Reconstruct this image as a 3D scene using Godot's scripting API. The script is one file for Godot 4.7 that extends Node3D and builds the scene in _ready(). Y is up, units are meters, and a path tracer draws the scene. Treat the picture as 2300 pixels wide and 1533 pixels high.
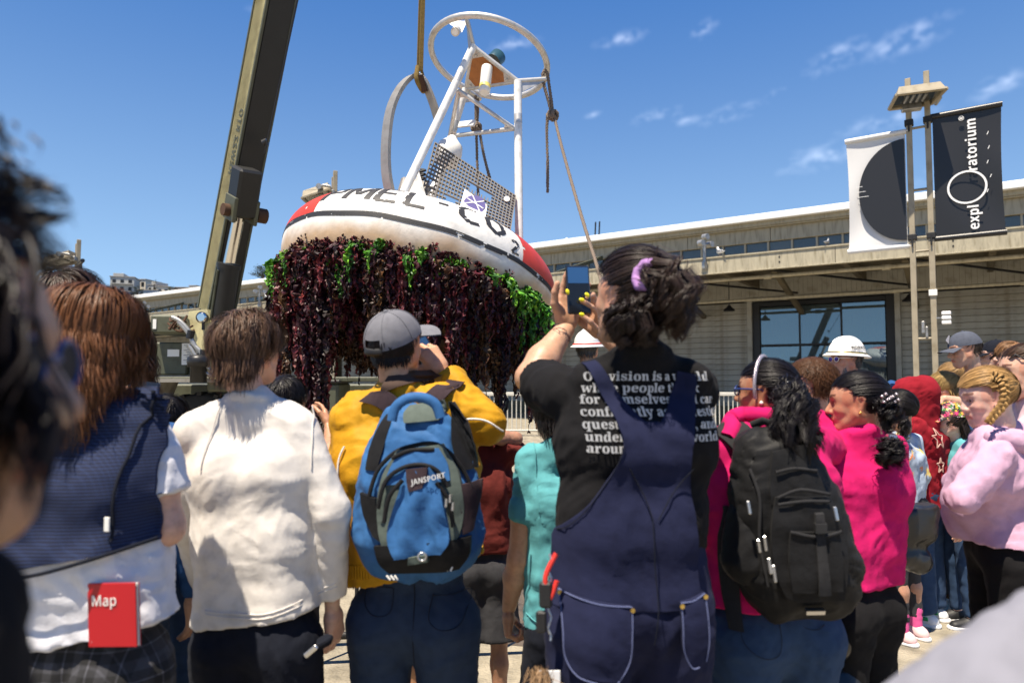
extends Node3D
# A crowd of museum visitors watches a crane hold a seaweed-covered research buoy over a pier plaza.
const EYE := Vector3(0, 1.55, 0)
const F := 1533.0
const PITCH := 0.0515
var used := {}
var M := {}
var rng := RandomNumberGenerator.new()
var nz := FastNoiseLite.new()
var nf := FastNoiseLite.new()
var hand_cache := {}
var head_cache := {}
const Z3 := Vector3.ZERO

# ---------- placing: a pixel of the photograph and a distance ahead -> a point of the place
func P(px: float, py: float, d: float) -> Vector3:
	var x := (px - 1150.0) / F
	var y := (766.5 - py) / F
	var c := cos(PITCH)
	var s := sin(PITCH)
	var wz := c - y * s
	return EYE + Vector3(x, y * c + s, -wz) * (d / wz)

func G(px: float, py: float) -> Vector3:
	var a := P(px, py, 1.0) - EYE
	return EYE + a * (-EYE.y / a.y)

# ---------- naming and tagging
func numbered(n: String) -> String:
	if not used.has(n):
		used[n] = 0
		return n
	used[n] += 1
	return "%s_%03d" % [n, used[n]]

func tag(o: Node, label: String, category: String, group := "", kind := ""):
	if label: o.set_meta("label", label)
	if category: o.set_meta("category", category)
	if group: o.set_meta("group", group)
	if kind: o.set_meta("kind", kind)
	return o

func thing(n: String, label: String, category: String, at := Z3, turn := 0.0, group := "") -> Node3D:
	var o := Node3D.new()
	o.name = numbered(n)
	o.position = at
	o.rotation.y = turn
	add_child(o)
	return tag(o, label, category, group)

func put(n: String, mesh: Mesh, mat: Material, parent: Node = null) -> MeshInstance3D:
	var o := MeshInstance3D.new()
	o.mesh = mesh
	if mat: o.material_override = mat
	if parent == null:
		o.name = numbered(n)
		add_child(o)
	else:
		o.name = n
		parent.add_child(o, true)
	return o

func struct(n: String, mesh: Mesh, mat: Material) -> MeshInstance3D:
	var o := put(n, mesh, mat)
	o.set_meta("kind", "structure")
	return o

# ---------- shape builders on a SurfaceTool
func st() -> SurfaceTool:
	var s := SurfaceTool.new()
	s.begin(Mesh.PRIMITIVE_TRIANGLES)
	s.set_smooth_group(-1)
	return s

func done(s: SurfaceTool) -> ArrayMesh:
	s.generate_normals()
	return s.commit()

func tri(s: SurfaceTool, a: Vector3, b: Vector3, c: Vector3):
	s.add_vertex(a); s.add_vertex(b); s.add_vertex(c)

func quad(s: SurfaceTool, a: Vector3, b: Vector3, c: Vector3, d: Vector3):
	s.add_vertex(a); s.add_vertex(b); s.add_vertex(c); s.add_vertex(a); s.add_vertex(c); s.add_vertex(d)

# box with chamfered edges, axes given by a transform
func box(s: SurfaceTool, t: Transform3D, size: Vector3, ch := 0.0):
	var h := size / 2.0
	if ch <= 0.0:
		for ax in 3:
			for sg in [-1.0, 1.0]:
				var n := Z3; n[ax] = sg
				var u := Z3; u[(ax + 1) % 3] = 1.0
				var v := Z3; v[(ax + 2) % 3] = sg
				quad(s, t * ((n - u - v) * h), t * ((n - u + v) * h), t * ((n + u + v) * h), t * ((n + u - v) * h))
		return
	ch = minf(ch, minf(h.x, minf(h.y, h.z)) * 0.9)
	var k := Vector3(ch, ch, ch)
	for ax in 3:
		for sg in [-1.0, 1.0]:
			var n := Z3; n[ax] = sg * h[ax]
			var b1 := (ax + 1) % 3
			var b2 := (ax + 2) % 3
			var u := Z3; u[b1] = h[b1] - ch
			var v := Z3; v[b2] = (h[b2] - ch) * sg
			quad(s, t * (n - u - v), t * (n - u + v), t * (n + u + v), t * (n + u - v))
	for ax in 3:
		var b1 := (ax + 1) % 3
		var b2 := (ax + 2) % 3
		var u := Z3; u[ax] = h[ax] - ch
		for s1 in [-1.0, 1.0]:
			for s2 in [-1.0, 1.0]:
				var p := Z3; p[b1] = s1 * h[b1]; p[b2] = s2 * (h[b2] - ch)
				var q := Z3; q[b1] = s1 * (h[b1] - ch); q[b2] = s2 * h[b2]
				if s1 * s2 > 0.0: quad(s, t * (p - u), t * (q - u), t * (q + u), t * (p + u))
				else: quad(s, t * (q - u), t * (p - u), t * (p + u), t * (q + u))
	for sx in [-1.0, 1.0]:
		for sy in [-1.0, 1.0]:
			for sz in [-1.0, 1.0]:
				var c := Vector3(sx, sy, sz)
				var a := t * (c * Vector3(h.x, h.y - ch, h.z - ch))
				var b := t * (c * Vector3(h.x - ch, h.y, h.z - ch))
				var d := t * (c * Vector3(h.x - ch, h.y - ch, h.z))
				if sx * sy * sz > 0.0: tri(s, a, d, b)
				else: tri(s, a, b, d)

func bx(s: SurfaceTool, c: Vector3, size: Vector3, ch := 0.0):
	box(s, Transform3D(Basis(), c), size, ch)

func boxmesh(size: Vector3, ch := 0.0) -> ArrayMesh:
	var s := st()
	s.set_smooth_group(-1)
	bx(s, Z3, size, ch)
	return done(s)

# a frame whose -Z... here Y runs from a to b
func along(a: Vector3, b: Vector3, side := Vector3(0, 0, 1)) -> Transform3D:
	var y := (b - a).normalized()
	if absf(y.dot(side.normalized())) > 0.98: side = Vector3(1, 0, 0)
	var x := y.cross(side).normalized()
	var z := x.cross(y).normalized()
	return Transform3D(Basis(x, y, z), (a + b) / 2.0)

func beam(s: SurfaceTool, a: Vector3, b: Vector3, w: float, d: float, side := Vector3(0, 0, 1), ch := 0.0):
	box(s, along(a, b, side), Vector3(w, a.distance_to(b), d), ch)

# smooth tube through points, radius per point (float or array); flat = width factor along the second axis
func tube(s: SurfaceTool, pts: Array, r, seg := 10, caps := true, flat := 1.0, side := Vector3(0, 0, 1)):
	s.set_smooth_group(1)
	var n := pts.size()
	var rings := []
	var ref: Vector3 = side
	for i in n:
		var p: Vector3 = pts[i]
		var t: Vector3 = (pts[mini(i + 1, n - 1)] - pts[maxi(i - 1, 0)]).normalized()
		if absf(t.dot(ref)) > 0.97: ref = Vector3(1, 0, 0) if absf(t.x) < 0.8 else Vector3(0, 1, 0)
		var x := t.cross(ref).normalized()
		var y := x.cross(t).normalized()
		ref = y
		var rr: float = r[i] if r is Array else r
		var ring := PackedVector3Array()
		for k in seg:
			var a := TAU * k / seg
			ring.append(p + x * cos(a) * rr + y * sin(a) * rr * flat)
		rings.append(ring)
	for i in n - 1:
		for k in seg:
			var k2 := (k + 1) % seg
			quad(s, rings[i][k], rings[i][k2], rings[i + 1][k2], rings[i + 1][k])
	if caps:
		s.set_smooth_group(-1)
		for k in seg:
			var k2 := (k + 1) % seg
			tri(s, pts[0], rings[0][k2], rings[0][k])
			tri(s, pts[n - 1], rings[n - 1][k], rings[n - 1][k2])
	s.set_smooth_group(-1)

# lathe round Y: profile of Vector2(r, y), bottom to top
func lathe(s: SurfaceTool, prof: Array, seg := 24, t := Transform3D()):
	s.set_smooth_group(1)
	for i in prof.size() - 1:
		var p: Vector2 = prof[i]
		var q: Vector2 = prof[i + 1]
		for k in seg:
			var a := TAU * k / seg
			var b := TAU * (k + 1) / seg
			var p0 := t * Vector3(p.x * cos(a), p.y, p.x * sin(a))
			var p1 := t * Vector3(p.x * cos(b), p.y, p.x * sin(b))
			var q0 := t * Vector3(q.x * cos(a), q.y, q.x * sin(a))
			var q1 := t * Vector3(q.x * cos(b), q.y, q.x * sin(b))
			if p.x > 1e-5 and q.x > 1e-5: quad(s, p0, p1, q1, q0)
			elif p.x > 1e-5: tri(s, p0, p1, q0)
			else: tri(s, p0, q1, q0)
	s.set_smooth_group(-1)

# a flat outline (in the XY of a transform) pushed to a thickness
func slab(s: SurfaceTool, outline: Array, th: float, t := Transform3D()):
	var pk := PackedVector2Array(outline)
	if Geometry2D.is_polygon_clockwise(pk): pk.reverse()
	var idx := Geometry2D.triangulate_polygon(pk)
	s.set_smooth_group(-1)
	for i in range(0, idx.size(), 3):
		var a := pk[idx[i]]; var b := pk[idx[i + 1]]; var c := pk[idx[i + 2]]
		if (b - a).cross(c - a) < 0.0:
			var w := b; b = c; c = w
		tri(s, t * Vector3(a.x, a.y, th / 2), t * Vector3(c.x, c.y, th / 2), t * Vector3(b.x, b.y, th / 2))
		tri(s, t * Vector3(a.x, a.y, -th / 2), t * Vector3(b.x, b.y, -th / 2), t * Vector3(c.x, c.y, -th / 2))
	for i in pk.size():
		var a := pk[i]; var b := pk[(i + 1) % pk.size()]
		quad(s, t * Vector3(a.x, a.y, th / 2), t * Vector3(b.x, b.y, th / 2), t * Vector3(b.x, b.y, -th / 2), t * Vector3(a.x, a.y, -th / 2))

func catmull(pts: Array, per := 6) -> Array:
	var o := []
	var n := pts.size()
	for i in n - 1:
		var a = pts[maxi(i - 1, 0)]; var b = pts[i]; var c = pts[i + 1]; var d = pts[mini(i + 2, n - 1)]
		for k in per:
			var t := float(k) / per
			o.append(0.5 * ((2.0 * b) + (c - a) * t + (2.0 * a - 5.0 * b + 4.0 * c - d) * t * t + (3.0 * b - a - 3.0 * c + d) * t * t * t))
	o.append(pts[n - 1])
	return o

# ---------- materials and computed textures
func lin(r: float, g: float, b: float) -> Color:
	return Color(r, g, b).linear_to_srgb()

func noise_tex(freq: float, oct: int, as_normal := false, bump := 6.0, size := 512, ramp: Gradient = null, kind := FastNoiseLite.TYPE_SIMPLEX_SMOOTH, fractal := FastNoiseLite.FRACTAL_FBM) -> NoiseTexture2D:
	var n := FastNoiseLite.new()
	n.noise_type = kind
	n.frequency = freq
	n.fractal_type = fractal
	n.fractal_octaves = oct
	n.seed = 7 + int(freq * 1000)
	var t := NoiseTexture2D.new()
	t.width = size; t.height = size
	t.seamless = true
	t.noise = n
	t.as_normal_map = as_normal
	t.bump_strength = bump
	if ramp: t.color_ramp = ramp
	return t

func ramp(stops: Array) -> Gradient:
	var g := Gradient.new()
	var o := PackedFloat32Array(); var c := PackedColorArray()
	for s in stops:
		o.append(s[0]); c.append(s[1])
	g.offsets = o; g.colors = c
	return g

func grey(a: float) -> Color: return Color(a, a, a)

# linear base colour; tex: mottling texture; nrm: normal texture
func mat(c: Color, rough := 0.8, metal := 0.0, tex: Texture2D = null, nrm: Texture2D = null, scale := 1.0, nscale := 1.0) -> StandardMaterial3D:
	var m := StandardMaterial3D.new()
	m.albedo_color = c.linear_to_srgb()
	m.roughness = rough
	m.metallic = metal
	m.vertex_color_use_as_albedo = true
	if tex: m.albedo_texture = tex
	if nrm:
		m.normal_enabled = true
		m.normal_texture = nrm
		m.normal_scale = nscale
	if tex or nrm:
		m.uv1_triplanar = true
		m.uv1_scale = Vector3(scale, scale, scale)
	return m

func cloth(c: Color, fold := 0.6, scale := 3.0, rough := 0.92) -> StandardMaterial3D:
	var m := mat(c, rough, 0.0, M.mottle, M.wrinkle, scale, fold * 0.3)
	m.rim_enabled = true
	m.rim = 0.08
	m.metallic_specular = 0.25
	return m

func make_materials():
	M.mottle = noise_tex(0.012, 4, false, 1, 512, ramp([[0.0, grey(0.86)], [0.5, grey(0.96)], [1.0, grey(1.0)]]))
	M.dirt = noise_tex(0.008, 5, false, 1, 512, ramp([[0.0, Color(0.82, 0.8, 0.76)], [0.35, grey(0.94)], [0.6, grey(0.98)], [1.0, grey(1.0)]]))
	M.streak = noise_tex(0.02, 5, false, 1, 512, ramp([[0.0, Color(0.76, 0.74, 0.69)], [0.3, grey(0.9)], [0.55, grey(0.97)], [1.0, grey(1.0)]]))
	M.wrinkle = noise_tex(0.008, 4, true, 9.0, 512, null, FastNoiseLite.TYPE_SIMPLEX_SMOOTH, FastNoiseLite.FRACTAL_RIDGED)
	M.bumps = noise_tex(0.05, 4, true, 5.0)
	M.grit = noise_tex(0.25, 3, true, 3.0)
	M.concrete_t = noise_tex(0.01, 6, false, 1, 1024, ramp([[0.0, grey(0.68)], [0.35, grey(0.86)], [0.5, grey(0.93)], [0.75, grey(1.0)], [1.0, grey(0.9)]]))
	M.concrete = mat(Color(0.33, 0.29, 0.215), 0.88, 0, M.concrete_t, M.grit, 0.35, 0.6)
	M.concrete_wet = mat(Color(0.13, 0.10, 0.07), 0.25, 0, M.concrete_t, M.grit, 0.6, 0.3)
	M.joint = mat(Color(0.09, 0.08, 0.065), 0.95)
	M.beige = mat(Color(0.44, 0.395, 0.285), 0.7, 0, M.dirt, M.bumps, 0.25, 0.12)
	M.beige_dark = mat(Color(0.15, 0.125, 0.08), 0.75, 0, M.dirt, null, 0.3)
	M.beige.albedo_texture = M.streak
	M.beige.uv1_scale = Vector3(0.7, 0.09, 0.7)
	M.siding = []
	for k in 4:
		var f := 0.92 + 0.05 * k
		M.siding.append(mat(Color(0.4 * f, 0.39 * f, 0.345 * f), 0.8, 0, M.dirt, M.bumps, 0.5, 0.15))
	M.roof = mat(Color(0.82, 0.82, 0.8), 0.7)
	M.winframe = mat(Color(0.012, 0.012, 0.013), 0.45)
	var g := StandardMaterial3D.new()
	g.albedo_color = Color(0.25, 0.32, 0.36, 0.22)
	g.transparency = BaseMaterial3D.TRANSPARENCY_ALPHA
	g.roughness = 0.03
	g.metallic_specular = 1.0
	M.glass = g
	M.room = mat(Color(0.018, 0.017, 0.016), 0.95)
	M.curtain = mat(Color(0.1, 0.09, 0.075), 0.95)
	M.galv = mat(Color(0.42, 0.42, 0.41), 0.45, 0.7, M.dirt, M.grit, 2.0, 0.2)
	M.dark_metal = mat(Color(0.03, 0.03, 0.032), 0.4, 0.5)
	M.black = mat(Color(0.012, 0.012, 0.013), 0.6)
	M.rubber = mat(Color(0.02, 0.02, 0.02), 0.85, 0, null, M.bumps, 4, 0.4)
	M.pole = mat(Color(0.36, 0.31, 0.22), 0.6, 0, M.dirt, null, 1.0)
	M.white_paint = mat(Color(0.8, 0.8, 0.78), 0.4, 0, M.dirt, M.bumps, 2.0, 0.08)
	M.alu = mat(Color(0.62, 0.61, 0.585), 0.42, 0.45, M.dirt, M.bumps, 3.0, 0.1)
	M.steel = mat(Color(0.4, 0.38, 0.34), 0.5, 0.6, M.dirt, M.bumps, 2.5, 0.15)
	M.green = mat(Color(0.085, 0.09, 0.055), 0.55, 0, M.dirt, M.bumps, 1.5, 0.12)
	M.green_sun_tint = mat(Color(0.66, 0.6, 0.33), 0.55, 0, M.dirt, M.bumps, 1.0, 0.1)  # olive crane paint with sunlight put into its colour
	M.green_shade_tint = mat(Color(0.011, 0.011, 0.0095), 0.5, 0, M.dirt, M.bumps, 1.0, 0.1)  # the same olive with shade put into its colour; other dark parts share it
	M.rope = mat(Color(0.2, 0.155, 0.12), 0.95, 0, M.dirt, M.grit, 12, 0.6)
	M.paper = mat(Color(0.78, 0.77, 0.73), 0.7)
	M.print = mat(Color(0.05, 0.05, 0.05), 0.7)
	M.white = mat(Color(0.8, 0.8, 0.8), 0.6)
	M.wood = mat(Color(0.42, 0.24, 0.11), 0.7, 0, M.dirt, M.bumps, 1.5, 0.3)
	M.chrome = mat(Color(0.75, 0.73, 0.68), 0.12, 1.0)
	M.rust = mat(Color(0.09, 0.045, 0.025), 0.9, 0.2, M.dirt, M.grit, 8, 0.8)
	M.jean = cloth(Color(0.035, 0.065, 0.13), 0.8, 3.0)

# ---------- one continuous skin over a skeleton: distance field of tapered bones, meshed as surface nets
# bone: [a, b, ra, rb, flat_dir, flat, k, cap]  (k < 0 carves, cap: cut square at b)
func bn(a: Vector3, b: Vector3, ra: float, rb: float, k := 0.03, fd := Z3, fl := 1.0, cap := false) -> Array:
	return [a, b, ra, rb, fd, fl, k, cap]

func field(bones: Array, cell: float, cuts: Array = []) -> Dictionary:
	var lo := Vector3(1e9, 1e9, 1e9)
	var hi := -lo
	for b in bones:
		if b[6] < 0.0: continue
		var r: float = maxf(b[2], b[3]) + 0.002
		var rv := Vector3(r, r, r)
		lo = lo.min(b[0] - rv).min(b[1] - rv)
		hi = hi.max(b[0] + rv).max(b[1] + rv)
	var pad := Vector3(1, 1, 1) * cell * 3.0
	lo -= pad; hi += pad
	var nx := int((hi.x - lo.x) / cell) + 2
	var ny := int((hi.y - lo.y) / cell) + 2
	var nzz := int((hi.z - lo.z) / cell) + 2
	var v := PackedFloat32Array()
	v.resize(nx * ny * nzz)
	v.fill(1.0)
	var sx := 1; var sy := nx; var sz := nx * ny
	for b in bones:
		var a: Vector3 = b[0]
		var e: Vector3 = b[1] - b[0]
		var ra: float = b[2]
		var dr: float = b[3] - b[2]
		var fd: Vector3 = b[4]
		var fl: float = b[5]
		var fk: float = 1.0 / (fl * fl) - 1.0
		var isflat: bool = fl != 1.0
		var k: float = absf(b[6]) + 1e-5
		var carve: bool = b[6] < 0.0
		var cap: bool = b[7]
		var L := e.length()
		var inv := 1.0 / maxf(L * L, 1e-9)
		var mg: float = k + cell * 2.5
		var r: float = maxf(b[2], b[3]) + mg
		var rv := Vector3(r, r, r)
		var l := ((a.min(b[1]) - rv - lo) / cell).floor()
		var h := ((a.max(b[1]) + rv - lo) / cell).ceil()
		var x0 := maxi(int(l.x), 0); var x1 := mini(int(h.x), nx - 1)
		var y0 := maxi(int(l.y), 0); var y1 := mini(int(h.y), ny - 1)
		var z0 := maxi(int(l.z), 0); var z1 := mini(int(h.z), nzz - 1)
		var ik := 0.25 / k
		for iz in range(z0, z1 + 1):
			for iy in range(y0, y1 + 1):
				var q := Vector3(lo.x + x0 * cell, lo.y + iy * cell, lo.z + iz * cell) - a
				var id := x0 + iy * sy + iz * sz
				for ix in range(x0, x1 + 1):
					var tr := q.dot(e) * inv
					var t := clampf(tr, 0.0, 1.0)
					var w := q - e * t
					var l2 := w.length_squared()
					if isflat:
						var c := w.dot(fd)
						l2 += c * c * fk
					var d := sqrt(l2) - ra - dr * t
					if cap: d = maxf(d, (tr - 1.0) * L)
					if d < mg:
						var o := v[id]
						if carve:
							var m := -d
							var hh := maxf(k - absf(o - m), 0.0)
							v[id] = maxf(o, m) + hh * hh * ik
						elif o >= 1.0: v[id] = d
						else:
							var hh := maxf(k - absf(o - d), 0.0)
							v[id] = minf(o, d) - hh * hh * ik
					q.x += cell
					id += 1
	for c in cuts:   # [point, outward normal]: what lies beyond is cut off
		var pn: Vector3 = c[1]
		var pd: float = pn.dot(c[0] - lo)
		for id in v.size():
			if v[id] < 0.3:
				var p := Vector3(id % nx, (id / nx) % ny, id / sz) * cell
				v[id] = maxf(v[id], pn.dot(p) - pd)
	# surface nets
	var at := PackedInt32Array()
	at.resize(v.size())
	at.fill(-1)
	var verts := PackedVector3Array()
	var cells := PackedInt32Array()
	var band := cell * 3.5
	var off := PackedInt32Array([0, 1, sy, sy + 1, sz, sz + 1, sz + sy, sz + sy + 1])
	var ex := PackedInt32Array([0, 1, 2, 3, 4, 5, 6, 7, 0, 2, 1, 3, 4, 6, 5, 7, 0, 4, 1, 5, 2, 6, 3, 7])
	var top := v.size() - off[7] - 1
	for id in range(0, top):
		var f := v[id]
		if f > band or f < -band: continue
		var neg := 0
		for k in 8:
			if v[id + off[k]] < 0.0: neg += 1
		if neg == 0 or neg == 8: continue
		var s := Vector3.ZERO
		var n := 0
		for k in 12:
			var c0 := ex[k * 2]; var c1 := ex[k * 2 + 1]
			var f0 := v[id + off[c0]]; var f1 := v[id + off[c1]]
			if (f0 < 0.0) != (f1 < 0.0):
				var t := f0 / (f0 - f1)
				s += Vector3(c0 & 1, (c0 >> 1) & 1, c0 >> 2).lerp(Vector3(c1 & 1, (c1 >> 1) & 1, c1 >> 2), t)
				n += 1
		at[id] = verts.size()
		cells.append(id)
		verts.append(lo + (Vector3(id % nx, (id / nx) % ny, id / sz) + s / n) * cell)
	var idx := PackedInt32Array()
	for id in cells:
		var f0 := v[id] < 0.0
		for ax in 3:
			var d: int = [sx, sy, sz][ax]
			var f1 := v[id + d] < 0.0
			if f0 == f1: continue
			var u: int = [sy, sz, sx][ax]
			var w: int = [sz, sx, sy][ax]
			if id - u - w < 0: continue
			var a := at[id]; var b := at[id - u]; var c := at[id - u - w]; var e := at[id - w]
			if a < 0 or b < 0 or c < 0 or e < 0: continue
			if f0: idx.append_array(PackedInt32Array([a, c, b, a, e, c]))
			else: idx.append_array(PackedInt32Array([a, b, c, a, c, e]))
	return {"v": verts, "i": idx}

func normals_of(v: PackedVector3Array, i: PackedInt32Array) -> PackedVector3Array:
	var n := PackedVector3Array()
	n.resize(v.size())
	for k in range(0, i.size(), 3):
		var a := i[k]; var b := i[k + 1]; var c := i[k + 2]
		var m := (v[c] - v[a]).cross(v[b] - v[a])
		n[a] += m; n[b] += m; n[c] += m
	for k in n.size(): n[k] = n[k].normalized()
	return n

# cloth folds: how far the cloth stands out at a point
func fold(p: Vector3, amp: float, sd: float) -> float:
	var w := nf.get_noise_3d(p.x * 3.0 + sd, p.y * 3.0, p.z * 3.0)
	var a := nf.get_noise_3d(p.x * 10.0 + p.y * 2.5 + w, p.y * 1.7 + sd, p.z * 9.0)
	var b := nf.get_noise_3d(p.x * 5.0 - p.y * 7.5 + w * 1.5, p.y * 2.6 + p.x * 4.0 - sd, p.z * 6.0)
	var c := nf.get_noise_3d(p.x * 9.0 + p.y * 14.0 + w * 2.0, p.y * 4.0 - p.x * 6.0 + sd, p.z * 11.0)
	var e := nf.get_noise_3d(p.x * 16.0 - p.y * 13.0 + w * 2.0, p.y * 7.0 + p.x * 9.0 + sd, p.z * 15.0)
	return amp * (0.8 * a + 0.7 * b + 0.9 * (0.22 - absf(c)) + 0.8 * (0.2 - absf(e)) * clampf(0.5 + w * 1.5, 0.1, 1.0))

func mesh_of(f: Dictionary, amp := 0.0, sd := 0.0, paint = null) -> ArrayMesh:
	var v: PackedVector3Array = f.v
	var i: PackedInt32Array = f.i
	var n := normals_of(v, i)
	if amp > 0.0:
		for k in v.size(): v[k] += n[k] * fold(v[k], amp, sd)
		n = normals_of(v, i)
	var a := []
	a.resize(Mesh.ARRAY_MAX)
	a[Mesh.ARRAY_VERTEX] = v
	a[Mesh.ARRAY_NORMAL] = n
	a[Mesh.ARRAY_INDEX] = i
	if f.has("c"): a[Mesh.ARRAY_COLOR] = f.c
	elif paint != null:
		var c := PackedColorArray()
		c.resize(v.size())
		for k in v.size(): c[k] = paint.call(v[k], n[k])
		a[Mesh.ARRAY_COLOR] = c
	var m := ArrayMesh.new()
	m.add_surface_from_arrays(Mesh.PRIMITIVE_TRIANGLES, a)
	return m

# joins fields (each may carry colours) into one surface
func join(into: Dictionary, f: Dictionary, t := Transform3D(), flip := false):
	var base: int = into.v.size()
	var v: PackedVector3Array = f.v
	into.v.append_array(t * v)
	var i: PackedInt32Array = f.i.duplicate()
	for k in i.size(): i[k] += base
	if flip:
		for k in range(0, i.size(), 3):
			var w := i[k]; i[k] = i[k + 1]; i[k + 1] = w
	into.i.append_array(i)
	var c: PackedColorArray
	if f.has("c"): c = f.c
	else:
		c.resize(v.size())
		c.fill(Color.WHITE)
	if not into.has("c"):
		into.c = PackedColorArray()
		into.c.resize(base)
		into.c.fill(Color.WHITE)
	into.c.append_array(c)

# ---------- the ground
func make_ground():
	var s := st()
	bx(s, Vector3(0, -0.2, -150), Vector3(900, 0.39, 900))
	var g := struct("ground", done(s), M.joint)
	rng.seed = 11
	var slab_m := []
	for k in 4:
		var f := 0.94 + 0.04 * k
		var m: StandardMaterial3D = M.concrete.duplicate()
		m.albedo_color = Color(0.33 * f, 0.29 * f, 0.215 * f).linear_to_srgb()
		m.uv1_world_triplanar = true
		slab_m.append(m)
	var sm := boxmesh(Vector3(1.985, 0.08, 1.985), 0.006)
	for i in range(-8, 8):
		for j in range(-1, 10):
			var o := put("paving_slab", sm, slab_m[rng.randi() % 4], g)
			o.position = Vector3(i * 2.0 + 0.4, -0.036 + rng.randf() * 0.002, -j * 2.0 - 0.3)
	s = st()
	bx(s, Vector3(-60, -0.04, -150), Vector3(87.4, 0.08, 800)); bx(s, Vector3(60, -0.04, -150), Vector3(90.4, 0.08, 800))
	bx(s, Vector3(-0.6, -0.04, -210), Vector3(31.9, 0.08, 381)); bx(s, Vector3(-0.6, -0.04, 30), Vector3(31.9, 0.08, 55))
	var far := put("outer_paving", done(s), slab_m[1], g)
	# water that drips from the buoy
	rng.seed = 5
	s = st()
	for k in 90:
		var big := k < 7
		var c := Vector3(rng.randfn(-0.5, 1.3), 0.007 + k * 0.00004, rng.randfn(-5.9, 0.9))
		var r := rng.randf_range(0.35, 0.9) if big else rng.randf_range(0.03, 0.13)
		var n := 22
		for q in n:
			var a0 := TAU * q / n; var a1 := TAU * (q + 1) / n
			var r0 := r * (1.0 + 0.5 * nz.get_noise_2d(cos(a0) * 3 + k * 9, sin(a0) * 3)); var r1 := r * (1.0 + 0.5 * nz.get_noise_2d(cos(a1) * 3 + k * 9, sin(a1) * 3))
			tri(s, c, c + Vector3(cos(a1) * r1, 0, sin(a1) * r1 * 0.7), c + Vector3(cos(a0) * r0, 0, sin(a0) * r0 * 0.7))
	var w := put("wet_patches", done(s), M.concrete_wet, g)
	w.set_meta("kind", "stuff")

# ---------- the long pier shed
const WALL := 25.0
const CAN := 19.5
func shed_x(px: float, z: float) -> float:
	var dx := (px - 1150.0) / F
	return z / (dx * 0.5635 + 0.826) * (dx * 0.826 - 0.5635)

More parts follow.
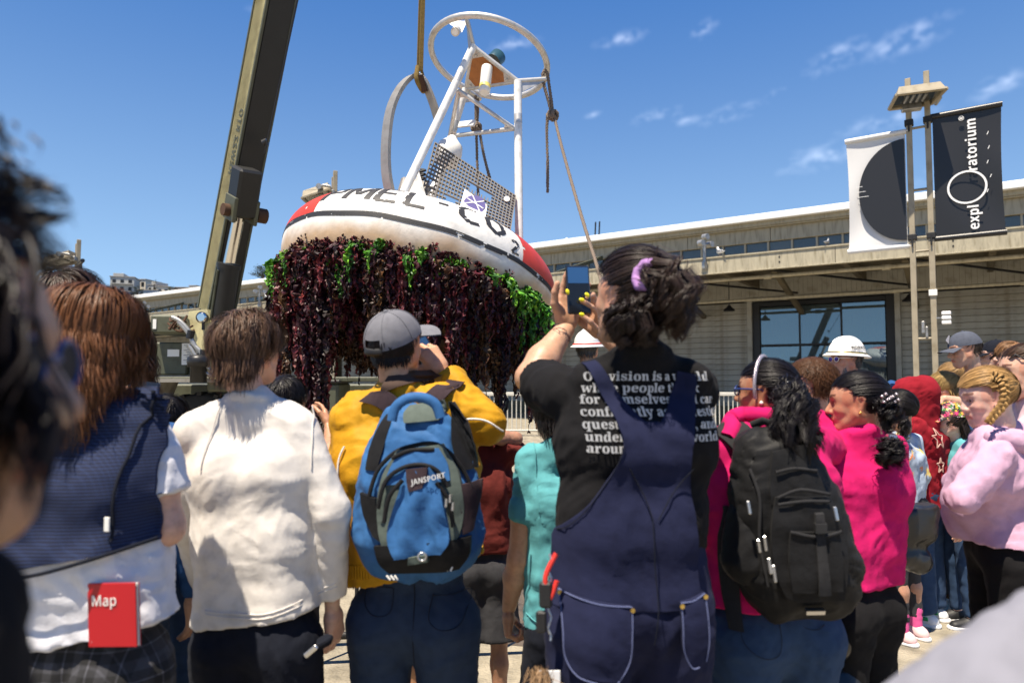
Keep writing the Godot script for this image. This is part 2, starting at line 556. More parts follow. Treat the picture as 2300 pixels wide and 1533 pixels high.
func make_shed():
	var b := thing("pier_shed", "long beige clapboard pier shed with white roof edge and deep canopy", "building")
	b.basis = Basis(Vector3(0.826, 0, 0.5635), Vector3(0, 1, 0), Vector3(-0.5635, 0, 0.826))
	var x0 := -75.0; var x1 := 16.0
	var mid := (x0 + x1) / 2; var len := x1 - x0
	var s := st()
	bx(s, Vector3(mid, 3.4, -WALL - 6.5), Vector3(len, 6.8, 11.0))
	put("inner_wall", done(s), M.beige_dark, b)
	# roof: white membrane with an upturned edge, on a beige band
	s = st()
	bx(s, Vector3(mid, 7.13, -WALL - 6), Vector3(len + 0.6, 0.24, 13.2), 0.02)
	put("roof", done(s), M.roof, b)
	s = st(); bx(s, Vector3(mid, 6.93, -WALL + 0.3), Vector3(len + 0.4, 0.15, 0.2), 0.01)
	bx(s, Vector3(mid, 6.83, -WALL + 0.24), Vector3(len + 0.4, 0.05, 0.2), 0.01)
	put("gutter_moulding", done(s), M.beige, b)
	var bm := boxmesh(Vector3(2.98, 0.48, 0.14), 0.006)
	for i in 30:
		var o := put("frieze_panel", bm, M.beige, b)
		o.position = Vector3(x0 + 1.6 + i * 3.0, 6.56, -WALL + 0.12 + 0.004 * (i % 2))
	# clerestory: panes between mullions
	s = st(); bx(s, Vector3(mid, 5.6, -WALL + 0.1), Vector3(len, 0.16, 0.2), 0.01)
	put("window_sill", done(s), M.beige, b)
	var pane := boxmesh(Vector3(0.75, 0.66, 0.012))
	var mul := boxmesh(Vector3(0.06, 0.66, 0.12), 0.006)
	var back := boxmesh(Vector3(0.75, 0.66, 0.02))
	for i in 100:
		var x := x0 + 1.0 + i * 0.8
		if x > 9: break
		var w := put("window", mul, M.beige, b)
		w.position = Vector3(x, 6.0, -WALL + 0.08)
		var p := put("pane", pane, M.glass, w)
		p.position = Vector3(0.4, 0, -0.02)
		var q := put("blind", back, M.win_back[(i * 7) % 3], w)
		q.position = Vector3(0.4, 0, -0.2 )
	# clapboards
	rng.seed = 21
	var wx0 := shed_x(1693, WALL) ; var wx1 := shed_x(2014, WALL)
	var spans := [[-28.0, -20.0], [-20.0, -13.2], [-13.2, wx0 - 0.16], [wx1 + 0.16, 3.0], [3.0, 12.0]]
	for sp in spans:
		var L: float = sp[1] - sp[0]
		var st1 := st()
		box(st1, Transform3D(Basis(Vector3(1, 0, 0), -0.1), Z3), Vector3(L - 0.006, 0.189, 0.04), 0.004)
		var m := done(st1)
		for r in 21:
			var o := put("clapboard", m, M.siding[rng.randi() % 4], b)
			o.position = Vector3((sp[0] + sp[1]) / 2, 0.1 + r * 0.2, -WALL + 0.03 + rng.randf() * 0.004)
	s = st()
	for r in 21: box(s, Transform3D(Basis(Vector3(1, 0, 0), -0.1), Vector3(-52, 0.1 + r * 0.2, -WALL + 0.03)), Vector3(46, 0.188, 0.03))
	put("far_clapboards", done(s), M.siding[1], b).set_meta("kind", "stuff")
	s = st()
	for i in 280: bx(s, Vector3(-30 + i * 0.15, 4.72, -WALL + 0.06 + 0.006 * (i % 2)), Vector3(0.144, 0.95, 0.05))
	put("upper_boarding", done(s), M.siding[2], b).set_meta("kind", "stuff")
	s = st()
	bx(s, Vector3(wx0 - 0.08, 2.15, -WALL + 0.1), Vector3(0.16, 4.3, 0.14), 0.01); bx(s, Vector3(wx1 + 0.08, 2.15, -WALL + 0.1), Vector3(0.16, 4.3, 0.14), 0.01)
	bx(s, Vector3((wx0 + wx1) / 2, 4.27, -WALL + 0.1), Vector3(wx1 - wx0 + 0.5, 0.1, 0.16), 0.01)
	put("trim", done(s), M.siding[3], b)
	# the big dark window
	var W := wx1 - wx0
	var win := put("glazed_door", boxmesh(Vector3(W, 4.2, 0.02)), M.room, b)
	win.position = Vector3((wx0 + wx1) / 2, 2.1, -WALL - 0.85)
	s = st()
	for e in [-1.0, 1.0]: bx(s, Vector3(e * (W / 2 - 0.13), 0, 0.85), Vector3(0.26, 4.2, 0.12), 0.01)
	bx(s, Vector3(0, 2.0, 0.85), Vector3(W - 0.52, 0.16, 0.12), 0.01)
	for yy in [0.55, -1.2]: bx(s, Vector3(0, yy, 0.85), Vector3(W - 0.52, 0.07, 0.08), 0.01)
	for k in 2: bx(s, Vector3(-W / 2 + 0.26 + (W - 0.52) * (k + 1) / 3.0, 0, 0.85), Vector3(0.06, 4.0, 0.07), 0.01)
	bx(s, Vector3(-W / 2 - 0.02, 0, 0.42), Vector3(0.03, 4.2, 0.8)); bx(s, Vector3(W / 2 + 0.02, 0, 0.42), Vector3(0.03, 4.2, 0.8)); bx(s, Vector3(0, 2.12, 0.42), Vector3(W, 0.03, 0.8))
	put("frame", done(s), M.winframe, win)
	var pw := (W - 0.52) / 3.0
	for k in 3:
		for r in [[1.24, 1.36], [-0.33, 1.7], [-1.65, 0.86]]:
			var o := put("pane", boxmesh(Vector3(pw - 0.05, r[1] - 0.05, 0.01)), M.glass_door, win)
			o.position = Vector3(-W / 2 + 0.26 + pw * (k + 0.5), r[0], 0.85)
			o.rotation = Vector3(rng.randf_range(-0.01, 0.012), rng.randf_range(-0.012, 0.012), 0)
	s = st()
	s.set_smooth_group(1)
	for i in 150:
		var xa := -W / 2 + 0.2 + (W - 0.4) * i / 150.0; var xb := -W / 2 + 0.2 + (W - 0.4) * (i + 1) / 150.0
		var za := 0.45 + 0.05 * sin(i * 1.15) + 0.02 * sin(i * 0.37); var zb := 0.45 + 0.05 * sin((i + 1) * 1.15) + 0.02 * sin((i + 1) * 0.37)
		quad(s, Vector3(xa, -2, za), Vector3(xb, -2, zb), Vector3(xb, 1.5, zb), Vector3(xa, 1.5, za))
	put("curtain", done(s), M.curtain, win)
	# canopy
	var fp := boxmesh(Vector3(3.99, 0.44, 0.1), 0.008)
	for i in 23:
		var o := put("fascia_board", fp, M.beige, b)
		o.position = Vector3(x0 + 2.0 + i * 4.0, 4.75, -CAN)
		var rv := st()
		for yy in [0.08, -0.06]: tube(rv, [Vector3(0.6, yy, 0.048), Vector3(0.6, yy, 0.062)], 0.022, 6)
		put("bolt", done(rv), M.dark_metal, o)
	s = st(); bx(s, Vector3(mid, 4.98, -CAN + 0.0), Vector3(len, 0.035, 0.16), 0.005); bx(s, Vector3(mid, 4.515, -CAN + 0.02), Vector3(len, 0.03, 0.14), 0.005)
	put("canopy_edge", done(s), M.beige, b)
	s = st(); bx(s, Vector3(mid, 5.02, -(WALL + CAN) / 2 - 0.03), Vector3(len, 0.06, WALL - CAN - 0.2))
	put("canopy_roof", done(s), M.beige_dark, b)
	var jst := boxmesh(Vector3(0.16, 0.3, WALL - CAN - 0.2), 0.01)
	for i in 26:
		var o := put("canopy_joist", jst, M.beige_dark, b)
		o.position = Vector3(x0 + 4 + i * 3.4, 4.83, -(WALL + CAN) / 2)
	for i in 9:
		var br := st()
		var xx := -22.0 + i * 3.4 + 0.06
		beam(br, Vector3(xx, 4.75, -CAN - 1.6), Vector3(xx, 3.75, -WALL + 0.1), 0.14, 0.16, Vector3(1, 0, 0), 0.01)
		put("canopy_brace", done(br), M.beige_dark, b)
	for i in 8:
		var br := st()
		tube(br, [Vector3(-22.0 + i * 3.4, 4.62, -CAN - 0.5), Vector3(-18.6 + i * 3.4, 4.4, -WALL + 0.4)], 0.035, 6)
		put("tie_rod", done(br), M.dark_metal, b)
	for pz in [[4.42, -CAN - 0.7, 0.06], [4.02, -CAN - 2.9, 0.05]]:
		var br := st()
		tube(br, [Vector3(-60, pz[0], pz[1]), Vector3(14, pz[0], pz[1])], pz[2], 8)
		for k in 20: tube(br, [Vector3(-50 + k * 3.0, pz[0], pz[1]), Vector3(-49.8 + k * 3.0, pz[0], pz[1])], pz[2] * 1.4, 8)
		put("pipe", done(br), M.beige, b)
	# diagonal stays above the canopy on the left
	for px in [1300.0, 615.0, 345.0, 900.0]:
		var br := st()
		var xx := shed_x(px, WALL - 2)
		beam(br, Vector3(xx, 5.05, -CAN - 1.0), Vector3(xx + 0.1, 6.4, -WALL + 0.1), 0.14, 0.1, Vector3(1, 0, 0))
		put("roof_strut", done(br), M.green, b)
	for px in [1340.0, 1349.0]:
		var br := st()
		var xx := shed_x(px, WALL)
		tube(br, [Vector3(xx, 6.9, -WALL + 0.1), Vector3(xx + 0.05, 7.9, -WALL + 0.1)], 0.035, 6)
		put("vent_rod", done(br), M.dark_metal, b)
	# lamp shades below the canopy
	for px in [1640.0, 2047.0]:
		var l := put("hanging_lamp", null, null, b)
		l.position = Vector3(shed_x(px, CAN + 3.2), 3.72, -CAN - 3.2)
		var ls := st()
		lathe(ls, [Vector2(0.19, 0.0), Vector2(0.17, 0.06), Vector2(0.09, 0.12), Vector2(0.04, 0.2), Vector2(0.0, 0.2)], 16)
		tube(ls, [Vector3(0, 0.2, 0), Vector3(0, 1.1, 0)], 0.015, 6)
		l.mesh = done(ls); l.material_override = M.dark_metal
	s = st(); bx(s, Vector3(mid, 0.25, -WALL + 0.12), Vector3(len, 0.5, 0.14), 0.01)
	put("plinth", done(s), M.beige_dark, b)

# ---------- lamp post with two square poles and a flood lamp
func lamp_post(base: Vector3, top: float, turn: float, label: String) -> Node3D:
	var t := thing("lamp_post", label, "lamp post", base, turn, "twin-pole flood lamp posts")
	var gap := 0.135
	for e in [[-1.0, top - 0.06], [1.0, top]]:
		var s := st(); bx(s, Vector3(e[0] * gap, e[1] / 2, 0), Vector3(0.085, e[1], 0.085), 0.006)
		put("pole", done(s), M.pole, t)
	for y in [top - 0.92, top - 1.97, top - 3.0, top - 4.45]:
		var s := st(); tube(s, [Vector3(-gap, y, 0), Vector3(gap, y, 0)], 0.022, 8)
		put("rung", done(s), M.pole, t)
	var h := put("flood_lamp", null, null, t)
	h.position = Vector3(-0.02, top - 0.46, 0.3)
	h.rotation = Vector3(-0.3, 0.35, 0.05)
	var s := st()
	var fr := [Vector3(-0.36, -0.16, 0.27), Vector3(0.36, -0.16, 0.27), Vector3(0.32, -0.02, -0.28), Vector3(-0.32, -0.02, -0.28)]
	var tp := [Vector3(-0.3, 0.0, 0.25), Vector3(0.3, 0.0, 0.25), Vector3(0.24, 0.14, -0.24), Vector3(-0.24, 0.14, -0.24)]
	quad(s, tp[0], tp[3], tp[2], tp[1])
	for k in 4: quad(s, fr[k], tp[k], tp[(k + 1) % 4], fr[(k + 1) % 4])
	h.mesh = done(s); h.material_override = M.pole
	s = st()
	for k in 4: beam(s, fr[k], fr[(k + 1) % 4], 0.05, 0.04, Vector3(0, 1, 0), 0.004)
	put("rim", done(s), M.pole, h)
	s = st(); quad(s, fr[0] + Vector3(0, 0.02, 0), fr[1] + Vector3(0, 0.02, 0), fr[2] + Vector3(0, 0.02, 0), fr[3] + Vector3(0, 0.02, 0))
	put("lens", done(s), M.lamp_glass, h)
	s = st(); bx(s, Vector3(0, 0.0, 0), Vector3(0.6, 0.004, 0.42)); put("dark_lens_backing", done(s), M.dark_metal, h)  # dark sheet added behind the lens so that it looks dark
	s = st()
	for k in 4: tube(s, [Vector3(-0.14 + k * 0.09, -0.06, -0.1), Vector3(-0.14 + k * 0.09, -0.09, 0.12)], 0.022, 8)
	put("bulb", done(s), M.galv, h)
	s = st(); tube(s, [Vector3(0.36, 0.02, -0.1), Vector3(0.44, 0.03, -0.2), Vector3(0.4, 0.0, -0.33)], 0.03, 8)
	tube(s, [Vector3(0.3, 0.03, -0.1), Vector3(0.42, 0.03, -0.1)], 0.06, 10)
	bx(s, Vector3(0.02, -0.04, -0.29), Vector3(0.3, 0.1, 0.1), 0.01)
	put("bracket", done(s), M.galv, h)
	for y in [top - 0.82, top - 2.76]:
		for e in [-1.0, 1.0]:
			s = st(); bx(s, Vector3(e * gap, y, 0), Vector3(0.13, 0.1, 0.13), 0.01); tube(s, [Vector3(e * gap, y, 0.06), Vector3(e * gap, y - 0.16, 0.07)], 0.014, 6)
			put("clamp", done(s), M.black, t)
	return t

func banner(post: Node3D, side: float, y0: float, y1: float, w: float, name: String, label: String, m: Material, wave: float) -> Node3D:
	var t := thing(name, label, "banner", post.position, post.rotation.y)
	var s := st()
	s.set_smooth_group(1)
	var nx := 16; var ny := 26
	var f := func(i: int, j: int) -> Vector3:
		var u := float(i) / nx; var v := float(j) / ny
		return Vector3(side * (0.2 + u * w) - side * 0.05 * u * sin(v * PI) * wave, lerpf(y0, y1, v), 0.05 * wave * sin(v * PI) * sin(u * 5.0 + v * 3.0) + 0.03 * sin(v * 9.0 + u * 4.0) * u * wave)
	for i in nx:
		for j in ny:
			quad(s, f.call(i, j), f.call(i, j + 1), f.call(i + 1, j + 1), f.call(i + 1, j))
	put("fabric", done(s), m, t)
	for y in [y0, y1]:
		s = st(); tube(s, [Vector3(side * 0.15, y, 0), Vector3(side * (0.2 + w + 0.015), y, 0)], 0.045, 12)
		put("sleeve_rod", done(s), m, t)
	return t

func text_mesh(txt: String, size: float, m: Material, parent: Node, n := "lettering", serif := false, weight := 700, depth := 0.004) -> MeshInstance3D:
	var tm := TextMesh.new()
	var f := SystemFont.new()
	f.font_names = PackedStringArray(["Droid Serif" if serif else "Droid Sans"])
	f.font_weight = weight
	tm.font = f
	tm.font_size = 64
	tm.pixel_size = size / 64.0
	tm.text = txt
	tm.depth = depth
	tm.curve_step = 1.0
	tm.horizontal_alignment = HORIZONTAL_ALIGNMENT_LEFT
	return put(n, tm, m, parent)

func make_lamps():
	var p := P(2081, 845, 11.2)
	var top := P(2081, 165, 11.2).y
	var post := lamp_post(Vector3(p.x, 0, p.z), top, -0.6, "nearest lamp post, twin beige square poles between two museum banners")
	var bw := banner(post, -1, top - 2.9, top - 0.95, 0.9, "hanging_banner", "white banner with a big black half disc left of the lamp post", M.banner_white, 0.6)
	var s := st()
	var pts := []
	for k in 33: pts.append(Vector2(-0.21 - 0.7 * sin(PI * k / 32.0), top - 1.94 - 0.86 * cos(PI * k / 32.0)))
	slab(s, pts, 0.006, Transform3D(Basis(), Vector3(0, 0, 0.055)))
	put("half_disc", done(s), M.banner_black, bw)
	s = st()
	for k in 3: bx(s, Vector3(-0.9 + 0.03 * k, top - 1.8 - k * 0.09, 0.062), Vector3(0.1 + 0.03 * k, 0.008, 0.002))
	put("scuff", done(s), M.white, bw)
	var bb := banner(post, 1, top - 2.82, top - 0.78, 0.93, "hanging_banner", "black banner lettered explOratorium right of the lamp post", M.banner_black, 0.5)
	var a := text_mesh("expl", 0.2, M.white, bb)
	a.rotation.z = PI / 2; a.position = Vector3(0.72, top - 2.74, 0.045)
	a = text_mesh("ratorium", 0.2, M.white, bb)
	a.rotation.z = PI / 2; a.position = Vector3(0.72, top - 1.8, 0.045)
	a = text_mesh("®", 0.1, M.white, bb)
	a.rotation.z = PI / 2; a.position = Vector3(0.6, top - 0.95, 0.045)
	s = st()
	for k in 40:
		var a0 := TAU * k / 40; var a1 := TAU * (k + 1) / 40
		var c := Vector3(0.645, top - 2.04, 0.045)
		var e0 := Vector3(cos(a0), sin(a0), 0); var e1 := Vector3(cos(a1), sin(a1), 0)
		quad(s, c + e0 * 0.24, c + e1 * 0.24, c + e1 * 0.27, c + e0 * 0.27)
	put("ring_letter", done(s), M.white, bb)
	s = st()
	for k in 5: beam(s, Vector3(0.95 + 0.05 * sin(k * 3.0), top - 1.2 - k * 0.23, 0.072), Vector3(0.93 + 0.05 * sin(k * 3.0), top - 1.25 - k * 0.23, 0.072), 0.01, 0.002)
	put("scuff", done(s), M.white, bb)
	# a small weather sensor fixed to the right pole
	var ws := thing("sensor", "small white louvred sensor on the nearest lamp post", "sensor", post.position, post.rotation.y)
	for k in 3:
		s = st(); bx(s, Vector3(0.31, 2.42 + k * 0.075, 0.1), Vector3(0.13, 0.055, 0.13), 0.01)
		put("louvre", done(s), M.white, ws)
	s = st(); bx(s, Vector3(0.22, 2.5, 0.08), Vector3(0.1, 0.02, 0.03)); put("arm", done(s), M.galv, ws)
	var tagn := thing("notice_plate", "small pale plate strapped to the right pole of the nearest lamp post", "plate", post.position, post.rotation.y)
	s = st(); bx(s, Vector3(0.135, 2.92, 0.055), Vector3(0.12, 0.1, 0.02), 0.004); put("plate", done(s), M.paper, tagn)
	var lk := thing("lock_cluster", "padlocks and clips hanging between the poles of the nearest lamp post", "padlock", post.position, post.rotation.y)
	s = st(); bx(s, Vector3(-0.02, 2.36, 0.02), Vector3(0.05, 0.2, 0.04), 0.01); bx(s, Vector3(0.03, 2.28, 0.02), Vector3(0.04, 0.18, 0.03), 0.01); put("lock", done(s), M.galv, lk)
	# two more behind
	p = P(745, 845, 14.0)
	var t2 := lamp_post(Vector3(p.x, 0, p.z), P(745, 388, 14.0).y, -1.2, "lamp post behind the left of the buoy with its lamp showing")
	t2.get_node("flood_lamp").rotation = Vector3(0.1, -0.35, 0)
	banner(t2, -1, t2.get_node("pole_001").mesh.get_aabb().size.y - 3.4 if t2.has_node("pole_001") else 2.0, P(700, 480, 14.0).y, 0.8, "hanging_banner", "dark banner half hidden behind the top left of the buoy", M.banner_black, 0.4)
	p = P(165, 845, 16.0)
	var t3 := lamp_post(Vector3(p.x, 0, p.z), P(165, 540, 16.0).y, -0.9, "farthest lamp post above the brown-haired woman")
	t3.get_node("flood_lamp").rotation = Vector3(0.1, -0.5, 0)
	banner(t3, 1, 2.0, P(185, 597, 16.0).y, 0.75, "hanging_banner", "black banner on the farthest lamp post", M.banner_black, 0.4)

# ---------- far hill with houses, trees and the tower
func make_hill():
	var s := st()
	s.set_smooth_group(1)
	var pf := func(i: int, j: int) -> Vector3:
		var x := -330.0 + i * 11.0; var z := -230.0 - j * 11.0
		var h := 30.0 * exp(-pow((x + 150.0) / 95.0, 2.0) - pow((z + 350.0) / 80.0, 2.0)) + 12.0 * exp(-pow((x + 250.0) / 80.0, 2.0) - pow((z + 330.0) / 70.0, 2.0))
		return Vector3(x, h - 3.0 + 1.5 * nz.get_noise_2d(x * 0.6, z * 0.6), z)
	for i in 38:
		for j in 22: quad(s, pf.call(i, j), pf.call(i, j + 1), pf.call(i + 1, j + 1), pf.call(i + 1, j))
	struct("hill", done(s), M.hill)
	# [px left, px right, py top, py bottom, distance, wall, label, turn]
	var hs := [
		[250, 296, 622, 690, 250.0, 0, "tall grey block of flats with stepped balconies on the hill", 0.3],
		[252, 290, 655, 700, 244.0, 2, "small blue house in front of the tall grey block", 0.2],
		[299, 326, 628, 690, 262.0, 1, "pale house with flat roof beside the tall grey block", -0.1],
		[311, 352, 652, 700, 247.0, 3, "light blue terraced house under the hilltop tree", 0.15],
		[330, 352, 640, 690, 256.0, 0, "grey house with dark windows behind the light blue terrace", -0.2],
		[352, 378, 644, 690, 252.0, 1, "cream house stepping down the right end of the terrace", 0.2],
		[394, 428, 646, 690, 260.0, 4, "brown flats just left of the crane boom", 0.1],
		[424, 440, 642, 690, 264.0, 1, "white house touching the crane boom", -0.1],
	]
	rng.seed = 33
	for h in hs:
		var d: float = h[4]
		var a := P(h[0], h[2], d); var c := P(h[1], h[3], d)
		var w := c.x - a.x; var ht: float = a.y - c.y + 14.0
		var hb := thing("hill_house", h[6], "house", Vector3((a.x + c.x) / 2, a.y - ht, a.z), h[7], "houses on the hill")
		s = st(); bx(s, Vector3(0, ht / 2, -5), Vector3(w, ht, 10), 0.05)
		if h[5] == 0:
			bx(s, Vector3(-w * 0.2, ht + 0.8, -5), Vector3(w * 0.45, 1.6, 7), 0.05)
			for k in 3: bx(s, Vector3(0, ht - 2.5 - k * 2.9, 0.5), Vector3(w * 0.9, 0.3, 1.6), 0.02)
		put("wall", done(s), M.house[h[5]], hb)
		s = st(); bx(s, Vector3(0, ht + 0.15, -5), Vector3(w + 0.5, 0.3, 10.5), 0.05)
		put("roof", done(s), M.house[5], hb)
		var nw := maxi(2, int(w / 2.0))
		for r in 4:
			for k in nw:
				var o := put("window", M.house_win, M.winframe, hb)
				o.position = Vector3(-w / 2 + w * (k + 0.5) / nw, ht - 1.7 - r * 2.7, 0.02)
	var tw := thing("hill_tower", "pale fluted round tower at the left edge of the buoy", "tower", P(645, 770, 330.0))
	s = st()
	var th := P(645, 541, 330.0).y - P(645, 770, 330.0).y
	lathe(s, [Vector2(2.9, 0), Vector2(2.7, th - 3.4), Vector2(2.9, th - 3.2), Vector2(2.9, th - 2.8), Vector2(2.6, th - 2.8), Vector2(2.6, th), Vector2(0, th)], 28)
	put("shaft", done(s), M.house[1], tw)
	for k in 10:
		var o := put("arched_opening", boxmesh(Vector3(0.8, 2.4, 0.3)), M.winframe, tw)
		o.position = Vector3(sin(k * TAU / 10) * 2.72, th - 5.2, cos(k * TAU / 10) * 2.72); o.rotation.y = k * TAU / 10
		o = put("arched_opening", boxmesh(Vector3(0.55, 1.0, 0.3)), M.winframe, tw)
		o.position = Vector3(sin(k * TAU / 10) * 2.58, th - 1.5, cos(k * TAU / 10) * 2.58); o.rotation.y = k * TAU / 10
	# trees: trunk, limbs, crown of leaf clumps
	var ts := [[590, 592, 640, 235.0, 58.0, "largest dark cypress on the hill right of the crane boom"], [548, 630, 650, 240.0, 30.0, "small tree at the foot of the dark cypress"], [345, 624, 655, 250.0, 14.0, "slim dark conifer above the light blue terrace"],
		[308, 640, 668, 246.0, 26.0, "round dark tree between the grey flats and the terrace"], [244, 655, 690, 240.0, 26.0, "yellow-green bush at the left end of the hill houses"], [566, 640, 655, 238.0, 40.0, "low spreading tree left of the dark cypress"], [384, 640, 668, 242.0, 24.0, "dark tree before the cream and brown houses"], [276, 662, 690, 238.0, 22.0, "low dark tree before the small blue house"], [232, 662, 690, 246.0, 24.0, "dark tree at the far left end of the hill"], [440, 652, 672, 241.0, 22.0, "dark tree at the foot of the crane boom on the hill"]]
	var i := 0
	for t in ts:
		far_tree(P(t[0], t[1], t[3]), P(t[0], t[2] + 25, t[3]), t[4] * t[3] / F, t[5], i)
		i += 1

func far_tree(top: Vector3, base: Vector3, w: float, label: String, sd: int):
	var t := thing("hill_tree", label, "tree", base, 0, "trees on the hill")
	var h := top.y - base.y
	var s := st()
	tube(s, [Z3, Vector3(0.2, h * 0.4, 0), Vector3(0, h * 0.8, 0)], [w * 0.05, w * 0.035, w * 0.012], 7)
	rng.seed = 100 + sd
	var cl := []
	for k in 26:
		var a := rng.randf() * TAU
		var v := rng.randf()
		var c := Vector3(cos(a) * w * 0.5 * (0.3 + 0.7 * rng.randf()) * sqrt(maxf(0.1, 1.0 - v * 0.8)), h * (0.35 + 0.58 * v), sin(a) * w * 0.4)
		cl.append(c)
		tube(s, [Vector3(0, h * 0.3 + 0.3 * c.y, 0), c], [w * 0.015, w * 0.005], 5)
	put("trunk", done(s), M.rust, t)
	s = st()
	for c in cl:
		for k in 110:
			var d := Vector3(rng.randfn(), rng.randfn() * 0.55, rng.randfn()) * w * 0.075
			var p: Vector3 = c + d
			var u := Vector3(rng.randfn(), rng.randfn(), rng.randfn()).normalized() * w * 0.03
			var v := Vector3(rng.randfn(), rng.randfn(), rng.randfn()).normalized() * w * 0.022
			s.set_color(Color.WHITE * rng.randf_range(0.6, 1.3))
			tri(s, p - u, p + v, p + u)
	put("crown", done(s), M.leaf_y if sd == 4 else M.leaf, t)

# ---------- gulls and the instrument on the canopy
func gull(at: Vector3, turn: float, sc: float, label: String, white := true):
	var t := thing("gull", label, "bird", at, turn, "gulls on the shed")
	t.scale = Vector3.ONE * sc
	var f := field([bn(Vector3(0, 0.17, 0.1), Vector3(0, 0.2, -0.08), 0.055, 0.075, 0.03), bn(Vector3(0, 0.2, -0.08), Vector3(0, 0.32, -0.13), 0.05, 0.036, 0.03), bn(Vector3(0, 0.335, -0.13), Vector3(0, 0.335, -0.15), 0.042, 0.04, 0.01), bn(Vector3(0, 0.33, -0.18), Vector3(0, 0.32, -0.225), 0.014, 0.006, 0.01), bn(Vector3(0, 0.17, 0.12), Vector3(0, 0.15, 0.26), 0.035, 0.012, 0.03, Vector3(0, 1, 0), 0.5)], 0.012)
	put("body", mesh_of(f, 0, 0, func(p, n): return Color(0.95, 0.95, 0.95) if p.z > -0.18 else Color(0.8, 0.5, 0.1)), M.white if white else M.galv, t)
	for e in [-1.0, 1.0]:
		var w := field([bn(Vector3(e * 0.06, 0.22, -0.06), Vector3(e * 0.03, 0.17, 0.24), 0.05, 0.015, 0.02, Vector3(1, 0, 0), 0.4)], 0.012)
		put("wing", mesh_of(w), M.galv, t)
		var s := st(); tube(s, [Vector3(e * 0.03, 0.12, 0.0), Vector3(e * 0.03, 0.0, 0.0), Vector3(e * 0.03, 0.004, -0.05)], 0.007, 6)
		put("leg", done(s), M.wood, t)

func make_roof_things():
	var d := 25.0 / (((1280.0 - 1150) / F) * 0.5635 + 0.826)
	gull(P(1280, 553, d), 1.2, 1.0, "gull standing on the white roof edge right of the buoy")
	d = 19.45 / (((1618.0 - 1150) / F) * 0.5635 + 0.826)
	gull(P(1618, 577, d), 0.3, 0.85, "white gull facing away on the canopy edge by the instrument pole")
	d = 19.45 / (((1858.0 - 1150) / F) * 0.5635 + 0.826)
	gull(P(1858, 553, d), -0.9, 0.6, "grey gull crouched on the canopy edge beside the white banner", false)
	d = 19.4 / (((596.0 - 1150) / F) * 0.5635 + 0.826)
	gull(P(600, 676, d), 1.2, 1.0, "gull on the canopy edge left of the hanging seaweed", false)
	for q in [[1583.0, 605.0, 540.0, "instrument pole with four small cups on the canopy fascia"], [322.0, 725.0, 684.0, "thin instrument pole on the canopy left of the crane"], [582.0, 690.0, 650.0, "thin instrument pole on the canopy between crane and buoy"]]:
		d = 19.35 / (((q[0] - 1150) / F) * 0.5635 + 0.826)
		var b := P(q[0], q[1], d)
		var h := P(q[0], q[2], d).y - b.y
		var t := thing("instrument_pole", q[3], "instrument", b, 0.6, "instrument poles on the canopy")
		var s := st(); tube(s, [Z3, Vector3(0, h, 0)], 0.045, 8); bx(s, Vector3(0, 0.12, 0.0), Vector3(0.14, 0.2, 0.1), 0.01)
		put("pole", done(s), M.galv, t)
		for k in 3:
			var a := [-1.0, 1.0, 0.0]
			s = st()
			var c := Vector3(a[k] * 0.2, h - 0.1 + (0.2 if k == 2 else 0.0), 0.05)
			tube(s, [Vector3(0, h - 0.1, 0), c], 0.02, 6)
			tube(s, [c + Vector3(0, 0, -0.08), c + Vector3(0, 0, 0.08)], 0.09, 12)
			put("cup", done(s), M.galv, t)

